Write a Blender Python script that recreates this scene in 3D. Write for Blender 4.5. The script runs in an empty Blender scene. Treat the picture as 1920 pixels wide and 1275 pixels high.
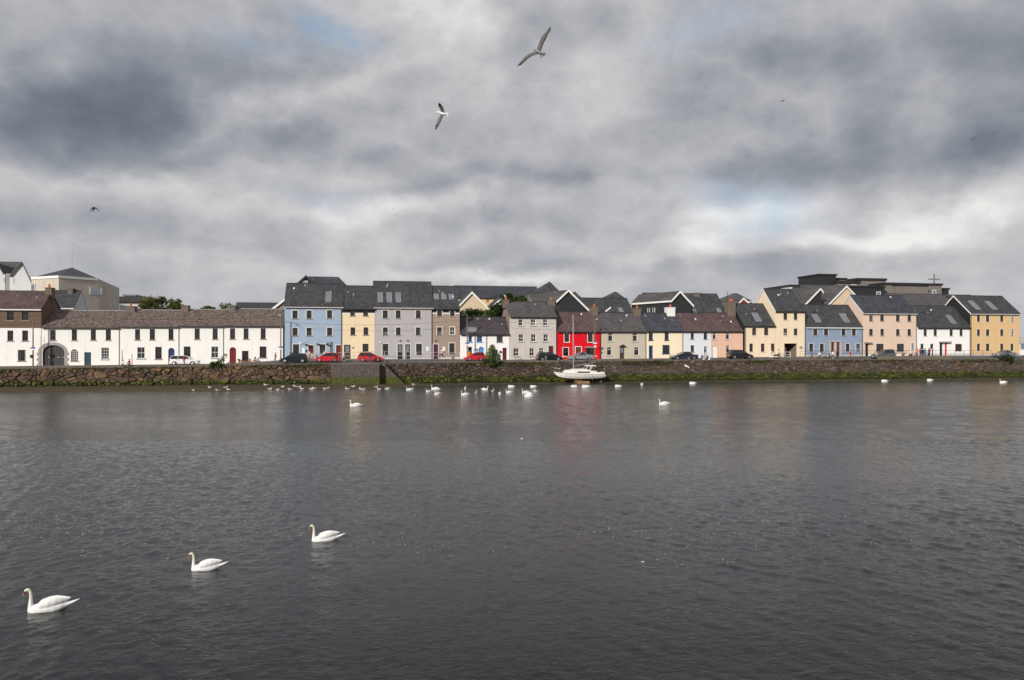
import bpy, bmesh, math, random
from mathutils import Vector, Matrix
R = math.radians
random.seed(7)
scene = bpy.context.scene
COL = scene.collection

# ------------------------------------------------------------------ frame of the place
CAMH, HZ, F = 6.0, 646.0, 1440.0      # eye height over the water, horizon row, focal length (photo pixels)
A0 = Vector((-960/12.5, F/12.5)); B0 = Vector((940/9.6, F/9.6))
ALPHA = math.atan2(B0.y-A0.y, B0.x-A0.x)
TX, TY = math.cos(ALPHA), math.sin(ALPHA); NX, NY = -TY, TX
VW = -9.5                              # the quay face, metres in front of the house fronts
def U(px, v=0.0):
    k = (px-960)/F
    return (k*(A0.y+v*NY)-A0.x-v*NX)/(TX-k*TY)
def W(u, v, z=0.0): return Vector((A0.x+u*TX+v*NX, A0.y+u*TY+v*NY, z))
def Zp(px, py, v=0.0):
    return CAMH-(py-HZ)*W(U(px, v), v).y/F
def interp(tab, x):
    if x <= tab[0][0]: return tab[0][1]
    for (a, b), (c, d) in zip(tab, tab[1:]):
        if x <= c: return b+(d-b)*(x-a)/(c-a)
    return tab[-1][1]
BASE = [(0,687),(430,682),(540,674.5),(640,673),(860,673.5),(955,675),(1045,674),(1212,672.5),(1400,670),(1510,669),(1720,667.5),(1920,667)]
TOPW = [(0,692),(300,688),(500,684.5),(700,681.5),(1000,679),(1200,676.5),(1400,675.5),(1700,674.5),(1920,673.5)]
ZF = [(U(x), Zp(x, y)) for x, y in BASE]
ZW = [(U(x, VW), Zp(x, y, VW)) for x, y in TOPW]
def gz(u, v):
    zf, zw = interp(ZF, u), interp(ZW, u)
    if v >= 0: return zf
    t = min(1, -v/-VW)
    return zf+(zw-zf)*t
def ground_v(px, py, lo=VW+0.3, hi=-0.5):
    f = lambda v: HZ+(CAMH-gz(U(px, v), v))*F/W(U(px, v), v).y
    if f(lo) < py: return lo
    if f(hi) > py: return hi
    for _ in range(30):
        m = (lo+hi)/2
        if f(m) > py: lo = m
        else: hi = m
    return lo
TILE = dict(A=(0,480,4.904), B=(260,480,4.904), C=(500,500,5.3125), D=(680,500,5.3125), E=(840,500,5.3125), F=(1020,500,5.3125),
            G=(1180,500,5.3125), H=(1360,500,5.3125), I=(1480,500,5.3125), J=(1680,500,5.3125))
def tp(t, x, y):
    if t is None: return x, y
    a, b, s = TILE[t]; return a+x/s, b+y/s

# ------------------------------------------------------------------ object helpers
def tag(o, label=None, cat=None, group=None, kind=None):
    if label: o['label'] = label
    if cat: o['category'] = cat
    if group: o['group'] = group
    if kind: o['kind'] = kind
    return o
def empty(name, loc, rz=None, label=None, cat=None, group=None):
    o = bpy.data.objects.new(name, None); COL.objects.link(o)
    o.empty_display_size = 0.3
    o.location = loc; o.rotation_euler = (0, 0, ALPHA if rz is None else rz)
    return tag(o, label, cat, group)
class MB:
    def __init__(s): s.v = []; s.f = []; s.m = []
    def vs(s, pts):
        i = len(s.v); s.v += [tuple(p) for p in pts]; return i
    def poly(s, pts, m=0):
        i = s.vs(pts); s.f.append(tuple(range(i, i+len(pts)))); s.m.append(m); return s
    def box(s, x0, x1, y0, y1, z0, z1, m=0):
        i = s.vs([(x0,y0,z0),(x1,y0,z0),(x1,y1,z0),(x0,y1,z0),(x0,y0,z1),(x1,y0,z1),(x1,y1,z1),(x0,y1,z1)])
        for q in ((0,3,2,1),(4,5,6,7),(0,1,5,4),(1,2,6,5),(2,3,7,6),(3,0,4,7)):
            s.f.append(tuple(i+k for k in q)); s.m.append(m)
        return s
    def ext(s, pts, d, m=0):          # polygon extruded by vector d
        n = len(pts); d = Vector(d); i = s.vs(pts); s.vs([Vector(p)+d for p in pts])
        s.f.append(tuple(range(i, i+n))[::-1]); s.m.append(m)
        s.f.append(tuple(range(i+n, i+2*n))); s.m.append(m)
        for k in range(n):
            l = (k+1) % n; s.f.append((i+k, i+l, i+n+l, i+n+k)); s.m.append(m)
        return s
    def rings(s, rs, m=0, cap=True, ms=None):
        n = len(rs[0]); base = [s.vs(r) for r in rs]
        for a in range(len(rs)-1):
            mm = ms[a] if ms else m
            for k in range(n):
                l = (k+1) % n
                s.f.append((base[a]+k, base[a]+l, base[a+1]+l, base[a+1]+k)); s.m.append(mm)
        if cap:
            s.f.append(tuple(base[0]+k for k in range(n))[::-1]); s.m.append(ms[0] if ms else m)
            s.f.append(tuple(base[-1]+k for k in range(n))); s.m.append(ms[-1] if ms else m)
        return s
    def tube(s, pts, rad, n=8, m=0, sy=1.0):
        pts = [Vector(p) for p in pts]
        if not isinstance(rad, (list, tuple)): rad = [rad]*len(pts)
        rs = []; ref = Vector((0, 1, 0))
        for i, p in enumerate(pts):
            d = (pts[min(i+1, len(pts)-1)]-pts[max(i-1, 0)]).normalized()
            if abs(d.dot(ref)) > .95: ref = Vector((1, 0, 0))
            a = d.cross(ref).normalized(); b = d.cross(a).normalized()
            rs.append([p+a*math.cos(t)*rad[i]+b*math.sin(t)*rad[i]*sy for t in [2*math.pi*k/n for k in range(n)]])
        return s.rings(rs, m)
    def build(s, name, mats, parent=None, smooth=False, bevel=0, fix=True):
        me = bpy.data.meshes.new(name); me.from_pydata(s.v, [], s.f)
        if not isinstance(mats, (list, tuple)): mats = [mats]
        for k in mats: me.materials.append(k)
        me.polygons.foreach_set('material_index', s.m)
        if smooth: me.polygons.foreach_set('use_smooth', [True]*len(me.polygons))
        if fix:
            bm = bmesh.new(); bm.from_mesh(me); bmesh.ops.recalc_face_normals(bm, faces=bm.faces); bm.to_mesh(me); bm.free()
        me.update()
        o = bpy.data.objects.new(name, me); COL.objects.link(o)
        if parent: o.parent = parent
        if bevel:
            b = o.modifiers.new('bevel', 'BEVEL'); b.width = bevel; b.segments = 2; b.limit_method = 'ANGLE'
        return o

# ------------------------------------------------------------------ materials
MC = {}
def nodes(name):
    m = bpy.data.materials.new(name); m.use_nodes = True
    nt = m.node_tree; return m, nt, nt.nodes['Principled BSDF']
def N(nt, t, **kw):
    n = nt.nodes.new(t)
    for k, v in kw.items():
        if k in n.inputs: n.inputs[k].default_value = v
        else: setattr(n, k, v)
    return n
def ramp(nt, stops, interp_='LINEAR'):
    r = nt.nodes.new('ShaderNodeValToRGB'); e = r.color_ramp.elements; r.color_ramp.interpolation = interp_
    while len(e) < len(stops): e.new(0.5)
    for k, (p, c) in enumerate(stops):
        e[k].position = p; e[k].color = (*c, 1) if len(c) == 3 else c
    return r
def mth(nt, op, a, b=None, c=None, clamp=False):
    n = nt.nodes.new('ShaderNodeMath'); n.operation = op; n.use_clamp = clamp
    for i, x in enumerate((a, b, c)):
        if x is None: continue
        if isinstance(x, (int, float)): n.inputs[i].default_value = x
        else: nt.links.new(x, n.inputs[i])
    return n.outputs[0]
def mixc(nt, f, a, b, blend='MIX'):
    n = nt.nodes.new('ShaderNodeMix'); n.data_type = 'RGBA'; n.blend_type = blend
    for s, x in ((n.inputs[0], f), (n.inputs[6], a), (n.inputs[7], b)):
        if isinstance(x, (int, float)): s.default_value = x
        elif isinstance(x, tuple): s.default_value = (*x, 1)
        else: nt.links.new(x, s)
    return n.outputs[2]
def plain(name, c, rough=.6, metal=0, noise=.12, scale=3.0, spec=.5, coat=0):
    if name in MC: return MC[name]
    m, nt, b = nodes(name); b.inputs['Roughness'].default_value = rough; b.inputs['Metallic'].default_value = metal
    b.inputs['Specular IOR Level'].default_value = spec
    if coat: b.inputs['Coat Weight'].default_value = coat
    tc = N(nt, 'ShaderNodeTexCoord'); no = N(nt, 'ShaderNodeTexNoise', Scale=scale, Detail=4.0)
    nt.links.new(tc.outputs['Object'], no.inputs['Vector'])
    lo = tuple(max(0, x*(1-noise)) for x in c); hi = tuple(min(1, x*(1+noise)) for x in c)
    nt.links.new(mixc(nt, no.outputs['Fac'], lo, hi), b.inputs['Base Color'])
    MC[name] = m; return m
def render_wall(name, c, dirt=.25, bump=.25):
    """painted render: faint patchiness, rain streaks, dirt splashed near the ground"""
    if name in MC: return MC[name]
    m, nt, b = nodes(name); b.inputs['Roughness'].default_value = .85; b.inputs['Specular IOR Level'].default_value = .2
    tc = N(nt, 'ShaderNodeTexCoord')
    n1 = N(nt, 'ShaderNodeTexNoise', Scale=.55, Detail=5.0, Roughness=.6); nt.links.new(tc.outputs['Object'], n1.inputs['Vector'])
    mp = N(nt, 'ShaderNodeMapping'); mp.inputs['Scale'].default_value = (3.1, 3.1, .2); nt.links.new(tc.outputs['Object'], mp.inputs['Vector'])
    n2 = N(nt, 'ShaderNodeTexNoise', Scale=1.0, Detail=4.0); nt.links.new(mp.outputs[0], n2.inputs['Vector'])
    n3 = N(nt, 'ShaderNodeTexNoise', Scale=9.0, Detail=3.0); nt.links.new(tc.outputs['Object'], n3.inputs['Vector'])
    r1 = ramp(nt, [(.35, (0, 0, 0)), (.75, (1, 1, 1))]); nt.links.new(n1.outputs['Fac'], r1.inputs[0])
    r2 = ramp(nt, [(.52, (0, 0, 0)), (.8, (1, 1, 1))]); nt.links.new(n2.outputs['Fac'], r2.inputs[0])
    grime = tuple(x*.62+.02 for x in c)
    a = mixc(nt, mth(nt, 'MULTIPLY', r1.outputs[0], dirt), c, grime)
    a = mixc(nt, mth(nt, 'MULTIPLY', r2.outputs[0], dirt*1.1), a, tuple(x*.5+.03 for x in c))
    nt.links.new(a, b.inputs['Base Color'])
    bp = N(nt, 'ShaderNodeBump', Strength=bump, Distance=.03); nt.links.new(n3.outputs['Fac'], bp.inputs['Height']); nt.links.new(bp.outputs[0], b.inputs['Normal'])
    MC[name] = m; return m
def slate(name, c, var=.35, moss=0.0, row=.22, patch=.25):
    if name in MC: return MC[name]
    m, nt, b = nodes(name); b.inputs['Roughness'].default_value = .72; b.inputs['Specular IOR Level'].default_value = .3
    tc = N(nt, 'ShaderNodeTexCoord'); mp = N(nt, 'ShaderNodeVectorMath'); sp = N(nt, 'ShaderNodeSeparateXYZ'); cb = N(nt, 'ShaderNodeCombineXYZ')
    nt.links.new(tc.outputs['Object'], sp.inputs[0]); nt.links.new(sp.outputs[0], cb.inputs[0]); nt.links.new(sp.outputs[2], cb.inputs[1])
    nt.links.new(sp.outputs[1], cb.inputs[2])
    br = nt.nodes.new('ShaderNodeTexBrick'); br.inputs['Scale'].default_value = 1
    br.inputs['Brick Width'].default_value = .42; br.inputs['Row Height'].default_value = row; br.inputs['Mortar Size'].default_value = .015
    br.inputs['Color1'].default_value = (*[x*(1-var) for x in c], 1); br.inputs['Color2'].default_value = (*[min(1, x*(1+var)) for x in c], 1)
    br.inputs['Mortar'].default_value = (*[x*.45 for x in c], 1); br.offset = .5
    nt.links.new(cb.outputs[0], br.inputs['Vector'])
    n1 = N(nt, 'ShaderNodeTexNoise', Scale=.5, Detail=6.0, Roughness=.65); nt.links.new(tc.outputs['Object'], n1.inputs['Vector'])
    r1 = ramp(nt, [(.35, (0, 0, 0)), (.7, (1, 1, 1))]); nt.links.new(n1.outputs['Fac'], r1.inputs[0])
    col = mixc(nt, mth(nt, 'MULTIPLY', r1.outputs[0], patch), br.outputs['Color'], tuple(min(1, x*1.8+.02) for x in c))
    if moss:
        n2 = N(nt, 'ShaderNodeTexNoise', Scale=3.2, Detail=5.0, Roughness=.7); nt.links.new(tc.outputs['Object'], n2.inputs['Vector'])
        r2 = ramp(nt, [(.46, (0, 0, 0)), (.56, (1, 1, 1))]); nt.links.new(n2.outputs['Fac'], r2.inputs[0])
        col = mixc(nt, mth(nt, 'MULTIPLY', r2.outputs[0], moss), col, (.25, .2, .17))
    nt.links.new(col, b.inputs['Base Color'])
    bp = N(nt, 'ShaderNodeBump', Strength=.5, Distance=.03); nt.links.new(br.outputs['Fac'], bp.inputs['Height']); bp.invert = True
    nt.links.new(bp.outputs[0], b.inputs['Normal'])
    MC[name] = m; return m
def glass_mat():
    m, nt, b = nodes('window_glass'); nt.nodes.remove(b); out = nt.nodes['Material Output']
    t = N(nt, 'ShaderNodeBsdfTransparent', Color=(.62, .66, .66, 1)); g = N(nt, 'ShaderNodeBsdfGlossy', Roughness=.03)
    g.inputs['Color'].default_value = (.9, .9, .9, 1)
    fr = N(nt, 'ShaderNodeFresnel', IOR=1.6); mx = N(nt, 'ShaderNodeMixShader')
    tc = N(nt, 'ShaderNodeTexCoord'); no = N(nt, 'ShaderNodeTexNoise', Scale=1.3); nt.links.new(tc.outputs['Object'], no.inputs['Vector'])
    bp = N(nt, 'ShaderNodeBump', Strength=.06, Distance=.05); nt.links.new(no.outputs['Fac'], bp.inputs['Height']); nt.links.new(bp.outputs[0], g.inputs['Normal'])
    nt.links.new(mth(nt, 'ADD', fr.outputs[0], .04), mx.inputs[0]); nt.links.new(t.outputs[0], mx.inputs[1]); nt.links.new(g.outputs[0], mx.inputs[2])
    nt.links.new(mx.outputs[0], out.inputs[0]); return m
GLASS = glass_mat()
SKYGLASS = plain('roof_window_glass', (.30, .34, .38), .08, .75, .15, 1, spec=1.0, coat=1.0)
WHITE = plain('white_paint', (.78, .78, .76), .45, noise=.05)
CREAMTRIM = plain('pale_trim', (.66, .63, .58), .6, noise=.06)
STONE = plain('sill_stone', (.30, .27, .24), .85, noise=.2)
GREYSTONE = plain('dressed_grey_stone', (.33, .30, .29), .85, noise=.3, scale=2.2)
DARKFRAME = plain('dark_brown_timber', (.055, .035, .028), .5)
MAROON = plain('maroon_timber', (.10, .012, .012), .45)
REDDOOR = plain('red_door_paint', (.17, .010, .015), .4)
BLUEP = plain('royal_blue_paint', (.015, .035, .13), .4)
SKYBLUEP = plain('sky_blue_paint', (.10, .30, .62), .4)
TEAL = plain('teal_paint', (.012, .05, .075), .4)
PURPLE = plain('purple_paint', (.10, .012, .06), .4)
BROWNDOOR = plain('brown_door_timber', (.13, .05, .018), .45)
BLACK = plain('black_paint', (.012, .012, .013), .4)
DARKGATE = plain('dark_gate_boards', (.035, .032, .032), .6)
CURTAIN = plain('net_curtain', (.6, .58, .54), .9, noise=.15, scale=8)
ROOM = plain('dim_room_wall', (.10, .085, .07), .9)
TERRA = plain('terracotta', (.45, .13, .045), .8, noise=.2)
CHIM = render_wall('chimney_render', (.17, .135, .11), .6, .5)
METAL = plain('galvanised_metal', (.38, .39, .40), .4, .7)
DARKMETAL = plain('dark_metal', (.03, .03, .032), .45, .3)
WOODPOLE = plain('weathered_pole_timber', (.17, .13, .10), .8, noise=.3)
LEAD = plain('lead_flashing', (.28, .28, .30), .6)
SL_DARK = slate('dark_slate', (.046, .047, .052), .42, patch=.32)
SL_BLUE = slate('blue_black_slate', (.042, .046, .058), .42, patch=.38)
SL_OLD = slate('weathered_brown_slate', (.075, .056, .048), .45, moss=.62, row=.25)
SL_PURP = slate('purple_slate', (.085, .055, .055), .35, patch=.35)
SL_PLUM = slate('dark_plum_slate', (.058, .048, .055), .3, patch=.25)
SL_GREY = slate('grey_slate', (.075, .07, .072), .3, patch=.3)
SL_BACK = slate('plain_grey_roof', (.055, .057, .062), .15, patch=.12)
CLAD = slate('hung_slate_cladding', (.03, .031, .034), .2, patch=.1)
# ------------------------------------------------------------------ houses
HOUSES = {}
def gutter_pipe(mb, x, z0, z1, r=.05): mb.tube([(x, -.08, z0), (x, -.08, z1)], r, 6)
def add_window(root, x0, x1, z0, z1, frame, trim=None, style='sash', sill=STONE, rec=.14, tw=.13, curtain=None, sillw=.14, rnd=random):
    """a window part: pane, with frame, sill, surround and curtain as sub-parts. x right, y into the wall, z up"""
    w = x1-x0; h = z1-z0
    g = MB(); g.poly([(x0, rec, z0), (x1, rec, z0), (x1, rec, z1), (x0, rec, z1)])
    pane = g.build('window', GLASS, root)
    f = MB(); t = min(.07, w*.11); a, b = rec-.045, rec+.03
    f.box(x0, x0+t, a, b, z0, z1); f.box(x1-t, x1, a, b, z0, z1)
    f.box(x0+t, x1-t, a, b, z0, z0+t*1.2); f.box(x0+t, x1-t, a, b, z1-t, z1)
    if style == 'sash':
        f.box(x0+t, x1-t, a, b-.01, (z0+z1)/2-.03, (z0+z1)/2+.03)
        if w > .75: f.box((x0+x1)/2-.018, (x0+x1)/2+.018, a+.01, b-.01, z0+t, z1-t)
    elif style == 'grid':
        for k in (1, 2): f.box(x0+w*k/3-.018, x0+w*k/3+.018, a+.01, b-.01, z0+t, z1-t)
        for k in (1, 2, 3): f.box(x0+t, x1-t, a+.004, b-.014, z0+h*k/4-.018, z0+h*k/4+.018)
    elif style == 'cross':
        f.box((x0+x1)/2-.025, (x0+x1)/2+.025, a+.01, b-.01, z0+t, z1-t); f.box(x0+t, x1-t, a, b-.01, z0+h*.66, z0+h*.66+.05)
    elif style == 'top':
        f.box(x0+t, x1-t, a, b-.01, z0+h*.72, z0+h*.72+.06)
    f.build('frame', frame, pane)
    s = MB(); s.box(x0-.12, x1+.12, -.09, rec-.05, z0-sillw, z0-.002); s.build('sill', sill, pane)
    if trim:
        q = MB(); q.box(x0-tw, x0-.002, -.025, .03, z0-.001, z1+tw); q.box(x1+.002, x1+tw, -.025, .03, z0-.001, z1+tw); q.box(x0-.002, x1+.002, -.025, .03, z1+.002, z1+tw)
        q.build('surround', trim, pane)
    if curtain is None: curtain = rnd.choice(['none', 'sides', 'half', 'none', 'blind', 'sides'])
    y = rec+.12
    if curtain != 'none':
        c = MB()
        def folds(a0, a1, zb, zt):
            n = 6
            for k in range(n):
                p0 = a0+(a1-a0)*k/n; p1 = a0+(a1-a0)*(k+1)/n
                c.poly([(p0, y+.03*(k % 2), zb), (p1, y+.03*((k+1) % 2), zb), (p1, y+.03*((k+1) % 2), zt), (p0, y+.03*(k % 2), zt)])
        if curtain == 'sides': folds(x0, x0+w*.24, z0, z1); folds(x1-w*.24, x1, z0, z1)
        elif curtain == 'half': folds(x0, x1, z0, z0+h*.48)
        elif curtain == 'blind': folds(x0, x1, z0+h*rnd.uniform(.6, .85), z1)
        elif curtain == 'full': folds(x0, x1, z0, z1)
        c.build('curtain', CURTAIN, pane)
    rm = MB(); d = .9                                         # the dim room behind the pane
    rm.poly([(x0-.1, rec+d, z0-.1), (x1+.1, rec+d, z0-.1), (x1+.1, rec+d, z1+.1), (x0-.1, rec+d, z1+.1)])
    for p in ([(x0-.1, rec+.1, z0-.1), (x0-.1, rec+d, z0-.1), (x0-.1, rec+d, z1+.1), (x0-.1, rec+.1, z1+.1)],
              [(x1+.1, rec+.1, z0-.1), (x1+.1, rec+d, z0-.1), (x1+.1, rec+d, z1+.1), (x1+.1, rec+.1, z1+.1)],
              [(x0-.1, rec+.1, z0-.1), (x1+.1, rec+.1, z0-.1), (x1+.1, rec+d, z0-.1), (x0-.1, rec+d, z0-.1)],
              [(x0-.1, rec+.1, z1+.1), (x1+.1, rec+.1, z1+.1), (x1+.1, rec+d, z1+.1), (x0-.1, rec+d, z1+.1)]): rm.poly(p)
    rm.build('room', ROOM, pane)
    return pane
def arch_pts(x0, x1, zs, rise, n=12, y=0.0):
    cx = (x0+x1)/2; hw = (x1-x0)/2
    return [(cx-hw*math.cos(math.pi*k/n), y, zs+rise*math.sin(math.pi*k/n)) for k in range(n+1)]
def add_door(root, x0, x1, z0, z1, m, trim=None, glazed=False, rec=.16, arch=False, tw=.12, fan=True, knob=True, arch_rise=None):
    g = MB(); top = z1
    if arch:
        rise = arch_rise or (x1-x0)/2; top = z1-rise
        pts = [(x0, rec, z0)]+[(p[0], rec, p[2]) for p in arch_pts(x0, x1, top, rise)]+[(x1, rec, z0)]
        g.ext(pts, (0, .05, 0))
    else: g.box(x0, x1, rec, rec+.05, z0, z1)
    w = x1-x0; h = top-z0
    for (a, b) in ((.12, .44), (.56, .88)):
        for (c, d) in ((.08, .4), (.47, .93)): g.box(x0+w*a, x0+w*b, rec-.018, rec+.002, z0+h*c, z0+h*d)
    o = g.build('door', m, root)
    if glazed: MB().box(x0+w*.2, x0+w*.8, rec-.03, rec-.02, z0+h*.5, z0+h*.92).build('glazing', SKYGLASS, o)
    if arch:
        n = 12; q = MB()
        ring = [(p[0], rec-.03, p[2]) for p in arch_pts(x0+.03, x1-.03, top, rise-.03)]
        q.tube(ring, .03, 6); q.box(x0, x1, rec-.05, rec-.02, top-.03, top+.03)
        for k in (1, 2, 3): 
            t = math.pi*k/4; q.tube([((x0+x1)/2, rec-.03, top), ((x0+x1)/2-(w/2-.04)*math.cos(t), rec-.03, top+(rise-.04)*math.sin(t))], .014, 5)
        q.build('fanlight_frame', m, o)
    if knob: MB().tube([(x1-w*.14, rec-.09, z0+h*.47), (x1-w*.14, rec-.02, z0+h*.47)], [.035, .025], 8).build('handle', METAL, o)
    if trim:
        q = MB(); q.box(x0-tw, x0-.002, -.03, .03, z0, z1+tw); q.box(x1+.002, x1+tw, -.03, .03, z0, z1+tw); q.box(x0-.002, x1+.002, -.03, .03, z1+.002, z1+tw)
        q.build('surround', trim, o)
    return o
def wall_front(mb, w, z0, z1, holes, bands, t=.25):
    """front wall as cells with real openings and reveals; bands = [(z from which upward, slot)]"""
    xs = sorted({0.0, w, *[h[0] for h in holes], *[h[1] for h in holes]})
    zs = sorted({z0, z1, *[h[2] for h in holes], *[h[3] for h in holes], *[b[0] for b in bands if z0 < b[0] < z1]})
    def slot(z):
        s = 0
        for b in bands:
            if z > b[0]: s = b[1]
        return s
    for a, b in zip(xs, xs[1:]):
        for c, d in zip(zs, zs[1:]):
            mx, mz = (a+b)/2, (c+d)/2
            if any(h[0] < mx < h[1] and h[2] < mz < h[3] for h in holes): continue
            mb.poly([(a, 0, c), (b, 0, c), (b, 0, d), (a, 0, d)], slot(mz))
    for h in holes:
        a, b, c, d = h[:4]; s = slot((c+d)/2)
        mb.poly([(a, 0, c), (a, t, c), (a, t, d), (a, 0, d)], s); mb.poly([(b, 0, c), (b, 0, d), (b, t, d), (b, t, c)], s)
        mb.poly([(a, 0, c), (b, 0, c), (b, t, c), (a, t, c)], s); mb.poly([(a, 0, d), (a, t, d), (b, t, d), (b, 0, d)], s)
def spandrel(mb, x0, x1, z1, rise, s=0, t=.25):
    zs = z1-rise; pts = arch_pts(x0, x1, zs, rise)
    n = len(pts)
    for a, b in zip(pts, pts[1:]):
        mb.poly([(a[0], 0, a[2]), (b[0], 0, b[2]), (b[0], 0, z1), (a[0], 0, z1)], s)
        mb.poly([(a[0], 0, a[2]), (a[0], t, a[2]), (b[0], t, b[2]), (b[0], 0, b[2])], s)
def chimney(roof, x, w, zb, zt, vr, d=1.5, m=None, pots=2, potc=None, cap=True):
    m = m or CHIM
    c = MB(); c.box(x-w/2, x+w/2, vr-d/2, vr+d/2, zb, zt-.12)
    if cap: c.box(x-w/2-.07, x+w/2+.07, vr-d/2-.07, vr+d/2+.07, zt-.12, zt)
    o = c.build('chimney', m, roof, bevel=.02)
    p = MB()
    for k in range(pots):
        px = x+(k-(pots-1)/2)*min(.42, w/max(1, pots))
        p.tube([(px, vr-.3, zt), (px, vr-.3, zt+.1), (px, vr-.3, zt+.5), (px, vr-.3, zt+.55)], [.21, .18, .15, .18], 8)
    if pots: p.build('chimney_pot', potc or TERRA, roof)
    return o
def house(name, label, tile, x0, x1, eave, ridge, wallm, roofm, wins=(), doors=(), base=None, v0=0.0, vr=4.1, cat='house', frame=DARKFRAME, trim=None,
          sill=STONE, style='sash', bands=(), skylights=(), chims=(), gable_l=None, gable_r=None, fascia=DARKMETAL, ovl=0.0, ovr=0.0, eo=.28, pipe=None,
          barge=None, group=None, zb=None, gwins=(), fromleft=False, tw=.13):
    """a two-pitched house, ridge along the street; all sizes read from where it stands on the street line"""
    random.seed(int(x0*7+eave))
    u0, u1 = U(x0, v0), U(x1, v0); cx = (x0+x1)/2
    cxe = max(0, min(1920, cx))
    z0 = gz(u0, 0) if zb is None else zb
    zlow = min(gz(u0, 0), gz(u1, 0))-.5 if zb is None else zb-1
    ze = Zp(cxe, eave, v0)-z0; zr = Zp(cxe, ridge, v0+vr)-z0; w = u1-u0-.02
    root = empty(name, W(u0+.01, v0, z0), None, label, cat, group)
    X = lambda px: U(px, v0)-u0-.01
    Zl = lambda px, py: Zp(px, py, v0)-z0
    holes = []; wl = []; dl = []
    for q in wins:
        t = q[5] if len(q) > 5 and q[5] else {}
        tt = q[4] if len(q) > 4 and q[4] else tile
        a = tp(tt, q[0], q[1]); b = tp(tt, q[2], q[3])
        r = [max(.12, X(a[0])), min(w-.12, X(b[0])), Zl((a[0]+b[0])/2, b[1]), Zl((a[0]+b[0])/2, a[1])]
        holes.append(r); wl.append((r, t))
    for q in doors:
        tt = q.get('tile', tile); a = tp(tt, q['r'][0], q['r'][1]); b = tp(tt, q['r'][2], q['r'][3])
        xa, xb = max(.1, X(a[0])), min(w-.1, X(b[0]))
        zg = min(gz(u0+xa, 0), gz(u0+xb, 0))-z0+.02
        r = [xa, xb, zg, Zl((a[0]+b[0])/2, a[1])]; holes.append(r); dl.append((r, q))
    wm = MB(); bz = [(Zl(cxe, y) if y > 0 else zlow-z0, s) for y, s in bands]
    bz.sort()
    wall_front(wm, w, zlow-z0, ze, holes, bz)
    mats = wallm if isinstance(wallm, list) else [wallm]
    top = bz[-1][1] if bz else 0
    D = 2*vr; gl = len(mats); mats = mats+[gable_l or mats[top], gable_r or mats[top]]
    zb_ = zlow-z0
    wm.poly([(0, 0, zb_), (0, 0, ze), (0, vr, zr-.06), (0, D, ze), (0, D, zb_)], gl)
    wm.poly([(w, 0, zb_), (w, D, zb_), (w, D, ze), (w, vr, zr-.06), (w, 0, ze)], gl+1)
    wm.poly([(0, D, zb_), (0, D, ze), (w, D, ze), (w, D, zb_)], top)
    for r, q in dl:
        if q.get('arch'): spandrel(wm, r[0], r[1], r[3], q.get('rise', (r[1]-r[0])/2), 0)
    for r, t in wl:
        if t.get('arch'): spandrel(wm, r[0], r[1], r[3], (r[1]-r[0])/2, 0)
    wall = wm.build('wall', mats, root, fix=False)
    # roof: two slabs meeting at the ridge
    th = .14; k = (zr-ze)/vr; yo = -eo; zo = ze-eo*k
    rf = MB()
    a, b = -ovl, w+ovr
    rf.ext([(a, yo, zo+.02), (a, vr, zr+.02), (a, vr, zr+.02+th), (a, yo, zo+.02+th)], (b-a, 0, 0))
    rf.ext([(a, vr+.002, zr+.02), (a, D-yo, zo+.02), (a, D-yo, zo+.02+th), (a, vr+.002, zr+.02+th)], (b-a, 0, 0))
    roof = rf.build('roof', roofm, root)
    rr = MB(); rr.tube([(a, vr, zr+th+.03), (b, vr, zr+th+.03)], .07, 6); rr.build('ridge_cap', LEAD if roofm in (SL_OLD,) else DARKMETAL, roof)
    gt = MB(); gt.box(a+.005, b-.005, yo-.1, yo-.003, zo-.06, zo+.1); gt.build('gutter', fascia, roof)
    sf = MB(); sf.box(.01, w-.01, -.06, -.003, ze-.22, ze-.03-(.0)); sf.build('fascia_board', fascia if fascia is not DARKMETAL else mats[top], roof)
    if barge:
        for side in barge:
            xx = a-.03 if side == 'l' else b+.005
            q = MB()
            q.ext([(xx, yo, zo-.12), (xx, vr, zr-.12), (xx, vr, zr+th+.06), (xx, yo, zo+th+.06)], (.025, 0, 0))
            q.ext([(xx, vr, zr-.12), (xx, D-yo, zo-.12), (xx, D-yo, zo+th+.06), (xx, vr, zr+th+.06)], (.025, 0, 0))
            q.build('barge_board', WHITE, roof)
    def roofpt(px, py):
        lo, hi = -1.0, vr+1
        f = lambda v: (Zp(px, py, v0+v)-z0)-(ze+k*v+th)
        for _ in range(40):
            m_ = (lo+hi)/2
            if f(m_) > 0: lo = m_
            else: hi = m_
        return U(px, v0+lo)-u0-.01, lo, ze+k*lo+th
    for q in skylights:
        tt = q[4] if len(q) > 4 else tile
        a_ = tp(tt, q[0], q[1]); b_ = tp(tt, q[2], q[3]); cxx = (a_[0]+b_[0])/2
        p0 = roofpt(cxx, b_[1]); p1 = roofpt(cxx, a_[1]); ww = q[5] if len(q) > 5 else max(.7, (b_[0]-a_[0])/11.5*.8)
        xc = (p0[0]+p1[0])/2; m_ = MB(); f_ = MB()
        nrm = Vector((0, -k, 1)).normalized()
        def pt(x, p, d): return Vector((x, p[1], p[2]+.03))+nrm*d
        def slab(mb, xa, xb, pa, pb, d0, d1):
            mb.ext([pt(xa, pa, d0), pt(xb, pa, d0), pt(xb, pb, d0), pt(xa, pb, d0)], nrm*(d1-d0))
        slab(m_, xc-ww/2, xc+ww/2, p0, p1, 0, .07); g_ = m_.build('skylight', SKYGLASS, roof)
        slab(f_, xc-ww/2-.07, xc-ww/2, p0, p1, -.02, .1); slab(f_, xc+ww/2, xc+ww/2+.07, p0, p1, -.02, .1)
        e = .06
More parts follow.
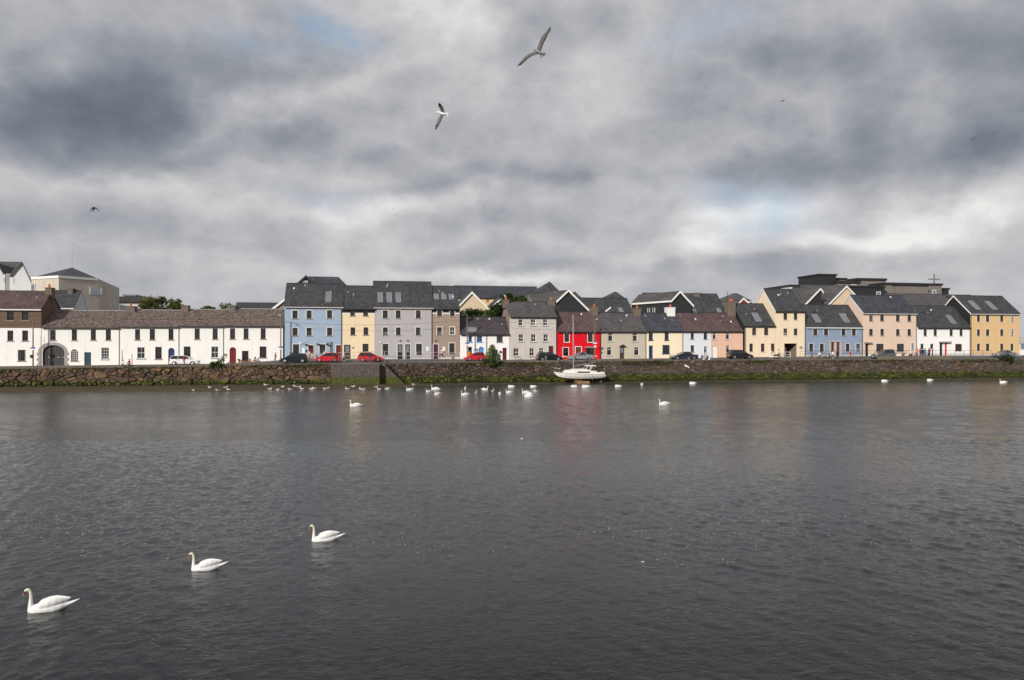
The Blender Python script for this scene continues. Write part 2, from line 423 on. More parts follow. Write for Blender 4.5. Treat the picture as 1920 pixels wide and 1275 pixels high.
        pe = lambda p, s: (p[0], p[1]+s*e, p[2]+s*e*k)
        slab(f_, xc-ww/2-.07, xc+ww/2+.07, pe(p0, -1), p0, -.02, .1); slab(f_, xc-ww/2-.07, xc+ww/2+.07, p1, pe(p1, 1), -.02, .1)
        pm = tuple((i*.66+j*.34) for i, j in zip(p0, p1)); slab(f_, xc-ww/2, xc+ww/2, pe(pm, -.5), pe(pm, .5), .071, .1)
        f_.build('skylight_frame', LEAD, roof)
    if v0 == 0 and roofm is not SL_OLD:
        for _ in range(random.randint(1, 3)):
            xv = random.uniform(w*.12, w*.88); vv = vr*random.uniform(.45, .9); zv = ze+k*vv+th+.02
            MB().ext([(xv-.11, vv-.13, zv-.13*k), (xv+.11, vv-.13, zv-.13*k), (xv+.11, vv+.13, zv+.13*k), (xv-.11, vv+.13, zv+.13*k)], (0, -.03, .09)).build('roof_vent', random.choice([LEAD, WHITE, METAL]), roof)
    for q in chims:        # (tile, xl, xr, ytop, material, pots)
        tt = q[0]; a_ = tp(tt, q[1], q[3]); b_ = tp(tt, q[2], q[3])
        vv = vr; xa = U(a_[0], v0+vv)-u0; xb = U(b_[0], v0+vv)-u0
        zt = Zp(a_[0], a_[1], v0+vv)-z0
        chimney(roof, (xa+xb)/2, min(1.5, max(.6, xb-xa)), zr-k*.8-.4, zt, vv, m=q[4] if len(q) > 4 else None, pots=q[5] if len(q) > 5 else 2, potc=q[6] if len(q) > 6 else None)
    for r, t in wl:
        if t.get('arch'):
            rise = (r[1]-r[0])/2; pn = MB(); yy = .14
            pn.poly([(r[0], yy, r[2])]+[(p[0], yy, p[2]) for p in arch_pts(r[0], r[1], r[3]-rise, rise)]+[(r[1], yy, r[2])])
            po = pn.build('window', GLASS, root); fr = MB(); cw = r[1]-r[0]
            for kk in (1, 2, 3): fr.box(r[0]+cw*kk/4-.018, r[0]+cw*kk/4+.018, .1, .13, r[2], r[3]-rise*.25*abs(kk-2)-.02)
            for kk in range(1, 6): fr.box(r[0], r[1], .104, .126, r[2]+(r[3]-rise-r[2])*kk/5*1.1-.018, r[2]+(r[3]-rise-r[2])*kk/5*1.1+.018)
            fr.tube([(p[0], .12, p[2]) for p in arch_pts(r[0]+.03, r[1]-.03, r[3]-rise, rise-.03)], .03, 6)
            fr.build('frame', WHITE, po)
            MB().box(r[0]-.12, r[1]+.12, -.08, .08, r[2]-.14, r[2]-.002).build('sill', sill, po)
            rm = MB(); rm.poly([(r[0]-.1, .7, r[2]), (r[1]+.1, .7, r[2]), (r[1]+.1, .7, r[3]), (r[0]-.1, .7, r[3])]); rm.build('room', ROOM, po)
            continue
        add_window(root, *r, t.get('frame', frame), t.get('trim', trim), t.get('style', style), t.get('sill', sill), curtain=t.get('curtain'), tw=tw, sillw=.12)
    for r, q in dl:
        if q.get('gate'): continue
        add_door(root, *r, q['m'], q.get('trim', trim), q.get('glazed', False), arch=q.get('arch', False), arch_rise=q.get('rise'))
    for px_ in (pipe or []):
        xx = X(px_); q = MB(); xx = max(.06, min(w-.06, xx))
        q.tube([(xx, -.09, zlow-z0), (xx, -.09, ze-.35), (xx, yo-.05, zo-.02)], .045, 6); q.build('downpipe', PLINTH if name == 'terrace_house' else DARKMETAL, root)
    HOUSES[name+str(int(x0))] = dict(root=root, u0=u0, w=w, ze=ze, zr=zr, z0=z0, wall=wall, roof=roof, X=X, Zl=Zl, vr=vr, v0=v0)
    return HOUSES[name+str(int(x0))]

# wall paints
P_WHITE = render_wall('white_limewash', (.86, .85, .82), .22, .6)
P_WHITE2 = render_wall('white_render', (.84, .84, .84), .1)
P_BROWN = render_wall('brown_render', (.155, .105, .075), .35)
P_BLUE = render_wall('pale_blue_render', (.335, .43, .55), .2)
P_CREAM = render_wall('warm_cream_render', (.80, .65, .45), .16)
P_GREY = render_wall('lavender_grey_render', (.43, .42, .44), .2)
P_TAUPE = render_wall('taupe_render', (.34, .26, .215), .14)
P_GREY2 = render_wall('light_grey_render', (.56, .52, .50), .35)
P_GREY2G = render_wall('brown_grey_gable_render', (.27, .21, .17), .5)
P_RED = render_wall('bright_red_render', (.68, .006, .018), .12)
P_BEIGE = render_wall('putty_beige_render', (.52, .47, .38), .16)
P_CREAM2 = render_wall('light_cream_render', (.84, .74, .54), .1)
P_ICE = render_wall('ice_blue_render', (.68, .71, .76), .1)
P_PEACH = render_wall('peach_render', (.72, .48, .36), .18)
P_CREAM3 = render_wall('pale_yellow_render', (.80, .665, .49), .18)
P_BLUE2 = render_wall('cornflower_render', (.25, .32, .445), .22)
P_PINK = render_wall('pale_salmon_render', (.70, .54, .43), .18)
P_YELLOW = render_wall('ochre_yellow_render', (.68, .475, .245), .2)
PLINTH = render_wall('grey_plinth', (.48, .47, .46), .4)
WPLINTH = render_wall('white_plinth', (.75, .74, .72), .3)

house('end_house', 'white house with brown upper storey, leftmost on the quay, cut by the frame', 'A', -70, 77.5, 578.5, 547,
      [P_WHITE, P_BROWN], SL_PURP, [(65,503,127,592),(202,503,262,592),(68,685,122,780),(204,685,258,780),(165,863,235,965),(-140,503,-80,592),(-140,685,-85,780),(-150,863,-85,965)],
      bands=[(615,1)], chims=[('A',430,490,292,None,1)], fascia=WHITE, vr=3.9, ovr=.1)
W1 = house('terrace_house', 'white two-storey terrace house with stone carriage arch and teal door', 'A', 78, 224, 613.5, 584, P_WHITE, SL_OLD,
      [(460,680,512,775),(660,677,708,775),(835,677,882,773),(973,677,1020,773),(652,857,718,965,None,dict(arch=True)),(932,843,1003,950,None,dict(style='grid',frame=WHITE,curtain='half'))],
      [dict(r=(775,885,838,1003), m=TEAL), dict(r=(378,820,592,1008), m=DARKGATE, arch=True, gate=True, rise=1.0)],
      chims=[], pipe=[223.2], vr=4.6, group='white terrace on the quay')
house('terrace_house', 'white two-storey terrace house with royal blue arched door', 'B', 224.3, 336, 612, 583, P_WHITE, SL_OLD,
      [(-33,674,13,770),(-13,838,57,943,None,dict(frame=WHITE,curtain='half')),(102,672,150,770),(275,672,320,770),(152,836,212,947)],
      [dict(r=(272,845,330,995), m=BLUEP, arch=True)], chims=[('A',1165,1250,462,None,1)], pipe=[335], vr=4.6, group='white terrace on the quay')
house('terrace_house', 'white two-storey terrace house behind the white hatchback, no door in view', 'B', 336.3, 419.5, 611, 582, P_WHITE, SL_OLD,
      [(515,668,562,765),(680,668,727,765),(415,832,477,930),(668,832,733,938,None,dict(frame=WHITE,curtain='half'))], chims=[('B',400,465,455,None,0)], pipe=[418.5], vr=4.6, group='white terrace on the quay')
house('terrace_house', 'white two-storey terrace house with dark red arched door, beside the pale blue house', 'B', 419.8, 530.5, 610.5, 581, P_WHITE, SL_OLD,
      [(840,666,887,763),(965,666,1010,763),(1122,666,1168,763),(950,872,1010,962,None,dict(style='grid')),(1112,832,1175,935,None,dict(style='grid'))],
      [dict(r=(836,838,896,980), m=REDDOOR, arch=True)], chims=[('B',850,895,460,None,0)], vr=4.6, group='white terrace on the quay')
BL = house('tall_house', 'tall pale blue house with hanging baskets, red doors and one roof window', 'C', 533.5, 641.3, 574, 533.5, [P_BLUE], SL_DARK,
      [(257,437,308,517),(398,437,448,517),(602,434,652,513),(257,610,308,687),(398,608,448,687),(602,607,652,687),(262,773,323,875),(527,773,585,868)],
      [dict(r=(416,782,468,900), m=MAROON), dict(r=(692,782,740,905), m=REDDOOR)], trim=CREAMTRIM, skylights=[(587,258,647,352)], fascia=PLINTH, pipe=[640.3], vr=4.3, ovr=.25, ovl=.1)
CRM = house('tall_house', 'narrow cream house with slate-hung top band, between pale blue and lavender-grey houses', 'C', 641.5, 702.8, 577.5, 537.8, [WPLINTH, P_CREAM, WHITE, CLAD], SL_DARK,
      [(833,433,880,490),(963,433,1010,490),(836,605,882,680),(965,605,1012,680),(955,768,1014,848)],
      [dict(r=(770,778,836,912), m=DARKFRAME, glazed=True)], bands=[(671,1),(588.3,2),(586.6,3)], vr=4.0)
GR = house('tall_house', 'wide lavender-grey house with three roof windows and two dark doors', 'D', 703, 810.6, 575, 529.7, [WPLINTH, P_GREY], SL_DARK,
      [(200,435,250,513),(330,435,378,513),(530,435,578,513),(202,605,250,682),(332,605,378,682),(530,605,578,682),(198,768,256,880),(532,768,590,878)],
      [dict(r=(348,773,398,905), m=BLACK, glazed=True), dict(r=(424,773,472,905), m=BLACK, glazed=True)], trim=CREAMTRIM, bands=[(671,1)],
      skylights=[(148,265,204,355),(238,265,292,355),(328,265,382,355)], fascia=PLINTH, pipe=[809.6], vr=4.4, ovl=.25, ovr=.25)
TP = house('tall_house', 'narrow taupe house with purple door and slate-hung top band', 'D', 811, 862, 577.5, 538.3, [WPLINTH, P_TAUPE, WHITE, CLAD], SL_DARK,
      [(742,437,790,492),(870,435,916,492),(742,603,788,680),(870,603,916,680,None,dict(frame=WHITE)),(862,762,916,868)],
      [dict(r=(706,773,752,905), m=PURPLE)], trim=CREAMTRIM, bands=[(670,1),(588.5,2),(586.3,3)], skylights=[(712,280,755,325),(785,278,830,325),(862,280,905,325)], vr=4.0)
house('cottage', 'white cottage with sky-blue window frames and sky-blue arched door', 'E', 862.5, 913, 625.7, 595, P_WHITE2, SL_PLUM,
      [(203,692,240,750),(288,690,340,750),(200,798,240,880)], [dict(r=(305,797,358,925), m=SKYBLUEP, arch=True)], frame=SKYBLUEP, sill=SKYBLUEP, skylights=[(205,612,268,650,'E',1.5)], pipe=[912.2], vr=3.6)
W2 = house('cottage', 'narrow white cottage with dark brown door, beside the tall light grey house', 'E', 913.3, 955, 625.7, 596, P_WHITE2, SL_PLUM,
      [(485,683,545,752,None,dict(style='cross',curtain='full')),(440,825,495,900)], [dict(r=(543,808,585,922), m=MAROON)], vr=3.6)
house('tall_house', 'tall light grey house with white sash windows and brown-grey gable, beside the red house', 'E', 955.3, 1044, 593.5, 568, P_GREY2, SL_GREY,
      [(703,525,745,588),(826,525,872,588),(948,525,992,588),(705,672,752,748),(828,672,875,748),(952,672,998,748),(652,812,706,892),(812,810,858,890),(908,808,952,862)],
      [dict(r=(1003,790,1050,900), m=MAROON)], frame=WHITE, trim=None, gable_l=P_GREY2G, gable_r=P_GREY2G, chims=[('E',548,600,330,None,1),('E',988,1055,335,None,1)], fascia=DARKMETAL, pipe=[1043], vr=3.7)
RED = house('red_house', 'bright red two-storey house with white window surrounds, behind the sailboat', 'F', 1045, 1126.5, 620.5, 586, P_RED, SL_PURP,
      [(202,662,250,750),(437,662,486,750),(190,808,243,890),(415,808,500,885,None,dict(style='cross',trim=None,curtain='none'))],
      [dict(r=(315,800,370,915), m=BROWNDOOR)], trim=WHITE, sill=WHITE, vr=3.7, chims=[('F',462,525,400,None,1)], tw=.1)
BG = house('cottage', 'putty-beige two-storey house with canopy over its brown door', 'F', 1126.8, 1211.4, 620.5, 588, [PLINTH, P_BEIGE], SL_GREY,
      [(640,662,685,745),(884,662,930,745),(628,802,675,885),(900,802,945,885)], [dict(r=(755,795,800,915), m=DARKFRAME, glazed=True)], frame=WHITE, style='top', bands=[(671.5,1)],
      chims=[('F',888,953,412,None,1)], pipe=[1210.6], vr=3.7)
house('cottage', 'light cream two-storey house with royal blue door and blue window frames', 'G', 1211.7, 1280.4, 619.8, 588.5, P_CREAM2, SL_BLUE,
      [(193,657,235,732),(352,657,392,732),(330,780,402,866,None,dict(curtain='sides'))], [dict(r=(195,786,235,917), m=BLUEP)], frame=BLUEP, sill=BLUEP,
      chims=[('G',352,452,405,WHITE,1)], pipe=[1279.8], vr=3.7)
house('cottage', 'ice-blue two-storey house between the light cream and peach houses', 'G', 1280.8, 1333.8, 620, 588.5, P_ICE, SL_PURP,
      [(610,655,643,722),(740,657,775,722),(610,783,645,850,None,dict(curtain='full'))], [dict(r=(742,792,776,905), m=PLINTH, glazed=True)], trim=WHITE, vr=3.7, tw=.07)
house('cottage', 'peach two-storey house with white door and tall brown chimney', 'G', 1334, 1393, 620, 588.5, [MAROON, P_PEACH], SL_PURP,
      [(832,658,865,725),(962,658,998,725),(965,785,998,860)], [dict(r=(828,790,875,915), m=WHITE)], frame=WHITE, style='top', bands=[(670,1)],
      chims=[('G',965,1042,345,None,2)], vr=3.7)
CL = house('side_house', 'lower pale yellow house with roof window, beside the peach house', 'H', 1396.7, 1453.3, 609.7, 571, [PLINTH, P_CREAM3], SL_DARK,
      [(268,612,308,682),(387,612,428,682),(240,766,275,848),(355,766,390,848),(455,766,490,848)], frame=MAROON, sill=CREAMTRIM, bands=[(669,1)], gable_l=CLAD, skylights=[(268,467,355,548,'H',1.0)], pipe=[1397.5], vr=4.2, ovl=.3)
CT = house('tall_house', 'taller pale yellow house with dark passage at street level', 'H', 1453.6, 1509.8, 582.4, 543.7, [PLINTH, P_CREAM3], SL_DARK,
      [(580,465,617,530),(683,465,718,530),(580,616,617,683),(683,616,718,683)], [dict(r=(588,765,715,887), m=BLACK, gate=True)], frame=MAROON, sill=CREAMTRIM, bands=[(668,1)], barge='l', vr=4.2, pipe=[1509], ovl=.1)
B2 = house('side_house', 'cornflower blue two-storey house with paired maroon doors in a stone surround', 'I', 1511, 1617.2, 612.5, 573.4, [PLINTH, P_BLUE2], SL_DARK,
      [(238,615,280,683),(345,615,387,683),(520,617,560,685),(623,617,662,685),(198,766,238,845),(303,766,343,847),(562,766,600,845),(665,766,703,845)],
      [dict(r=(415,755,445,880), m=MAROON, trim=None), dict(r=(470,755,500,880), m=MAROON, trim=None)], trim=CREAMTRIM, bands=[(665.5,1)], fascia=WHITE, skylights=[(225,480,312,555,'I',1.0),(505,475,592,555,'I',1.0)], pipe=[1616.5], vr=4.2, tw=.1)
PK = house('tall_house', 'wide pale salmon three-storey house beside the cornflower blue house', 'I', 1618, 1718.6, 586.6, 555.5, [WPLINTH, P_PINK], SL_BLUE,
      [(795,473,832,540),(905,473,942,540),(1062,477,1100,543),(1177,477,1213,543),(795,620,832,685),(907,620,942,685),(1063,622,1100,686),(1177,622,1213,686),
       (865,768,940,845,None,dict(curtain='full',style='cross')),(1070,768,1143,845,None,dict(curtain='full',style='cross'))],
      [dict(r=(757,768,788,880), m=BLACK, trim=None), dict(r=(1215,760,1246,885), m=PLINTH, trim=WHITE, glazed=True)], trim=CREAMTRIM, frame=DARKFRAME, bands=[(664.5,1)], fascia=PLINTH, barge='l', pipe=[1717.8], vr=4.0, ovl=.12, tw=.08)
W3 = house('side_house', 'white two-storey house with bright red door under a flat canopy, beside the ochre house', 'J', 1719.6, 1818.8, 613, 575, [PLINTH, P_WHITE2], SL_DARK,
      [(276,625,308,690),(376,625,408,690),(535,627,567,690),(634,627,665,690),(245,768,275,820),(342,768,372,820),(590,770,658,842,None,dict(style='grid'))],
      [dict(r=(435,755,465,880), m=BLACK, trim=None), dict(r=(487,755,510,880), m=plain('scarlet_door', (.5,.01,.03), .4), trim=None)], bands=[(664,1)], frame=MAROON, sill=CREAMTRIM, skylights=[(505,490,592,568,'J',.9)], pipe=[1818.2], vr=4.2)
YL = house('tall_house', 'ochre yellow three-storey house with two roof windows, rightmost on the quay', 'J', 1819.7, 1911.5, 587.5, 556.5, [PLINTH, P_YELLOW], SL_DARK,
      [(a,b,c,d) for (b,d) in ((485,550),(625,690),(766,840)) for (a,c) in ((806,837),(896,930),(1038,1070),(1140,1170))],
      trim=CREAMTRIM, frame=DARKFRAME, sill=CREAMTRIM, gable_l=CLAD, bands=[(664,1)], fascia=PLINTH, barge='l', skylights=[(730,347,830,427,'J',1.0),(897,350,997,428,'J',1.0)], pipe=[1820.4], vr=4.2, ovl=.15, ovr=.1, tw=.08)

# --- details on the fronts
def on(h, tile, x0, y0, x1, y1):
    a = tp(tile, x0, y0); b = tp(tile, x1, y1)
    return h['X'](a[0]), h['X'](b[0]), h['Zl']((a[0]+b[0])/2, b[1]), h['Zl']((a[0]+b[0])/2, a[1])
# carriage arch: gates and dressed stone surround with quoins
x0, x1, z0, z1 = on(W1, 'A', 378, 820, 592, 1008); root = W1['root']
zg = gz(W1['u0']+x0, 0)-W1['z0']-.05; rise = 1.0; zs = z1-rise
g = MB(); cx = (x0+x1)/2
for side in (0, 1):
    a, b = (x0, cx-.02) if side == 0 else (cx+.02, x1)
    n = 8
    for k in range(n):
        p, q = a+(b-a)*k/n+.01, a+(b-a)*(k+1)/n-.01; m_ = (p+q)/2
        zt = zs+rise*math.sqrt(max(0, 1-((m_-cx)/((x1-x0)/2))**2))
        g.box(p, q, .3, .36, zg, zt)
gate = g.build('gate', DARKGATE, root)
MB().box(x0+.9, x0+1.1, .27, .3, zg+1.3, zg+1.42).box(cx+.5, cx+.8, .27, .3, zg+1.3, zg+1.42).box(x1-.5, x1-.05, .24, .3, zg+1.32, zg+1.38).build('gate_plate', METAL, gate)
MB().box(x0, x1, .37, .42, zg, z1).build('passage_panel', DARKGATE, gate)
s = MB(); outer = arch_pts(x0-.42, x1+.42, zs, rise+.45, 14); inner = arch_pts(x0, x1, zs, rise, 14)
for k in range(14):
    a, b, c, d = inner[k], inner[k+1], outer[k+1], outer[k]
    s.ext([(p[0], -.06, p[2]) for p in (a, b, c, d)], (0, .058, 0))
z = zg; k = 0
while z < zs-.05:
    h_ = min(.42, zs-z); e = .6 if k % 2 == 0 else .38
    s.box(x0-e, x0-.002, -.06, -.002, z, z+h_-.015); s.box(x1+.002, x1+e, -.06, -.002, z, z+h_-.015); z += h_; k += 1
s.build('arch_surround', GREYSTONE, root)
# passage through the taller pale yellow house
x0, x1, z0, z1 = on(CT, 'H', 588, 765, 715, 887); p = MB(); zg = gz(CT['u0']+x0, 0)-CT['z0']
for a in ([(x0,.25,zg),(x0,6,zg),(x0,6,z1),(x0,.25,z1)], [(x1,.25,zg),(x1,6,zg),(x1,6,z1),(x1,.25,z1)], [(x0,.25,z1),(x1,.25,z1),(x1,6,z1),(x0,6,z1)], [(x0,6,zg),(x1,6,zg),(x1,6,z1),(x0,6,z1)]): p.poly(a)
p.build('passage', plain('passage_wall', (.22,.17,.12), .9), CT['root'])
x0, x1, z0, z1 = on(CT, 'H', 738, 793, 768, 818); MB().box(x0, x1, -.04, -.003, z0, z1).build('plaque', STONE, CT['root'], bevel=.01)
# stone surround for paired doors, canopies
x0, x1, z0, z1 = on(B2, 'I', 398, 748, 520, 870); q = [on(B2, 'I', a, 755, b, 870) for a, b in ((415,445),(470,500))]
s = MB(); zg = gz(B2['u0']+x0, 0)-B2['z0']
s.box(x0, q[0][0], -.08, -.003, zg, z1); s.box(q[0][1], q[1][0], -.08, -.003, zg, z1); s.box(q[1][1], x1, -.08, -.003, zg, z1); s.box(x0-.1, x1+.1, -.2, -.003, z1+.002, z1+.2)
s.build('door_surround', plain('pale_sandstone', (.45,.40,.33), .85, noise=.2), B2['root'])
def canopy(h, t, x0, y0, x1, m, gab=False, y1=None):
    a, b, c, d = on(h, t, x0, y0, x1, y0+12)
    s = MB()
    if gab: s.ext([(a, -.45, c), (b, -.45, c), ((a+b)/2, -.45, d+.15)], (0, .447, 0))
    else: s.box(a, b, -.55, -.003, c, d)
    s.build('door_canopy', m, h['root'])
canopy(W3, 'J', 425, 745, 533, STONE); canopy(BG, 'F', 745, 783, 815, DARKFRAME, True); canopy(PK, 'I', 745, 752, 812, STONE)
# red house: shop ledge
x0, x1, z0, z1 = on(RED, 'F', 405, 797, 522, 808); MB().box(x0, x1, -.16, -.003, z0, z1).build('shop_ledge', LEAD, RED['root'])
x0, x1, z0, z1 = on(RED, 'F', 415, 888, 528, 896); MB().box(x0, x1, -.12, -.02, z0, z1).build('shop_sill', WHITE, RED['root'])
# pale stripe corners, notices, wall lamps
def plate(h, t, r, m, name='notice', d=.05):
    x0, x1, z0, z1 = on(h, t, *r); MB().box(x0, x1, -d, -.003, z0, z1).build(name, m, h['root'], bevel=.01)
plate(BL, 'C', (355,808,381,875), WHITE); plate(BL, 'C', (388,828,402,850), BLACK, 'wall_box', .12); plate(BL, 'C', (328,757,352,768), WHITE, 'wall_lamp', .2)
plate(GR, 'D', (632,798,661,838), WHITE); plate(TP, 'D', (795,798,823,838), WHITE); plate(GR, 'D', (166,748,188,760), WHITE, 'wall_lamp', .2)
plate(GR, 'D', (365,733,383,741), BLACK, 'wall_lamp', .2); plate(GR, 'D', (441,733,458,741), BLACK, 'wall_lamp', .2); plate(TP, 'D', (722,733,738,741), BLACK, 'wall_lamp', .2)
plate(BL, 'C', (517,405,537,415), BLACK, 'wall_lamp', .3); plate(GR, 'D', (163,405,183,415), BLACK, 'wall_lamp', .3); plate(GR, 'D', (637,405,657,415), BLACK, 'wall_lamp', .3)
plate(CRM, 'C', (852,803,870,812), DARKMETAL, 'wall_lamp', .12); plate(W2, 'E', (514,838,530,858), BLACK, 'wall_lamp', .2); plate(YL, 'J', (980,473,997,483), BLACK, 'wall_lamp', .3)
# trellis
x0, x1, z0, z1 = on(BL, 'C', 632, 748, 655, 830); s = MB()
for k in range(5): s.box(x0+(x1-x0)*k/4-.02, x0+(x1-x0)*k/4+.02, -.06, -.02, z0-.6, z1)
for k in range(8): s.box(x0, x1, -.08, -.061, z0-.6+(z1-z0+.6)*k/7-.02, z0-.6+(z1-z0+.6)*k/7+.02)
s.build('trellis', METAL, BL['root'])
# ------------------------------------------------------------------ buildings behind the row
def pwin(root, wins, tile, v0, u0, z0, y=-.02, frame=WHITE):
    """windows on an axis-aligned wall at depth v0, set just proud as framed units"""
    for q in wins:
        a = tp(tile, q[0], q[1]); b = tp(tile, q[2], q[3]); x0 = U(a[0], v0)-u0; x1 = U(b[0], v0)-u0
        za = Zp(a[0], b[1], v0)-z0; zb = Zp(a[0], a[1], v0)-z0
        g = MB(); g.box(x0, x1, y-.02, y+.01, za, zb); o = g.build('window', SKYGLASS, root)
        f = MB(); t = .09
        f.box(x0-t, x0, y-.06, y+.01, za-t, zb+t); f.box(x1, x1+t, y-.06, y+.01, za-t, zb+t); f.box(x0, x1, y-.06, y+.01, zb, zb+t); f.box(x0, x1, y-.06, y+.01, za-t, za)
        f.box((x0+x1)/2-.03, (x0+x1)/2+.03, y-.05, y, za, zb); f.build('frame', frame, o)
def gabled(name, label, tile, peak, left, right, v0, depth, wallm, roofm, base=640, barge=WHITE, wins=(), skew=0.0, cat='building', wl=None, wr=None, group=None, chim=None):
    """building whose gable wall faces the water; roof runs back. skew = metres the back end shifts along the street"""
    P = [tp(tile, *p) for p in (peak, left, right)]
    xw = [U(p[0], v0) for p in P]; zz = [Zp(p[0], p[1], v0) for p in P]
    u0 = xw[1]; z0 = 3.3
    root = empty(name, W(u0, v0, z0), None, label, cat, group)
    L = lambda i, dz=0, y=0: (xw[i]-u0, y, zz[i]-z0+dz)
    wlx = (U(tp(tile, wl, 0)[0], v0)-u0) if wl is not None else xw[1]-u0+.25
    wrx = (U(tp(tile, wr, 0)[0], v0)-u0) if wr is not None else xw[2]-u0-.25
    def at(x):   # roofline height at x
        if x < xw[0]-u0: t = x/(xw[0]-u0); return (zz[1]+(zz[0]-zz[1])*t)-z0
        t = (x-(xw[0]-u0))/(xw[2]-xw[0]); return (zz[0]+(zz[2]-zz[0])*t)-z0
    d = (skew, depth, 0)
    m = MB(); m.ext([(wlx, 0, -.5), (wrx, 0, -.5), (wrx, 0, at(wrx)-.1), (xw[0]-u0, 0, zz[0]-z0-.1), (wlx, 0, at(wlx)-.1)], d); m.build('wall', wallm, root)
    rf = MB(); th = .16; oy = -.3
    for a, b in ((1, 0), (0, 2)):
        e = .001 if a == 0 else 0
        p = [L(a, -th, oy), L(b, -th, oy), L(b, 0, oy), L(a, 0, oy)]
        p = [(q[0]+(e if a == 0 and i in (0, 3) else 0), q[1], q[2]) for i, q in enumerate(p)]
        rf.ext(p, (skew, depth+.6, 0))
    roof = rf.build('roof', roofm, root)
    if barge:
        q = MB()
        for a, b in ((1, 0), (0, 2)):
            q.ext([L(a, -.38, oy-.05), L(b, -.38, oy-.05), L(b, .06, oy-.05), L(a, .06, oy-.05)], (0, .047, 0))
        q.build('barge_board', barge, roof)
    pwin(root, wins, tile, v0, u0, z0)
    return dict(root=root, roof=roof, u0=u0, z0=z0)
def hip(name, label, tile, pts_eave, pts_top, wallbase, v0, depth, wallm, roofm, cat='building', group=None, wins=(), fasc=WHITE):
    """block with hipped or pyramid roof: eave left/right, ridge left/right (pixel points); ridge stands half the depth back"""
    el, er = [tp(tile, *p) for p in pts_eave]; tl, tr = [tp(tile, *p) for p in pts_top]
    vm = v0+depth/2; u0 = U(el[0], v0); z0 = 3.3
    root = empty(name, W(u0, v0, z0), None, label, cat, group)
    x1 = U(er[0], v0)-u0; ze = (Zp(el[0], el[1], v0)+Zp(er[0], er[1], v0))/2-z0
    a = U(tl[0], vm)-u0; b = max(U(tr[0], vm)-u0, a+.05); zt = (Zp(tl[0], tl[1], vm)+Zp(tr[0], tr[1], vm))/2-z0
    MB().box(.2, x1-.2, .2, depth-.2, -.5, ze-.02).build('wall', wallm, root)
    r = MB(); c = [(0, 0, ze), (x1, 0, ze), (x1, depth, ze), (0, depth, ze)]; t0 = (a, depth/2, zt); t1 = (b, depth/2, zt)
    r.poly([c[0], c[1], t1, t0]); r.poly([c[1], c[2], t1]); r.poly([c[2], c[3], t0, t1]); r.poly([c[3], c[0], t0]); r.poly(c[::-1])
    rf = r.build('roof', roofm, root)
    q = MB(); q.box(-.03, x1+.03, -.06, -.005, ze-.16, ze+.03); q.build('fascia_board', fasc, rf)
    pwin(root, wins, tile, v0+.2, u0, z0)
    return dict(root=root, roof=rf, u0=u0, z0=z0)
def flatblk(name, label, tile, x0, y0, x1, v0, depth, wallm, capm, wins=(), cat='building', group=None, cap=.35, over=.25, root=None, part='wall', zb=None):
    a = tp(tile, x0, y0); b = tp(tile, x1, y0); z0 = 3.3
    ua = U(a[0], v0); ub = U(b[0], v0); zt = Zp((a[0]+b[0])/2, a[1], v0)-z0
    if root is None: root = empty(name, W(ua, v0, z0), None, label, cat, group); o = (ua, v0)
    else: o = root['_o']
    if '_o' not in root: root['_o'] = [ua, v0]
    ox, oy = root['_o']
    bx = ua-ox; by = v0-oy; w = ub-ua
    wl = MB().box(bx, bx+w, by, by+depth, -.5 if zb is None else zb, zt-cap).build(part, wallm, root)
    MB().box(bx-over, bx+w+over, by-over, by+depth+over, zt-cap+.002, zt).build('flat_roof', capm, root)
    for q in wins:
        pa = tp(tile, q[0], q[1]); pb = tp(tile, q[2], q[3]); xa = U(pa[0], v0)-ox; xb = U(pb[0], v0)-ox; za = Zp(pa[0], pb[1], v0)-z0; zb_ = Zp(pa[0], pa[1], v0)-z0
        g = MB().box(xa, xb, by-.04, by-.003, za, zb_).build('window', SKYGLASS, root)
        t = .1; f = MB(); f.box(xa-t, xa, by-.07, by-.003, za-t, zb_+t); f.box(xb, xb+t, by-.07, by-.003, za-t, zb_+t); f.box(xa, xb, by-.07, by-.003, zb_, zb_+t); f.box(xa, xb, by-.07, by-.003, za-t, za); f.build('frame', WHITE, g)
    return root
PB_WHITE = render_wall('back_white_render', (.62, .64, .65), .2); PB_BEIGE = render_wall('concrete_beige_render', (.56, .50, .43), .45)
PB_CREAM = render_wall('back_cream_render', (.66, .53, .37), .15); PB_YEL = render_wall('back_yellow_render', (.72, .53, .27), .1)
PB_CONC = render_wall('dark_concrete_panels', (.20, .18, .165), .4); PB_BLACK = plain('black_cladding', (.02, .021, .023), .6)
PB_STONE = render_wall('rubble_stone_strip', (.34, .32, .30), .5, .6)

# far left: white gables with a valley roof between
def cut(d): return {k: d[k] for k in d}
gabled('gabled_block', 'tall white gabled building with slate roof at the far left, behind the brown-topped house', 'A', (207,52), (100,182), (297,238), 44, 14, PB_WHITE, SL_GREY, skew=-8, wl=92, wins=[(118,208,130,250)], barge=PB_BLACK)
r = gabled('gabled_block', 'white gable cut by the left frame edge, with stone strip beside it', 'A', (-60,0), (-175,120), (42,160), 44.5, 14, PB_WHITE, SL_GREY, skew=-8, wr=48, wins=[(28,200,40,240)], barge=PB_BLACK)
a = U(48/4.904, 44.1)-r['u0']; b = U(92/4.904, 44.1)-r['u0']
MB().box(a, b, -.2, 1.0, -.5, Zp(14, 480+160/4.904, 44.3)-r['z0']).build('stone_strip', PB_STONE, r['root'])
q = empty('gabled_block', W(U(-20, 52), 52, 3.3), None, 'slate cross roof joining the two white gables at the far left', 'building')
z = Zp(20, 480+52/4.904, 52)-3.3; a = 0; b = U(38, 52)-U(-20, 52)
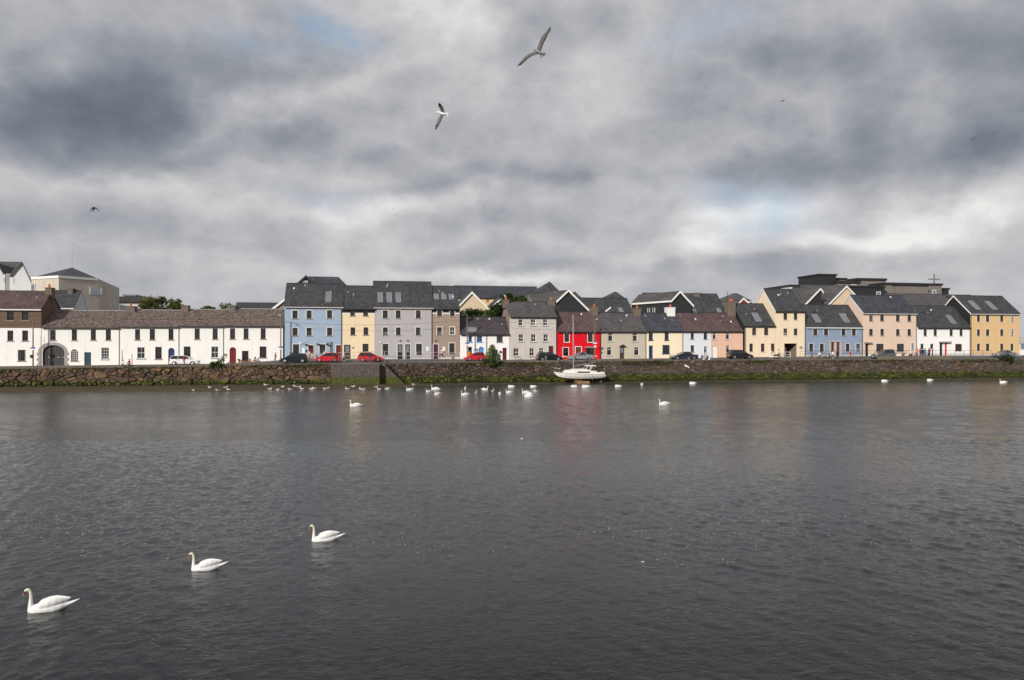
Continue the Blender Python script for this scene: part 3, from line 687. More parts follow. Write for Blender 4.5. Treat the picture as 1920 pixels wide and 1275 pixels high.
MB().ext([(0, -6, z-5.5), (0, 0, z), (0, 6, z-5.5)], (b, 0, 0)).build('roof', SL_GREY, q)
MB().box(.2, b-.2, -5, 5, -.5, z-5.52).build('wall', PB_WHITE, q)
# beige polygonal church-like block with dark pyramid roof
def P3(px, py, v): u = U(px, v); return Vector((u, v, Zp(px, py, v)))
t = lambda x, y: tp('A', x, y)
Ppl = [(*t(290,198), 34), (*t(540,184), 28), (*t(905,210), 33), (*t(1000,256), 35), (*t(1096,296), 47)]
o = P3(*Ppl[1]); root = empty('polygonal_hall', W(o.x, o.y, 3.3), None, 'large beige many-sided hall with low dark pointed roof and mast, behind the left terrace', 'building')
top = [P3(*p)-Vector((o.x, o.y, 3.3)) for p in Ppl]; m = MB()
back = [top[-1]+Vector((-12, 12, 0)), top[0]+Vector((-2, 16, 0))]
ring = top+back
for a, b in zip(ring, ring[1:]+ring[:1]): m.poly([(a.x, a.y, -.5), (b.x, b.y, -.5), tuple(b), tuple(a)])
m.build('wall', PB_BEIGE, root)
pk = P3(*t(662,106), 46)-Vector((o.x, o.y, 3.3)); m = MB()
rg = [p+Vector((0, 0, .02)) for p in ring]
for a, b in zip(rg, rg[1:]+rg[:1]): m.poly([tuple(a), tuple(b), tuple(pk)])
rf = m.build('roof', SL_BACK, root)
m = MB()
for a, b in zip(top[:2], top[1:3]): m.ext([a+Vector((0,-.2,-.35)), b+Vector((0,-.2,-.35)), b+Vector((0,-.2,.1)), a+Vector((0,-.2,.1))], (0, .18, 0))
m.build('fascia_board', WHITE, rf)
MB().tube([pk, pk+Vector((0, 0, 5))], .05, 6).build('mast', METAL, rf)
def facewin(p, q, r0, y0, y1, wv=.55, name='window'):   # window on the wall between plan points p, q at fraction r0 (width .8 m ..)
    d = (q-p); L = math.hypot(d.x, d.y); t_ = Vector((d.x/L, d.y/L, 0)); n_ = Vector((t_.y, -t_.x, 0))
    c = p+d*r0; c.z = 0
    g = MB(); pts = [c-t_*wv+n_*.02, c+t_*wv+n_*.02]; g.ext([(pts[0].x, pts[0].y, y0), (pts[1].x, pts[1].y, y0), (pts[1].x, pts[1].y, y1), (pts[0].x, pts[0].y, y1)], n_*.06)
    w_ = g.build(name, SKYGLASS, root); f = MB()
    for s0 in (-1, 1): f.ext([tuple(c+t_*wv*s0+n_*.02+Vector((0,0,y0-.2))), tuple(c+t_*(wv+.2)*s0+n_*.02+Vector((0,0,y0-.2))), tuple(c+t_*(wv+.2)*s0+n_*.02+Vector((0,0,y1+.2))), tuple(c+t_*wv*s0+n_*.02+Vector((0,0,y1+.2)))], n_*.12)
    f.ext([tuple(c-t_*(wv-.001)+n_*.02+Vector((0,0,y0-.2))), tuple(c+t_*(wv-.001)+n_*.02+Vector((0,0,y0-.2))), tuple(c+t_*(wv-.001)+n_*.02+Vector((0,0,y0))), tuple(c-t_*(wv-.001)+n_*.02+Vector((0,0,y0)))], n_*.12)
    f.build('frame', PB_WHITE, w_)
zz = Zp(*t(893,300), 33)-3.3; facewin(top[1], top[2], .93, zz-.95, zz, .95)
zz = Zp(*t(1048,385), 41)-3.3; facewin(top[3], top[4], .5, zz-1.6, zz); zz = Zp(*t(1048,310), 41)-3.3; facewin(top[3], top[4], .5, zz-1, zz)
zz = Zp(*t(310,260), 33)-3.3; facewin(top[0], top[1], .08, zz-1.6, zz)
house('back_house', 'small house with dark roof and white gable, between the brown gable and beige hall', None, 84, 140, 576, 546.3, PB_WHITE, SL_DARK, v0=13, vr=3.1, zb=3.0, cat='house', chims=[('A',635,683,300,None,0)], fascia=WHITE)
fb = flatblk('flat_roofed_block', 'low white building with grey flat roof left of the reddish tree', 'A', 1098, 375, 1300, 62, 12, PB_WHITE, SL_BACK, wins=[(1098,395,1128,432)], cap=1.2, over=.8)
flatblk('x', None, 'A', 1140, 355, 1245, 64, 8, PB_WHITE, PB_CONC, root=fb, part='plant_room', zb=8)
hip('small_hall', 'grey pointed roof showing between the reddish tree and a chimney', 'B', [(225,500),(420,500)], [(316,402),(320,402)], 0, 34, 14, PB_CONC, SL_BACK)
flatblk('long_block', 'long white building with grey roof edge, behind the terrace beside the pale blue house', 'B', 918, 428, 1345, 45, 14, PB_WHITE, SL_BACK, wins=[(960,468,1008,492),(1095,468,1140,492),(1152,468,1195,492)], cap=1.7, over=.4)
# behind the pale blue house
gabled('back_house', 'dark slope with white edge rising behind the terrace to the pale blue house', 'B', (1480,290), (1215,492), (1700,470), 10, 10, P_GREY2G, SL_DARK, wl=1225)
r = hip('mansard_building', 'dark hipped roof with pale top edge, above the pale blue house', 'C', [(255,200),(820,205)], [(415,98),(715,100)], 0, 16, 9, PB_CONC, SL_BLUE)
gabled('back_house', 'small dark pointed gable above the pale blue house', 'C', (393,88), (275,190), (495,180), 14.5, 6, CLAD, SL_DARK, barge=PB_BLACK, wins=[(363,145,403,172)])
# behind the middle
house('long_building', 'long dark roof over yellow walls, behind the trees in the middle', None, 857, 1016, 558.5, 538.2, PB_YEL, SL_BLUE, v0=36, vr=5, zb=3.3, cat='building', wins=[(912,561,918,567)], frame=WHITE)
gabled('back_house', 'cream gable with white edges, behind the taupe house and white cottages', 'E', (237,250), (100,392), (458,472), 13, 9, PB_CREAM, SL_DARK, cat='house')
gabled('back_house', 'dark slate roof with white edge, half hidden by trees in the middle', 'E', (560,285), (408,420), (640,400), 17, 8, PB_CREAM, SL_DARK, cat='house')
hip('yellow_tower', 'yellow building with dark pyramid roof, highest in the middle', 'E', [(855,278),(1150,278)], [(1010,148),(1014,148)], 0, 30, 12, PB_YEL, SL_DARK, fasc=PB_BLACK)
house('back_house', 'grey roof with seams left of the dark white-edged gable, above the light grey house', 'E', 1000, 1052, 567, 551, PB_CONC, SL_GREY, v0=13, vr=4, zb=3.3)
gabled('back_house', 'black gable with white edges above the red house', 'F', (240,230), (118,345), (462,448), 11, 13, CLAD, SL_GREY, skew=-5, wl=150, cat='house')
hip('back_house', 'dark hipped roof corner just right of the black gable above the red house', 'F', [(250,325),(395,330)], [(300,248),(310,248)], 0, 32, 10, PB_CONC, SL_DARK)
house('long_building', 'long dark slate roof with one skylight, above the putty-beige house', 'F', 1080, 1192, 592, 560.5, PB_CONC, SL_DARK, v0=14, vr=5, zb=3.3, cat='building', skylights=[(738,415,788,452)])
hip('back_house', 'small dark pyramid roof above the putty-beige house', 'F', [(622,330),(832,330)], [(700,250),(722,250)], 0, 30, 9, PB_CONC, SL_DARK)
# black-clad building turned on its plot: long side and gable
t = lambda x, y: tp('G', x, y)
v1, v2 = 10, 27
pA = P3(*t(405,338), v1); pP = P3(*t(492,242), v1+.0); pB = P3(*t(628,388), v1); qA = P3(*t(12,402), v2-6); 
root = empty('black_clad_building', W(pA.x, pA.y, 3.3), None, 'black-clad building with long grey roof and white-edged gable, above the light cream house', 'building')
o = Vector((pA.x, pA.y, 3.3)); A_, P_, B_ = pA-o, pP-o, pB-o; Q_ = qA-o
D_ = Vector((Q_.x, Q_.y, Q_.z-A_.z)); D_.z = 0
m = MB(); m.ext([(A_.x+.3, 0, -.5), (B_.x-.3, 0, -.5), (B_.x-.3, 0, B_.z-.1), (P_.x, 0, P_.z-.15), (A_.x+.3, 0, A_.z-.1)], D_); m.build('wall', CLAD, root)
m = MB(); th = Vector((0, 0, -.16)); oo = -D_.normalized()*.4
for a, b in ((A_, P_), (P_, B_)): m.ext([a+th+oo, b+th+oo, b+oo, a+oo], D_*1.03)
rf = m.build('roof', SL_GREY, root)
m = MB(); ex = oo+Vector((0, -.04, 0)); dz = Vector((0, 0, -.38)); uz = Vector((0, 0, .06))
for a, b in ((A_, P_), (P_, B_)): m.ext([a+dz+ex, b+dz+ex, b+uz+ex, a+uz+ex], (0, .05, 0))
m.ext([A_+oo+Vector((-.06,0,-.3)), A_+oo+Vector((-.02,0,-.3)), A_+oo+Vector((-.02,0,.02)), A_+oo+Vector((-.06,0,.02))], D_*1.03); m.build('barge_board', WHITE, rf)
for f in (.42, .55, .78):
    c = A_+D_*f; nn = Vector((D_.y, -D_.x, 0)).normalized()*-1; tt = D_.normalized(); c = c+Vector((.3,0,0))+nn*.05; c.z = A_.z-1.2
    w_ = MB().ext([c-tt*.25+Vector((0,0,-.9)), c+tt*.25+Vector((0,0,-.9)), c+tt*.25, c-tt*.25], nn*.06).build('window', SKYGLASS, root)
    MB().ext([c-tt*.33+Vector((0,0,-1.0)), c-tt*.26+Vector((0,0,-1.0)), c-tt*.26+Vector((0,0,.06)), c-tt*.33+Vector((0,0,.06))], nn*.1).ext([c+tt*.26+Vector((0,0,-1.0)), c+tt*.33+Vector((0,0,-1.0)), c+tt*.33+Vector((0,0,.06)), c+tt*.26+Vector((0,0,.06))], nn*.1).build('frame', WHITE, w_)
house('back_house', 'low dark roof with stubby chimney behind the black-clad building', 'G', 1217, 1262, 562, 551, PB_WHITE, SL_DARK, v0=32, vr=4, zb=3.3, chims=[('G',225,292,258,None,0)])
house('long_building', 'dark slate roof with two skylights, above the ice-blue and peach houses', 'G', 1272, 1366, 592, 552.3, PB_CONC, SL_DARK, v0=12, vr=5, zb=3.3, cat='building', chims=[('G',630,690,262,None,0)], skylights=[(630,425,668,462),(870,422,918,462)])
hip('back_house', 'dark pyramid roof behind the peach house chimney', 'H', [(20,345),(280,348)], [(80,263),(120,265)], 0, 28, 10, PB_CONC, SL_GREY)
gabled('back_house', 'small crimson gable with white edges behind the peach house chimney', 'H', (176,310), (112,375), (248,378), 24, 6, plain('crimson_render', (.33,.02,.03), .8), SL_GREY, cat='house')
# aerial
q = MB(); p0 = P3(*tp('G', 978, 345), 13)
ae = empty('roof_aerial', W(p0.x, p0.y, p0.z), None, 'thin television aerial on the slate roof above the peach house', 'aerial')
q.tube([(0,0,-1.2),(0,0,2.0)], .035, 5); q.build('mast', DARKMETAL, ae)
q = MB(); [q.tube([(-.3,0,z_),(.3,0,z_)], .025, 4) for z_ in (1.0,1.4,1.8)]; q.build('crossbar', DARKMETAL, ae)
# behind the cornflower house
house('back_house', 'grey slate roof behind the taller pale yellow house, with white-edged dark gap', 'I', 1512, 1536, 578, 541, PB_CONC, SL_GREY, v0=11, vr=5, zb=3.3, barge=None)
gabled('back_house', 'dark narrow gable with bold white edge above the cornflower blue house', 'I', (302,215), (140,382), (332,252), 9.5, 8, CLAD, SL_GREY, wr=318, cat='house')
gabled('back_house', 'cream gable with white edges above the cornflower blue house', 'I', (562,190), (365,392), (662,292), 11, 12, PB_CREAM, SL_GREY, skew=-4, cat='house')
house('back_house', 'broad grey slate roof between the two gables above the cornflower blue house', 'I', 1528, 1600, 578, 536, PB_CONC, SL_GREY, v0=14, vr=5, zb=3.3)
# the dark flat-roofed building
hb = flatblk('dark_flat_block', 'large dark concrete building of stacked flat-roofed boxes on the right skyline', 'I', 10, 180, 178, 48, 12, P_ICE, PB_BLACK, cap=.5)
def more(t_, x0, y0, x1, v, d, m, part='wall', wins=(), cap=.4): flatblk('x', None, t_, x0, y0, x1, v, d, m, PB_BLACK, root=hb, part=part, wins=wins, cap=cap)
more('I', 180, 172, 300, 47, 12, PB_CONC); more('I', 292, 72, 466, 45, 9, PB_BLACK, 'tower'); more('I', 467, 112, 565, 47, 9, PB_CONC)
more('I', 470, 140, 700, 44, 14, PB_CONC, wins=[(622,180,662,210)], cap=.7); more('I', 680, 115, 960, 48, 14, PB_CONC, cap=.6)
more('I', 560, 190, 948, 40, 10, PB_BLACK, 'clad_wing', wins=[(870,252,905,290)]); more('I', 950, 160, 1300, 42, 14, PB_CONC, cap=.6)
more('J', 100, 165, 455, 43, 13, PB_CONC, wins=[(190,262,245,280),(365,235,395,290)], cap=.5); more('J', 456, 212, 525, 45, 8, PB_BLACK)
more('J', 0, 186, 320, 41, 8, PB_CONC, 'front_wing', cap=.15)
z0 = Zp(*tp('J', 380, 168), 45); z1 = Zp(*tp('J', 380, 70), 45); u_ = U(tp('J', 380, 0)[0], 45); cr = empty('roof_cross', W(u_, 45, z0-.3), None, 'tall thin cross standing on the dark concrete building', 'cross')
MB().box(-.12,.12,-.12,.12,0,z1-z0+.3).build('upright', PB_CONC, cr); zb_ = Zp(*tp('J', 380, 126), 45)-z0+.3; hw = (U(tp('J',437,0)[0],45)-U(tp('J',325,0)[0],45))/2
MB().box(-hw,hw,-.1,.1,zb_-.14,zb_+.14).build('crossbar', PB_CONC, cr)
house('back_house', 'long grey roof with pale ridge between the pale salmon and ochre houses', 'J', 1690, 1800, 573.5, 553, PB_CONC, SL_GREY, v0=14, vr=5.5, zb=3.3, fascia=LEAD)
hip('back_house', 'low dark roof behind the ochre house, far right', 'J', [(380,300),(760,302)], [(520,276),(745,280)], 0, 30, 12, PB_CONC, SL_DARK, fasc=PB_BLACK)
flatblk('side_extension', 'low white and dark building at the right frame edge, past the ochre house', 'J', 1238, 700, 1700, 9, 12, [P_WHITE2][0], PLINTH, wins=[(1240,765,1600,822)], cap=1.4)
# ------------------------------------------------------------------ ground, road, quay, water
def sheet(name, us, vs, zf, m, kind='structure'):
    mb = MB(); idx = {}
    for i, u in enumerate(us):
        for j, v in enumerate(vs):
            idx[i, j] = len(mb.v); mb.v.append(tuple(W(u, v, zf(u, v))))
    for i in range(len(us)-1):
        for j in range(len(vs)-1):
            mb.f.append((idx[i,j], idx[i+1,j], idx[i+1,j+1], idx[i,j+1])); mb.m.append(0)
    return tag(mb.build(name, m), kind=kind)
def asphalt(name, c, sc):
    m, nt, b = nodes(name); b.inputs['Roughness'].default_value = .85
    tc = N(nt, 'ShaderNodeTexCoord'); n1 = N(nt, 'ShaderNodeTexNoise', Scale=.35, Detail=6.0); n2 = N(nt, 'ShaderNodeTexNoise', Scale=sc, Detail=3.0)
    for n in (n1, n2): nt.links.new(tc.outputs['Object'], n.inputs['Vector'])
    r = ramp(nt, [(.3, tuple(x*.75 for x in c)), (.7, tuple(x*1.3 for x in c))]); nt.links.new(n1.outputs['Fac'], r.inputs[0])
    nt.links.new(mixc(nt, mth(nt, 'MULTIPLY', n2.outputs['Fac'], .4), r.outputs[0], tuple(x*1.6 for x in c)), b.inputs['Base Color'])
    MC[name] = m; return m
ASPH = asphalt('asphalt', (.07, .068, .068), 30); PAVE = asphalt('pavement_concrete', (.20, .19, .18), 12); EARTH = asphalt('yard_ground', (.09, .085, .075), 4)
COPE = asphalt('quay_coping_concrete', (.115, .10, .088), 9)
def rng(a, b, s):
    n = max(1, int(round((b-a)/s))); return [a+(b-a)*k/n for k in range(n+1)]
UU = [-500, -200, -90]+rng(-60, 260, 4)[0:]+[330, 600]
sheet('ground', UU, [VW, -7, -4, -1.9, 0, 20, 60, 200, 900], lambda u, v: gz(u, v)-.02, EARTH)
sheet('road', UU[2:-1], [VW+.75, -7.5, -5, -2.05], lambda u, v: gz(u, v)-.016+.004, ASPH)
# raised pavement with a kerb along the house fronts
mb = MB(); us = UU[2:-1]
for a, b in zip(us, us[1:]):
    P = lambda u, v, d: tuple(W(u, v, gz(u, v)+d))
    mb.poly([P(a,-1.9,.1), P(b,-1.9,.1), P(b,-.005,.03), P(a,-.005,.03)]); mb.poly([P(a,-2.05,.1), P(b,-2.05,.1), P(b,-1.9,.1), P(a,-1.9,.1)], 1); mb.poly([P(a,-2.05,-.05), P(b,-2.05,-.05), P(b,-2.05,.1), P(a,-2.05,.1)], 1)
tag(mb.build('pavement', [PAVE, COPE]), kind='structure')
# yellow line by the kerb
mb = MB()
for a, b in zip(us, us[1:]): mb.poly([tuple(W(a,-2.35,gz(a,-2.35)-.008)), tuple(W(b,-2.35,gz(b,-2.35)-.008)), tuple(W(b,-2.25,gz(b,-2.25)-.008)), tuple(W(a,-2.25,gz(a,-2.25)-.008))])
tag(mb.build('road_marking', plain('yellow_line', (.5,.35,.04), .7)), kind='structure')

# --- water: dark tidal river, real waves with finer ripples as bump
import numpy as np
def water_mat():
    m, nt, b = nodes('river_water'); b.inputs['Base Color'].default_value = (.004, .006, .0065, 1); b.inputs['IOR'].default_value = 1.333
    b.inputs['Specular IOR Level'].default_value = .45
    g = N(nt, 'ShaderNodeNewGeometry')
    def noise(scale, sx, sy, det, rot=0, rough=.55, dist=0):
        mp = N(nt, 'ShaderNodeMapping'); mp.inputs['Scale'].default_value = (sx, sy, 1); mp.inputs['Rotation'].default_value = (0, 0, rot)
        nt.links.new(g.outputs['Position'], mp.inputs['Vector'])
        n = N(nt, 'ShaderNodeTexNoise', Scale=scale, Detail=det, Roughness=rough, Distortion=dist); nt.links.new(mp.outputs[0], n.inputs['Vector']); return n.outputs['Fac']
    big = noise(.05, .5, 1.0, 4.0, R(-8)); r = ramp(nt, [(.40, (0,0,0)), (.62, (1,1,1))]); nt.links.new(big, r.inputs[0])
    chop = noise(5.0, .85, 1.15, 4.0, R(-14), .62, .5); fine = noise(14.0, .9, 1.1, 3.0, R(10), .6)
    h = mth(nt, 'MULTIPLY', mth(nt, 'ADD', mth(nt, 'MULTIPLY', chop, BUMP1), mth(nt, 'MULTIPLY', fine, BUMP2)), mth(nt, 'MULTIPLY_ADD', r.outputs[0], .7, .6))
    bp = N(nt, 'ShaderNodeBump', Strength=1.0, Distance=1.0); nt.links.new(h, bp.inputs['Height']); nt.links.new(bp.outputs[0], b.inputs['Normal'])
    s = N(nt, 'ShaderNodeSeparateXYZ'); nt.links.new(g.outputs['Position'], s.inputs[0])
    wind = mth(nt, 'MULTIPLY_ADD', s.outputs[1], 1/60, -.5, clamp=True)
    far_sheen = mth(nt, 'MULTIPLY_ADD', s.outputs[1], 1/22, -14/22, clamp=True)      # base colour lightened with distance to paint in the reflected sheen
    nt.links.new(mixc(nt, far_sheen, (.003, .005, .0055), (.052, .057, .061)), b.inputs['Base Color'])
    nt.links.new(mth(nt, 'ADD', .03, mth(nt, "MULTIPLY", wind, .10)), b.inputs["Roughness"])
    return m
BUMP1, BUMP2 = .028, .008
WS, WM, WL_ = .135, .045, .014
rs_ = np.random.RandomState(4)
def comps(lo, hi, n, slope):
    lam = np.exp(rs_.uniform(np.log(lo), np.log(hi), n)); th = np.radians(200+rs_.normal(0, 42, n)); k = 2*np.pi/lam
    return [(kk*np.cos(t), kk*np.sin(t), slope*(2/n)**.5/kk, p) for kk, t, p in zip(k, th, rs_.uniform(0, 6.283, n))]
SHORT, MIDW, LONG = comps(.28, .75, 34, WS), comps(.75, 1.8, 26, WM), comps(1.8, 6.5, 20, WL_)
def height(x, y, short):
    # gusts: patches of stronger and weaker ripple
    gust = .75+.35*np.sin(.11*x+.05*y+1.0)*np.sin(.03*x-.13*y+.4)+.25*np.sin(.021*x+.19*y+2.2)*np.sin(.07*x+.045*y)
    gust = np.clip(gust, .3, 1.35)
    h = np.zeros_like(x)
    for cs, g_ in ((LONG, None), (MIDW, gust), (SHORT if short else [], gust)):
        if not cs: continue
        q = np.zeros_like(x)
        for kx, ky, am, ph in cs: q += am*np.sin(kx*x+ky*y+ph)
        h += q if g_ is None else q*g_
    return h
V_, F_ = [], []; off = 0
def patch(x0, x1, y0, y1, dx, dy, short, z=None):
    global off
    nx, ny = int(round((x1-x0)/dx))+1, int(round((y1-y0)/dy))+1
    X, Y = np.meshgrid(np.linspace(x0, x1, nx), np.linspace(y0, y1, ny)); Z = height(X, Y, short) if z is None else np.full_like(X, z)
    V_.append(np.stack([X, Y, Z], -1).reshape(-1, 3)); I = np.arange(nx*ny).reshape(ny, nx)+off
    F_.append(np.stack([I[:-1,:-1], I[:-1,1:], I[1:,1:], I[1:,:-1]], -1).reshape(-1, 4)); off += nx*ny
patch(-34, 34, 9, 26, .06, .06, True)
patch(-58, 58, 25.95, 48, .095, .085, True)
patch(-125, 140, 47.9, 125, .27, .18, False)
patch(-170, 190, 124.8, 165, .42, .26, False)
for r_ in ((-1800,1800,-600,9.02),(-1800,-33.95,9,26),(33.95,1800,9,26),(-1800,-57.9,25.9,48),(57.9,1800,25.9,48),(-1800,-124.8,47.9,125),(139.8,1800,47.9,125),(-1800,-169.5,124.8,165),(189.5,1800,124.8,165),(-1800,1800,164.9,1500)):
    patch(*r_, r_[1]-r_[0], r_[3]-r_[2], False, z=0.0)
VV = np.concatenate(V_).astype(np.float32); FF = np.concatenate(F_).astype(np.int32)
me = bpy.data.meshes.new('water'); me.vertices.add(len(VV)); me.vertices.foreach_set('co', VV.ravel()); me.loops.add(FF.size); me.loops.foreach_set('vertex_index', FF.ravel())
me.polygons.add(len(FF)); me.polygons.foreach_set('loop_start', np.arange(0, FF.size, 4, dtype=np.int32)); me.polygons.foreach_set('use_smooth', np.ones(len(FF), dtype=bool)); me.update(calc_edges=True)
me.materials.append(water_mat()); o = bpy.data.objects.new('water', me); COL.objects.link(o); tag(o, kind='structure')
fm = MB(); random.seed(77)  # glitter on the ripples, modelled as tiny pale flecks
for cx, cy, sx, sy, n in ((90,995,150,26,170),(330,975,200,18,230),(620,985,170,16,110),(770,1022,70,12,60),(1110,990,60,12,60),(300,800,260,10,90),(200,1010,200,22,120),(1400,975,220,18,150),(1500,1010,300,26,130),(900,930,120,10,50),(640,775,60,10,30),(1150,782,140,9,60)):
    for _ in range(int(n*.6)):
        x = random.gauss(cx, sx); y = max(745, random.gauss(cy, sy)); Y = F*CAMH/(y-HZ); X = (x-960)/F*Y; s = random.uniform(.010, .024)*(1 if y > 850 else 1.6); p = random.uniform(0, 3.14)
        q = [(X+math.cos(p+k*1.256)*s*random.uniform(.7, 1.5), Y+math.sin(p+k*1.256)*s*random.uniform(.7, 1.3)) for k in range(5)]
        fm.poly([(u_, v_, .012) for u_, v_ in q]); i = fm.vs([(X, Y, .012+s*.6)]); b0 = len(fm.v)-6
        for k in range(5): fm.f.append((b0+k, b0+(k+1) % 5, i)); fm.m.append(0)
tag(fm.build('glint_flecks', plain('glint', (.38,.38,.39), .6), fix=False), 'scattered bands of tiny white flecks set on the river as painted sparkle', 'glint', kind='stuff')

# --- foreshore of mud and weed
def bank_mat():
    m, nt, b = nodes('foreshore_mud'); b.inputs['Roughness'].default_value = .9; b.inputs['Specular IOR Level'].default_value = .15
    g = N(nt, 'ShaderNodeNewGeometry'); n1 = N(nt, 'ShaderNodeTexNoise', Scale=.5, Detail=5.0, Roughness=.65); n2 = N(nt, 'ShaderNodeTexNoise', Scale=5.0, Detail=5.0)
    for n in (n1, n2): nt.links.new(g.outputs['Position'], n.inputs['Vector'])
    s = N(nt, 'ShaderNodeSeparateXYZ'); nt.links.new(g.outputs['Position'], s.inputs[0])
    c = mixc(nt, n2.outputs['Fac'], (.035, .026, .018), (.15, .115, .08))
    r = ramp(nt, [(.42, (0,0,0)), (.6, (1,1,1))]); nt.links.new(n1.outputs['Fac'], r.inputs[0])
    c = mixc(nt, mth(nt, 'MULTIPLY', r.outputs[0], .7), c, (.035, .042, .010))
    nt.links.new(c, b.inputs['Base Color'])
    bp = N(nt, 'ShaderNodeBump', Strength=.6, Distance=.12); nt.links.new(n2.outputs['Fac'], bp.inputs['Height']); nt.links.new(bp.outputs[0], b.inputs['Normal'])
    return m
WL = [(-150,739),(0,738),(150,736.5),(300,735),(420,734),(540,730.5),(700,729.5),(760,725.5),(850,721.8),(1000,719.5),(1200,717.7),(1400,715.2),(1600,714.2),(1760,712.6),(1920,710.8),(2200,709)]
BZ = [(-200,.14),(0,.14),(200,.14),(400,.16),(560,.12),(720,.06),(1000,.03),(2200,.02)]   # height of the foreshore at the wall foot
mb = MB(); prev = None
random.seed(3)
for px in range(-150, 2200, 6):
    y = interp(WL, px)+random.uniform(-.35, .35)
    Y = F*CAMH/(y-HZ); X = (px-960)/F*Y
    u0 = U(px, VW); a = W(u0, VW+.5, interp(BZ, px)+.03)
    wl = Vector((X, Y, .0)); mid = a.lerp(wl, .5); mid.z = a.z*.55+random.uniform(0, .04); dn = wl+(wl-a).normalized()*1.2
    if wl.y > a.y-.2: wl = Vector((a.x, a.y-.3, 0)); mid = a.lerp(wl, .5)
    row = [tuple(a), tuple(mid), (wl.x, wl.y, .01), (dn.x, dn.y, -.25)]
    i = mb.vs(row)
    if prev is not None:
        for k in range(3): mb.f.append((prev+k, i+k, i+k+1, prev+k+1)); mb.m.append(0)
    prev = i
tag(mb.build('foreshore', bank_mat(), smooth=True), kind='structure')

# --- quay wall of rubble stones
def stone_mat(name, stops, moss_z, grey=0.0):
    m, nt, b = nodes(name); b.inputs['Roughness'].default_value = .85; b.inputs['Specular IOR Level'].default_value = .3
    g = N(nt, 'ShaderNodeNewGeometry'); s = N(nt, 'ShaderNodeSeparateXYZ'); nt.links.new(g.outputs['Position'], s.inputs[0])
    r = ramp(nt, stops); nt.links.new(g.outputs['Random Per Island'], r.inputs[0])
    n1 = N(nt, 'ShaderNodeTexNoise', Scale=.28, Detail=5.0, Roughness=.7); n2 = N(nt, 'ShaderNodeTexNoise', Scale=2.4, Detail=5.0, Roughness=.65)
    for n in (n1, n2): nt.links.new(g.outputs['Position'], n.inputs['Vector'])
    c = mixc(nt, mth(nt, 'MULTIPLY_ADD', n2.outputs['Fac'], 1.6, -.35, clamp=True), r.outputs[0], tuple(x*.4 for x in (.16, .12, .09)))
    r1 = ramp(nt, [(.4, (0,0,0)), (.62, (1,1,1))]); nt.links.new(n1.outputs['Fac'], r1.inputs[0])
    c = mixc(nt, mth(nt, 'MULTIPLY', r1.outputs[0], .35+grey), c, (.115, .10, .092))
    n3 = N(nt, 'ShaderNodeTexNoise', Scale=9.0, Detail=4.0, Roughness=.7); nt.links.new(g.outputs['Position'], n3.inputs['Vector'])
    r3 = ramp(nt, [(.3, (.35,.35,.35)), (.5, (.85,.85,.85)), (.7, (1.5,1.45,1.4))]); nt.links.new(n3.outputs['Fac'], r3.inputs[0]); c = mixc(nt, 1.0, c, r3.outputs[0], 'MULTIPLY')
    # weed line: height broken up by noise
    hz = mth(nt, 'ADD', s.outputs[2], mth(nt, 'MULTIPLY_ADD', n2.outputs['Fac'], .9, -.45))
    mo = mth(nt, 'SUBTRACT', 1.0, mth(nt, 'MULTIPLY_ADD', hz, 3.0, -3.0*moss_z+.5, clamp=True), clamp=True)
    rr = mth(nt, 'MULTIPLY_ADD', g.outputs['Random Per Island'], 7.3, 0); rr = mth(nt, 'FRACT', rr)
    mc = ramp(nt, [(0, (.018, .025, .006)), (.5, (.038, .052, .007)), (1, (.085, .10, .009))]); nt.links.new(rr, mc.inputs[0])
    c = mixc(nt, mth(nt, 'MULTIPLY', mo, .92), c, mc.outputs[0])
    wet = mth(nt, 'MULTIPLY_ADD', hz, -4.0, 1.6, clamp=True)
    c = mixc(nt, mth(nt, 'MULTIPLY', wet, .7), c, (.018, .017, .008))
    # grass and lichen along the top course
    nt.links.new(c, b.inputs['Base Color'])
    bp = N(nt, 'ShaderNodeBump', Strength=.7, Distance=.08); nt.links.new(n2.outputs['Fac'], bp.inputs['Height']); nt.links.new(bp.outputs[0], b.inputs['Normal'])
    MC[name] = m; return m
WARM = [(0, (.045,.028,.02)), (.25, (.10,.058,.034)), (.5, (.16,.095,.052)), (.7, (.12,.085,.065)), (.86, (.30,.165,.075)), (1, (.34,.21,.13))]
DULL = [(0, (.04,.03,.025)), (.3, (.095,.068,.052)), (.6, (.13,.098,.08)), (.82, (.17,.13,.105)), (.95, (.26,.15,.09)), (1, (.36,.31,.27))]
def clip(poly, a, b, c):      # keep a*x+b*y<=c
    out = []
    for i, p in enumerate(poly):
        q = poly[(i+1) % len(poly)]; dp = a*p[0]+b*p[1]-c; dq = a*q[0]+b*q[1]-c
        if dp <= 0: out.append(p)
        if (dp < 0) != (dq < 0) and dp != dq:
            t_ = dp/(dp-dq); out.append((p[0]+(q[0]-p[0])*t_, p[1]+(q[1]-p[1])*t_))
    return out
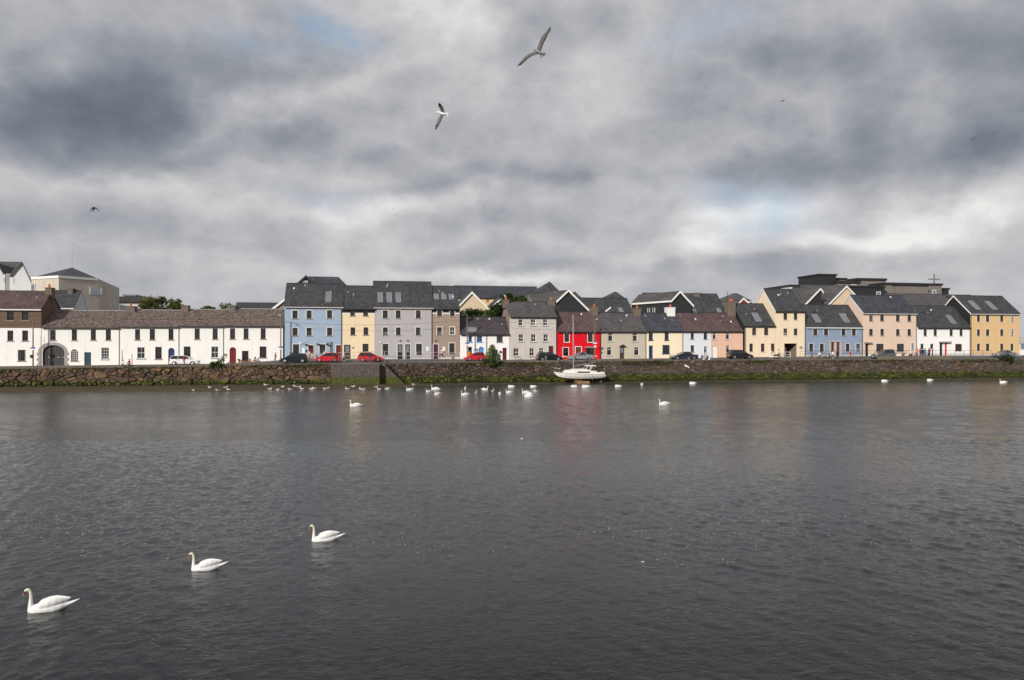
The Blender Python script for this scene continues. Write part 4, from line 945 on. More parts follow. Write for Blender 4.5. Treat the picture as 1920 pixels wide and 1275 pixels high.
def stones(mb, ua, ub, ztop, zbot, sw, sh, dmin, dmax, v0=VW, gap=.93, batter=.3, place=None, big_low=1.0, drop=.14):
    cells = {}; pts = []
    z0 = min(zbot(ua), zbot(ub))-.4; z1 = max(ztop(ua), ztop(ub))+.1
    nx = int((ub-ua)/sw); nz = int((z1-z0)/sh)
    for j in range(nz+1):
        for i in range(nx+1):
            zf_ = (z0+j*sh-zbot(ua))/max(1, ztop(ua)-zbot(ua)); dr = drop*(.45 if zf_ > .72 else 1.25 if zf_ > .22 else .9)*(1+.35*math.sin(.9*(ua+i*sw))*math.sin(.23*(ua+i*sw)+2))
            if random.random() < min(.8, dr): continue
            x = ua+(i+.5*(j % 2))*sw+random.uniform(-.38, .38)*sw; z = z0+j*sh+random.uniform(-.36, .36)*sh
            cells.setdefault((int((x-ua)//(sw*1.5)), int((z-z0)//(sh*1.5))), []).append(len(pts)); pts.append((x, z))
    asp = sw/sh
    for k, (x, z) in enumerate(pts):
        zt, zb = ztop(x), zbot(x)
        if z > zt+.05 or z < zb-.3: continue
        P = [(x-sw*1.7, z-sh*1.5), (x+sw*1.7, z-sh*1.5), (x+sw*1.7, z+sh*1.5), (x-sw*1.7, z+sh*1.5)]
        P = [(p[0]/asp, p[1]) for p in P]; cx, cz = x/asp, z
        gi, gj = int((x-ua)//(sw*1.5)), int((z-z0)//(sh*1.5))
        for a in range(-2, 3):
            for b in range(-2, 3):
                for q in cells.get((gi+a, gj+b), ()):
                    if q == k: continue
                    qx, qz = pts[q][0]/asp, pts[q][1]; dx, dz = qx-cx, qz-cz
                    P = clip(P, dx, dz, dx*(cx+qx)/2+dz*(cz+qz)/2)
                    if len(P) < 3: break
                if len(P) < 3: break
        P = [(p[0]*asp, p[1]) for p in P]
        P = clip(P, 0, 1, zt); P = clip(P, -1, 0, -ua); P = clip(P, 1, 0, ub)
        if len(P) < 3: continue
        mx = sum(p[0] for p in P)/len(P); mz = sum(p[1] for p in P)/len(P)
        d = random.uniform(dmin, dmax)*(1.0+.5*max(0, 1-(mz-zb)/1.2)*big_low); tilt = random.uniform(-.12, .12); tilz = random.uniform(-.1, .14)
        rings = []
        gg = gap*random.uniform(.92, 1.16)
        for s_, dd in ((gg, 0.0), (gg*.95, d*.6), (gg*.7, d)):
            ring = []
            for p in P:
                xx = mx+(p[0]-mx)*s_+random.uniform(-.015, .015); z_ = mz+(p[1]-mz)*s_+random.uniform(-.015, .015)
                bt = batter*max(0, min(1, (ztop(xx)-z_)/max(.5, ztop(xx)-zbot(xx))))
                v = v0-bt-(dd+(tilt*(xx-mx)-tilz*(z_-mz) if dd else 0))
                ring.append(place(xx, v, z_) if place else tuple(W(xx, v, z_)))
            rings.append(ring)
        n = len(P); base = [mb.vs(r_) for r_ in rings]
        for a in range(2):
            for q in range(n):
                l = (q+1) % n; mb.f.append((base[a]+q, base[a]+l, base[a+1]+l, base[a+1]+q)); mb.m.append(0)
        mb.f.append(tuple(base[2]+q for q in range(n))); mb.m.append(0)
zt_ = lambda u: gz(u, VW)-.04
WARM = [(p, tuple(min(1, x*1.0) for x in cc)) for p, cc in WARM]
ZB = [(U(x, VW), z) for x, z in BZ]; zb_f = lambda u: interp(ZB, u)
MORT = plain('dark_joint_fill', (.05, .038, .027), .95, noise=.4)
def wall_section(name, label, px0, px1, sw, sh, dmin, dmax, stops, moss, grey=0.0, big_low=1.0, gap=.93, drop=.2):
    ua, ub = U(px0, VW), U(px1, VW)
    root = empty(name, W(ua, VW, 0), 0, label, 'quay wall', 'stone quay wall sections')
    mb = MB(); stones(mb, ua, ub, zt_, zb_f, sw, sh, dmin, dmax, big_low=big_low, gap=gap, drop=drop)
    o = root.location; mb.v = [(p[0]-o.x, p[1]-o.y, p[2]) for p in mb.v]
    mb.build('stonework', stone_mat('stones_'+str(px0), stops, moss, grey), root)
    q = MB(); us = rng(ua, ub, 3)
    for a, b in zip(us, us[1:]):
        pts = [W(a, VW-.32, -.6), W(b, VW-.32, -.6), W(b, VW+.0, zt_(b)-.02), W(a, VW+.0, zt_(a)-.02)]
        q.poly([tuple(p-o) for p in pts]); pts = [W(a, VW, zt_(a)-.02), W(b, VW, zt_(b)-.02), W(b, VW+.9, zt_(b)-.02), W(a, VW+.9, zt_(a)-.02)]; q.poly([tuple(p-o) for p in pts])
    q.build('core', MORT, root, fix=False)
random.seed(11)
wall_section('quay_wall', 'quay wall of large orange and brown boulders, left of the concrete block', -120, 620.5, .54, .38, .12, .42, WARM, .80, gap=.98, drop=.48)
wall_section('quay_wall', 'quay wall of rounded mossy boulders between the concrete block and the sailboat', 711, 1130, .5, .36, .1, .36, [(p, tuple(x*.85 for x in c)) for p, c in DULL], 1.15, gap=.93, drop=.36)
wall_section('quay_wall', 'quay wall of small dull rubble with a broad green weed band, right of the sailboat', 1130, 2120, .5, .27, .05, .17, [(p, tuple(x*1.0 for x in c)) for p, c in DULL], 1.25, .15, big_low=2.2)
# coping slabs along the road edge
mb = MB(); us = rng(U(-120, VW), U(2120, VW), 2.2)
for a, b in zip(us, us[1:]):
    h = random.uniform(-.02, .03)
    mb.ext([W(a+.02, VW-.08, zt_(a)-.02), W(b-.02, VW-.08, zt_(b)-.02), W(b-.02, VW+.7, zt_(b)+.0), W(a+.02, VW+.7, zt_(a)+.0)], (0, 0, .15+h))
tag(mb.build('quay_coping', COPE), 'long line of worn concrete coping stones along the top of the quay wall', 'coping')

# --- low parapet pieces on the quay edge
def parapet(px0, px1, ytop, label, v=VW+.15, th=.42, m=None):
    ua, ub = U(px0, v), U(px1, v); root = empty('parapet_wall', W(ua, v, gz(ua, v)), None, label, 'low wall', 'low parapet walls on the quay edge')
    q = MB(); us = rng(ua, ub, 2.0); z0 = gz(ua, v)
    for a, b in zip(us, us[1:]):
        ta, tb = [Zp(px0+(px1-px0)*(k-ua)/(ub-ua), ytop if not isinstance(ytop, tuple) else ytop[0]+(ytop[1]-ytop[0])*(k-ua)/(ub-ua), v)-z0+random.uniform(-.03, .03) for k in (a, b)]
        q.ext([(a-ua, 0, min(gz(a, v)-z0, ta)-.2), (b-ua, 0, min(gz(b, v)-z0, tb)-.2), (b-ua, 0, tb), (a-ua, 0, ta)], (0, th, 0))
    q.build('masonry', m or PARM, root, bevel=.04)
PARM = render_wall('parapet_masonry', (.15, .125, .11), .6, 1.0)
parapet(-80, 187, (687, 685.3), 'low dark parapet in front of the carriage arch, left frame edge')
parapet(204, 305, (684.8, 683.4), 'low dark parapet in front of the blue arched door')
parapet(325, 470, (683.5, 682), 'low parapet behind the leafy shrub in front of the white hatchback')
parapet(667, 705, 679, 'short low parapet on the concrete block, in front of the parked red hatchback')
parapet(802, 1046, (678.3, 675.8), 'long low parapet in front of the white cottages and light grey house')
parapet(1050, 1210, (675, 673.6), 'low parapet behind the sailboat mast')
parapet(1505, 1560, 672, 'low parapet where people stand before the cornflower blue house')
parapet(1647, 1783, (668.3, 667.8), 'low rough parapet in front of the pale salmon and white houses', m=render_wall('rough_parapet', (.17, .14, .115), .6, 1.0))
# bollards and loose blocks on the edge
for px, y0, y1, lab in ((1292, 670, 676, 'squat stone bollard beside the dark saloon car'), (1693.5, 661.5, 668, 'brown litter bin at the railing before the pale salmon house')):
    v = ground_v(px, y1+1); z = gz(U(px, v), v); h = Zp(px, y0, v)-z
    o = empty('bollard' if px < 1500 else 'litter_bin', W(U(px, v), v, z), None, lab, 'bollard' if px < 1500 else 'bin')
    MB().tube([(0,0,-.1),(0,0,h*.8),(0,0,h)], [.2,.2,.12] if px < 1500 else [.25,.27,.25], 10).build('body', COPE if px < 1500 else plain('brown_plastic', (.12,.08,.05), .6), o)

# --- concrete landing block and steps
v1 = VW-2.3; ua, ub = U(620, v1), U(711.5, v1); zt = Zp(665, 682.3, v1)
def conc_mat():
    m, nt, b = nodes('weedy_rubble_concrete'); b.inputs['Roughness'].default_value = .9
    g = N(nt, 'ShaderNodeNewGeometry'); s = N(nt, 'ShaderNodeSeparateXYZ'); nt.links.new(g.outputs['Position'], s.inputs[0])
    n1 = N(nt, 'ShaderNodeTexVoronoi', Scale=4.5); n2 = N(nt, 'ShaderNodeTexNoise', Scale=2.5, Detail=6.0, Roughness=.75)
    for n in (n1, n2): nt.links.new(g.outputs['Position'], n.inputs['Vector'])
    r = ramp(nt, [(0, (.2,.18,.165)), (.45, (.115,.10,.09)), (.8, (.05,.042,.038))]); nt.links.new(n1.outputs['Distance'], r.inputs[0])
    c = mixc(nt, mth(nt, 'MULTIPLY', n2.outputs['Fac'], .9), r.outputs[0], (.07,.055,.045))
    hz = mth(nt, 'ADD', s.outputs[2], mth(nt, 'MULTIPLY_ADD', n2.outputs['Fac'], .8, -.4))
    mo = mth(nt, 'MULTIPLY_ADD', hz, -3.5, 4.6, clamp=True); mc = ramp(nt, [(.35, (.02,.028,.005)), (.65, (.09,.11,.008))]); nt.links.new(n2.outputs['Fac'], mc.inputs[0])
    c = mixc(nt, mth(nt, 'MULTIPLY', mo, .9), c, mc.outputs[0])
    nt.links.new(c, b.inputs['Base Color']); bp = N(nt, 'ShaderNodeBump', Strength=.8, Distance=.08); nt.links.new(n1.outputs['Distance'], bp.inputs['Height']); nt.links.new(bp.outputs[0], b.inputs['Normal'])
    return m
CM = conc_mat()
root = empty('landing_block', W(ua, v1, 0), None, 'square rubble-concrete landing block with green weed at its foot, jutting from the quay', 'landing stage')
MB().ext([(0, -.15, -.6), (ub-ua, -.15, -.6), (ub-ua, 0, zt-.15), (0, 0, zt-.15)], (0, 2.4, 0)).build('block', CM, root)
MB().box(-.04, ub-ua+.04, -.06, 2.5, zt-.148, zt).build('top_slab', COPE, root, bevel=.03)
ua = ub+.02; ue = U(757, VW-1.2); zt = gz(ua, VW)
root = empty('quay_steps', W(ua, VW, 0), None, 'dark weedy stone steps descending beside the concrete landing block', 'steps')
n = 11; q = MB(); L = ue-ua; flat = .9
q.box(0, flat, -1.25, -.35, -.5, zt-.02)
for k in range(n):
    a = flat+(L-flat)*k/n; q.box(a+.002, flat+(L-flat)*(k+1)/n, -1.25, -.35, -.5, zt-.1-(zt-.4)*(k+1)/n)
q.build('stair', CM, root)

# --- grass and weeds rooted along the top of the wall
def leafmat(name, lo, mid, hi):
    m, nt, b = nodes(name); b.inputs['Roughness'].default_value = .6
    g = N(nt, 'ShaderNodeNewGeometry'); r = ramp(nt, [(0, lo), (.5, mid), (1, hi)]); nt.links.new(g.outputs['Random Per Island'], r.inputs[0])
    nt.links.new(r.outputs[0], b.inputs['Base Color']); b.inputs['Specular IOR Level'].default_value = .3
    ts = N(nt, 'ShaderNodeBsdfTranslucent'); nt.links.new(r.outputs[0], ts.inputs['Color']); mx = N(nt, 'ShaderNodeMixShader'); mx.inputs[0].default_value = .25
    nt.links.new(b.outputs[0], mx.inputs[1]); nt.links.new(ts.outputs[0], mx.inputs[2]); nt.links.new(mx.outputs[0], nt.nodes['Material Output'].inputs[0])
    return m
GRASS = leafmat('wall_grass', (.03,.045,.01), (.06,.08,.015), (.13,.13,.03))
LG = leafmat('green_leaves', (.02,.045,.01), (.05,.095,.018), (.13,.19,.035))
LDK = leafmat('dark_green_leaves', (.008,.02,.008), (.02,.042,.012), (.05,.08,.02))
LRED = leafmat('olive_red_leaves', (.05,.07,.02), (.11,.12,.035), (.22,.17,.07))
LPALE = leafmat('pale_green_leaves', (.07,.10,.04), (.16,.20,.08), (.30,.34,.15))
def leaves(mb, c, r, n, size, clump=0, down=0):
    cs = None
    if clump: cs = [(random.gauss(0, .5), random.gauss(0, .5), random.gauss(0, .45)) for _ in range(clump)]
    for _ in range(n):
        if cs:
            q = random.choice(cs); p = [q[i]+random.gauss(0, .17) for i in range(3)]
        else:
            p = [random.gauss(0, .45) for _ in range(3)]
        l = math.sqrt(sum(x*x for x in p))
        if l > 1.1: p = [x/l*1.1 for x in p]
        x, y, z = [c[i]+p[i]*r[i] for i in range(3)]
        a = Vector((random.gauss(0,1), random.gauss(0,1), random.gauss(0,1))).normalized(); b = a.cross(Vector((random.gauss(0,1), random.gauss(0,1), random.gauss(0,1)))).normalized()
        s = size*random.uniform(.6, 1.3); o = Vector((x, y, z))
        mb.poly([tuple(o-a*s), tuple(o+b*s*.5), tuple(o+a*s), tuple(o-b*s*.5)])
gm = MB(); random.seed(5)
GP = [(0, 60, .6), (110, 200, .6), (240, 340, .7), (470, 560, .8), (560, 618, 1), (860, 1020, .9), (1165, 1260, 1), (1395, 1440, .8), (1560, 1700, .5), (1800, 1880, .7)]
for px in range(-60, 1980, 1):
    dens = max([d for a, b, d in GP if a <= px <= b] or [.12])
    for _ in range(4):
        if random.random() > dens*.8: continue
        u = U(px+random.random(), VW); z = zt_(u)-.02-random.random()**1.5*.75*dens; h = random.uniform(.1, .28)
        for k in range(3):
            x = u+random.uniform(-.15, .15); v = VW-.12-random.random()*.25; d = random.uniform(-.15, .15)
            gm.poly([tuple(W(x-.035, v, z)), tuple(W(x+.035, v, z)), tuple(W(x+d, v-random.uniform(0, .18), z+h))])
tag(gm.build('wall_grass', GRASS, fix=False), 'tufts of grass and weeds growing along the top of the quay wall', 'grass', kind='stuff')

# --- trees and shrubs
BARK = plain('bark', (.06, .045, .035), .9, noise=.3)
def tree(name, label, px, py0, py1, wpx, v, m, n, size, clump=14, zb=3.3, cat='tree', trunks=1, group=None):
    """crown from py0 (top) to py1 (bottom), width wpx pixels"""
    u = U(px, v); zt = Zp(px, py0, v); zc = Zp(px, py1, v); Y = W(u, v).y; rw = wpx/F*Y/2
    root = empty(name, W(u, v, zb), None, label, cat, group); cz = (zt+zc)/2-zb; rz = (zt-zc)/2
    tr = MB()
    for k in range(trunks):
        sx = (k-(trunks-1)/2)*rw*.35
        tr.tube([(sx, 0, -.1), (sx*1.1+.05, 0, cz*.5), (sx*1.3, .1, cz)], [max(.04, rw*.07), max(.03, rw*.05), max(.02, rw*.02)], 7)
        for _ in range(7):
            a = random.uniform(0, 6.28); e = random.uniform(.3, .8)
            tr.tube([(sx*1.1, 0, cz*random.uniform(.45, .9)), (sx+math.cos(a)*rw*.4*e, math.sin(a)*rw*.4*e, cz+rz*.1), (sx+math.cos(a)*rw*.8*e, math.sin(a)*rw*.7*e, cz+rz*.75*e)], [max(.02, rw*.03), max(.015, rw*.018), .01], 5)
    tr.build('trunk', BARK, root)
    c = MB(); leaves(c, (0, 0, cz), (rw, min(rw, 2.5), rz), n, size, clump)
    c.build('crown', m, root, fix=False)
    return root
random.seed(21)
tree('tree', 'reddish-green bushy tree on the skyline right of the low white building', 287, 551, 590, 58, 22, LRED, 3600, .20, 22, group='trees behind the houses')
tree('tree', 'low reddish-green tree between the grey pointed roof and a chimney', 327, 561, 588, 32, 21, LRED, 1500, .18, 14, group='trees behind the houses')
tree('tree', 'small dark green tree above the terrace, left of the pale feathery tree', 388, 572, 588, 30, 20, LG, 1300, .16, 12, group='trees behind the houses')
tree('tree', 'pale feathery tree above the terrace, beside the second chimney from the right', 422, 564, 588, 26, 20, LPALE, 650, .15, 14, group='trees behind the houses')
tree('tree', 'thin tree beside the chimney left of the long white building', 440, 567, 588, 16, 20, LG, 400, .15, 8, group='trees behind the houses')
tree('tree', 'bright green shrubby tree spread over the white cottage roofs', 897, 575, 608, 62, 8, LG, 4200, .17, 26, group='trees behind the houses')
tree('tree', 'tall dark green tree left of the light grey house chimney', 938, 556, 606, 34, 8.5, LDK, 3600, .17, 24, group='trees behind the houses')
tree('tree', 'dark green tree above the light grey house roof, left of the two', 956, 551, 580, 34, 11, LDK, 2000, .17, 14, group='trees behind the houses')
tree('tree', 'dark green tree above the light grey house roof, right of the two', 981, 554, 580, 26, 11, LG, 1500, .17, 12, group='trees behind the houses')
def shrub(label, px, y0, y1, w, m, n, size, cl):
    v = VW-.35; u = U(px, v); zb = Zp(px, y1, v); return tree('shrub', label, px, y0, y1-4, w, v, m, n, size, cl, zb=zb, cat='shrub', trunks=3, group='shrubs growing from the quay wall')
shrub('leafy shrub leaning right on the quay wall, in front of the white terrace', 405, 672, 697, 19, LG, 1300, .11, 11)
o = shrub('tall pale-topped shrub on the quay wall in front of the narrow white cottage', 924, 648, 687, 27, LPALE, 1900, .13, 20)
c = MB(); leaves(c, (.1, -.1, .65), (1.6, .7, .75), 1200, .12, 9); c.build('lower_foliage', LG, o, fix=False)
shrub('dark green shrub on the quay wall in front of the grey car at far right', 1886, 663, 682, 24, LDK, 700, .15, 13)
c = MB(); leaves(c, (0, 0, 0), (.9, .3, .9), 260, .11, 7)
o = empty('shrub', W(U(417, VW-.35), VW-.35, Zp(417, 674, VW-.35)), None, 'thin arching branch of leaves rising right of the quay wall shrub before the white terrace', 'shrub', 'shrubs growing from the quay wall')
c.build('crown', LG, o, fix=False); MB().tube([(-1.5, 0, -1.6), (-.5, 0, -.6), (.4, 0, .7)], [.04, .03, .015], 6).build('stem', BARK, o)
# flower pots by the red arched door, hanging baskets on the pale blue house
for px, y0, y1, w in ((449, 674.5, 680.5, 9), (458, 676, 680.3, 8), (466, 675.5, 680.3, 9), (479, 673, 680, 6)):
    v = -.5; u = U(px, v); z = gz(u, v)+.05; o = empty('flower_pot', W(u, v, z), None, {449:'flower pot nearest the dark red arched door', 458:'second flower pot right of the dark red arched door', 466:'flower pot under the small grid window', 479:'tallest potted plant along the white terrace'}[px], 'flower pot', 'flower pots along the white terrace')
    MB().tube([(0,0,0),(0,0,.28)], [.14,.2], 10).build('pot', TERRA, o); c = MB(); leaves(c, (0,0,.42), (w/24,.2,.25+(y1-y0-4)/24), 200, .07, 5); c.build('plant', LG, o, fix=False)
for i, (x, lab) in enumerate(((393, 'left of the maroon door'), (513, 'left of the wide ground window'), (605, 'right of the wide ground window'))):
    a = tp('C', x, 772); v = -.45; u = U(a[0], v); z = Zp(a[0], a[1], v)
    o = empty('hanging_basket', W(u, v, z), None, 'hanging basket of flowers on the pale blue house, '+lab, 'hanging basket', 'hanging baskets')
    MB().tube([(0,0,-.2),(0,0,-.1),(0,0,.02)], [.08,.2,.24], 10).build('basket', DARKFRAME, o); MB().tube([(0,.43,.55),(0,0,.57),(0,0,.02)], .01, 5).build('bracket', DARKMETAL, o)
    c = MB(); leaves(c, (0,0,-.02), (.3,.25,.24), 260, .06, 6); c.build('flowers', LRED, o, fix=False)

# --- poles, signs, wires, railings
def pole(px, ytop, v, label, m=WOODPOLE, r=.11, signy=None, lamp=False, orange=False, extra=None):
    u = U(px, v); z0 = gz(u, v); h = Zp(px, ytop, v)-z0
    o = empty('utility_pole' if not lamp else 'street_lamp', W(u, v, z0), None, label, 'pole' if not lamp else 'street lamp')
    MB().tube([(0,0,-.2),(0,0,h*.5),(0,0,h)], [r, r*.85, r*.65], 10).build('post', m, o)
    if signy:
        zs = Zp(px, signy, v)-z0
        s = MB().box(-.34,.34,-r-.05,-r-.02,zs-.02,zs+.22).build('parking_sign', plain('sign_blue', (.03,.10,.32), .4), o)
        MB().box(-.34,.34,-r-.05,-r-.02,zs-.24,zs-.03).build('sign_panel', WHITE, o)
        q = MB(); q.box(-.26,-.23,-r-.056,-r-.0505,zs+.04,zs+.18); q.box(-.229,-.16,-r-.056,-r-.0505,zs+.15,zs+.18); q.box(-.229,-.16,-r-.056,-r-.0505,zs+.09,zs+.115); q.box(-.16,-.135,-r-.056,-r-.0505,zs+.09,zs+.18); q.build('letter', WHITE, s)
    if lamp:
        MB().tube([(0,0,h-.05),(0,-.5,h+.12),(0,-1.0,h+.15)], .035, 6).build('arm', METAL, o)
        MB().box(-.12,.12,-1.35,-.8,h+.08,h+.2).build('lamp_head', WHITE, o, bevel=.03)
    if orange:
        zs = Zp(px, 663, v)-z0; MB().box(-.05,.5,-.35,-.1,zs-.35,zs+.3).build('orange_box', plain('signal_orange', (.7,.16,.02), .5), o, bevel=.03)
    if extra: extra(o, h)
    return o, (u, v, z0+h)
def insul(o, h):
    MB().box(-.5,.5,-.05,.05,h-.5,h-.4).build('cross_arm', WOODPOLE, o)
p1 = pole(62, 592, -1.7, 'dark timber pole with blue sign and boxes, left of the carriage arch', signy=653.5, extra=lambda o, h: MB().box(-.32,.05,-.28,-.12,1.25,1.75).build('meter_box', DARKMETAL, o))
p2 = pole(526.5, 593, -1.6, 'grey street lamp pole with blue sign at the end of the white terrace', signy=652, lamp=True)
p3 = pole(876, 592, -1.8, 'timber pole with blue sign and orange box in front of the white cottage', signy=644.5, orange=True)
p4 = pole(1115.3, 600, -1.8, 'timber street lamp pole with sign in front of the red house', signy=642, lamp=True, extra=lambda o, h: MB().tube([(0,-.14,Zp(1115,649.5,-1.8)-Zp(1115,674,-1.8)),(0,-.18,Zp(1115,649.5,-1.8)-Zp(1115,674,-1.8))], .2, 12).build('round_notice', WHITE, o))
pole(229, 656, -1.2, 'short dark post against the white terrace behind the seated pair', DARKMETAL, .06)
pole(76, 629, -.4, 'thin grey service pipe on the white wall beside the carriage arch', METAL, .035)
def wire(a, b, sag, label, r=.018):
    pa, pb = W(*a), W(*b); pts = []
    for k in range(17):
        t_ = k/16; p = pa.lerp(pb, t_); p.z -= sag*4*t_*(1-t_); pts.append(p-pa)
    o = MB().tube(pts, r, 5).build('overhead_wire', BLACK); o.location = pa
    tag(o, label, 'wire')
wire(p1[1], p2[1], .5, 'overhead wire strung along the white terrace between its two poles')
e = p2[1]; f_ = p3[1]
wire((e[0], e[1], e[2]-.8), (f_[0], f_[1], f_[2]-.6), .75, 'overhead wire across the pale blue, cream and lavender-grey houses')
g_ = p4[1]; wire((f_[0], f_[1], f_[2]-.5), (g_[0], g_[1], g_[2]-.6), .35, 'overhead wire across the light grey house to the pole by the red house')
zz = Zp(0, 597, -.1); wire((U(-60, -1.7), -1.7, zz), p1[1], .2, 'overhead wire at the left edge running to the dark timber pole')
def railing(px0, px1, y0, y1, v, label, m, nposts, rails=(1.0, .55), r=.03, foot=None):
    """rail tops at y0..y1 px"""
    ua, ub = U(px0, v), U(px1, v); za, zb2 = Zp(px0, y0, v), Zp(px1, y1, v)
    o = empty('railing', W(ua, v, za), None, label, 'railing'); L = ub-ua
    hgt = lambda u: za+(zb2-za)*(u-ua)/L
    for k in range(nposts):
        x = L*k/(nposts-1); MB().tube([(x, 0, gz(ua+x, v)-za-.05), (x, 0, hgt(ua+x)-za)], r, 6).build('post', m, o)
    for f in rails:
        g0, g1 = gz(ua, v), gz(ub, v); MB().tube([(0, 0, (za-g0)*f+g0-za), (L, 0, (zb2-g1)*f+g1-za)], r*.8, 6).build('rail', m, o)
RAILW = plain('pale_galvanised_rail', (.55,.56,.58), .4, .3)
railing(571, 700, 663.5, 659.3, -1.9, 'pale railing in front of the pale blue and cream houses', RAILW, 8, r=.04)
railing(700, 862, 659.3, 661, -1.95, 'pale railing in front of the lavender-grey and taupe houses', RAILW, 9, r=.035)
railing(721, 790, 668, 669, VW+.4, 'thin grey railing at the head of the quay steps', METAL, 5, r=.025)
railing(1443.5, 1482, 660, 660, -2.0, 'white pedestrian barrier in front of the dark passage', WHITE, 4, (1.0, .5, .12), r=.045)
railing(1500, 1640, 658.3, 657.3, -1.9, 'dark railing in front of the cornflower blue house', DARKMETAL, 8)
railing(1642, 1718, 657.3, 657.2, -1.9, 'dark railing in front of the pale salmon house', DARKMETAL, 5)
railing(1719, 1860, 657.2, 657.2, -1.9, 'dark railing in front of the white and ochre houses', DARKMETAL, 9)
o = empty('bench', W(U(965, -1.0), -1.0, gz(U(965), -1)), None, 'slim metal bench under the left ground window of the light grey house', 'bench', 'benches at the light grey house')
def bench(o, L):
    MB().box(0, L, 0, .35, .42, .47).build('seat', METAL, o)
    for x in (.1, L-.15): MB().box(x, x+.05, .05, .3, 0, .418).build('leg', METAL, o)
bench(o, 1.2)
o = empty('bench', W(U(994, -1.0), -1.0, gz(U(994), -1)), None, 'slim metal bench under the middle ground window of the light grey house', 'bench', 'benches at the light grey house'); bench(o, 1.1)
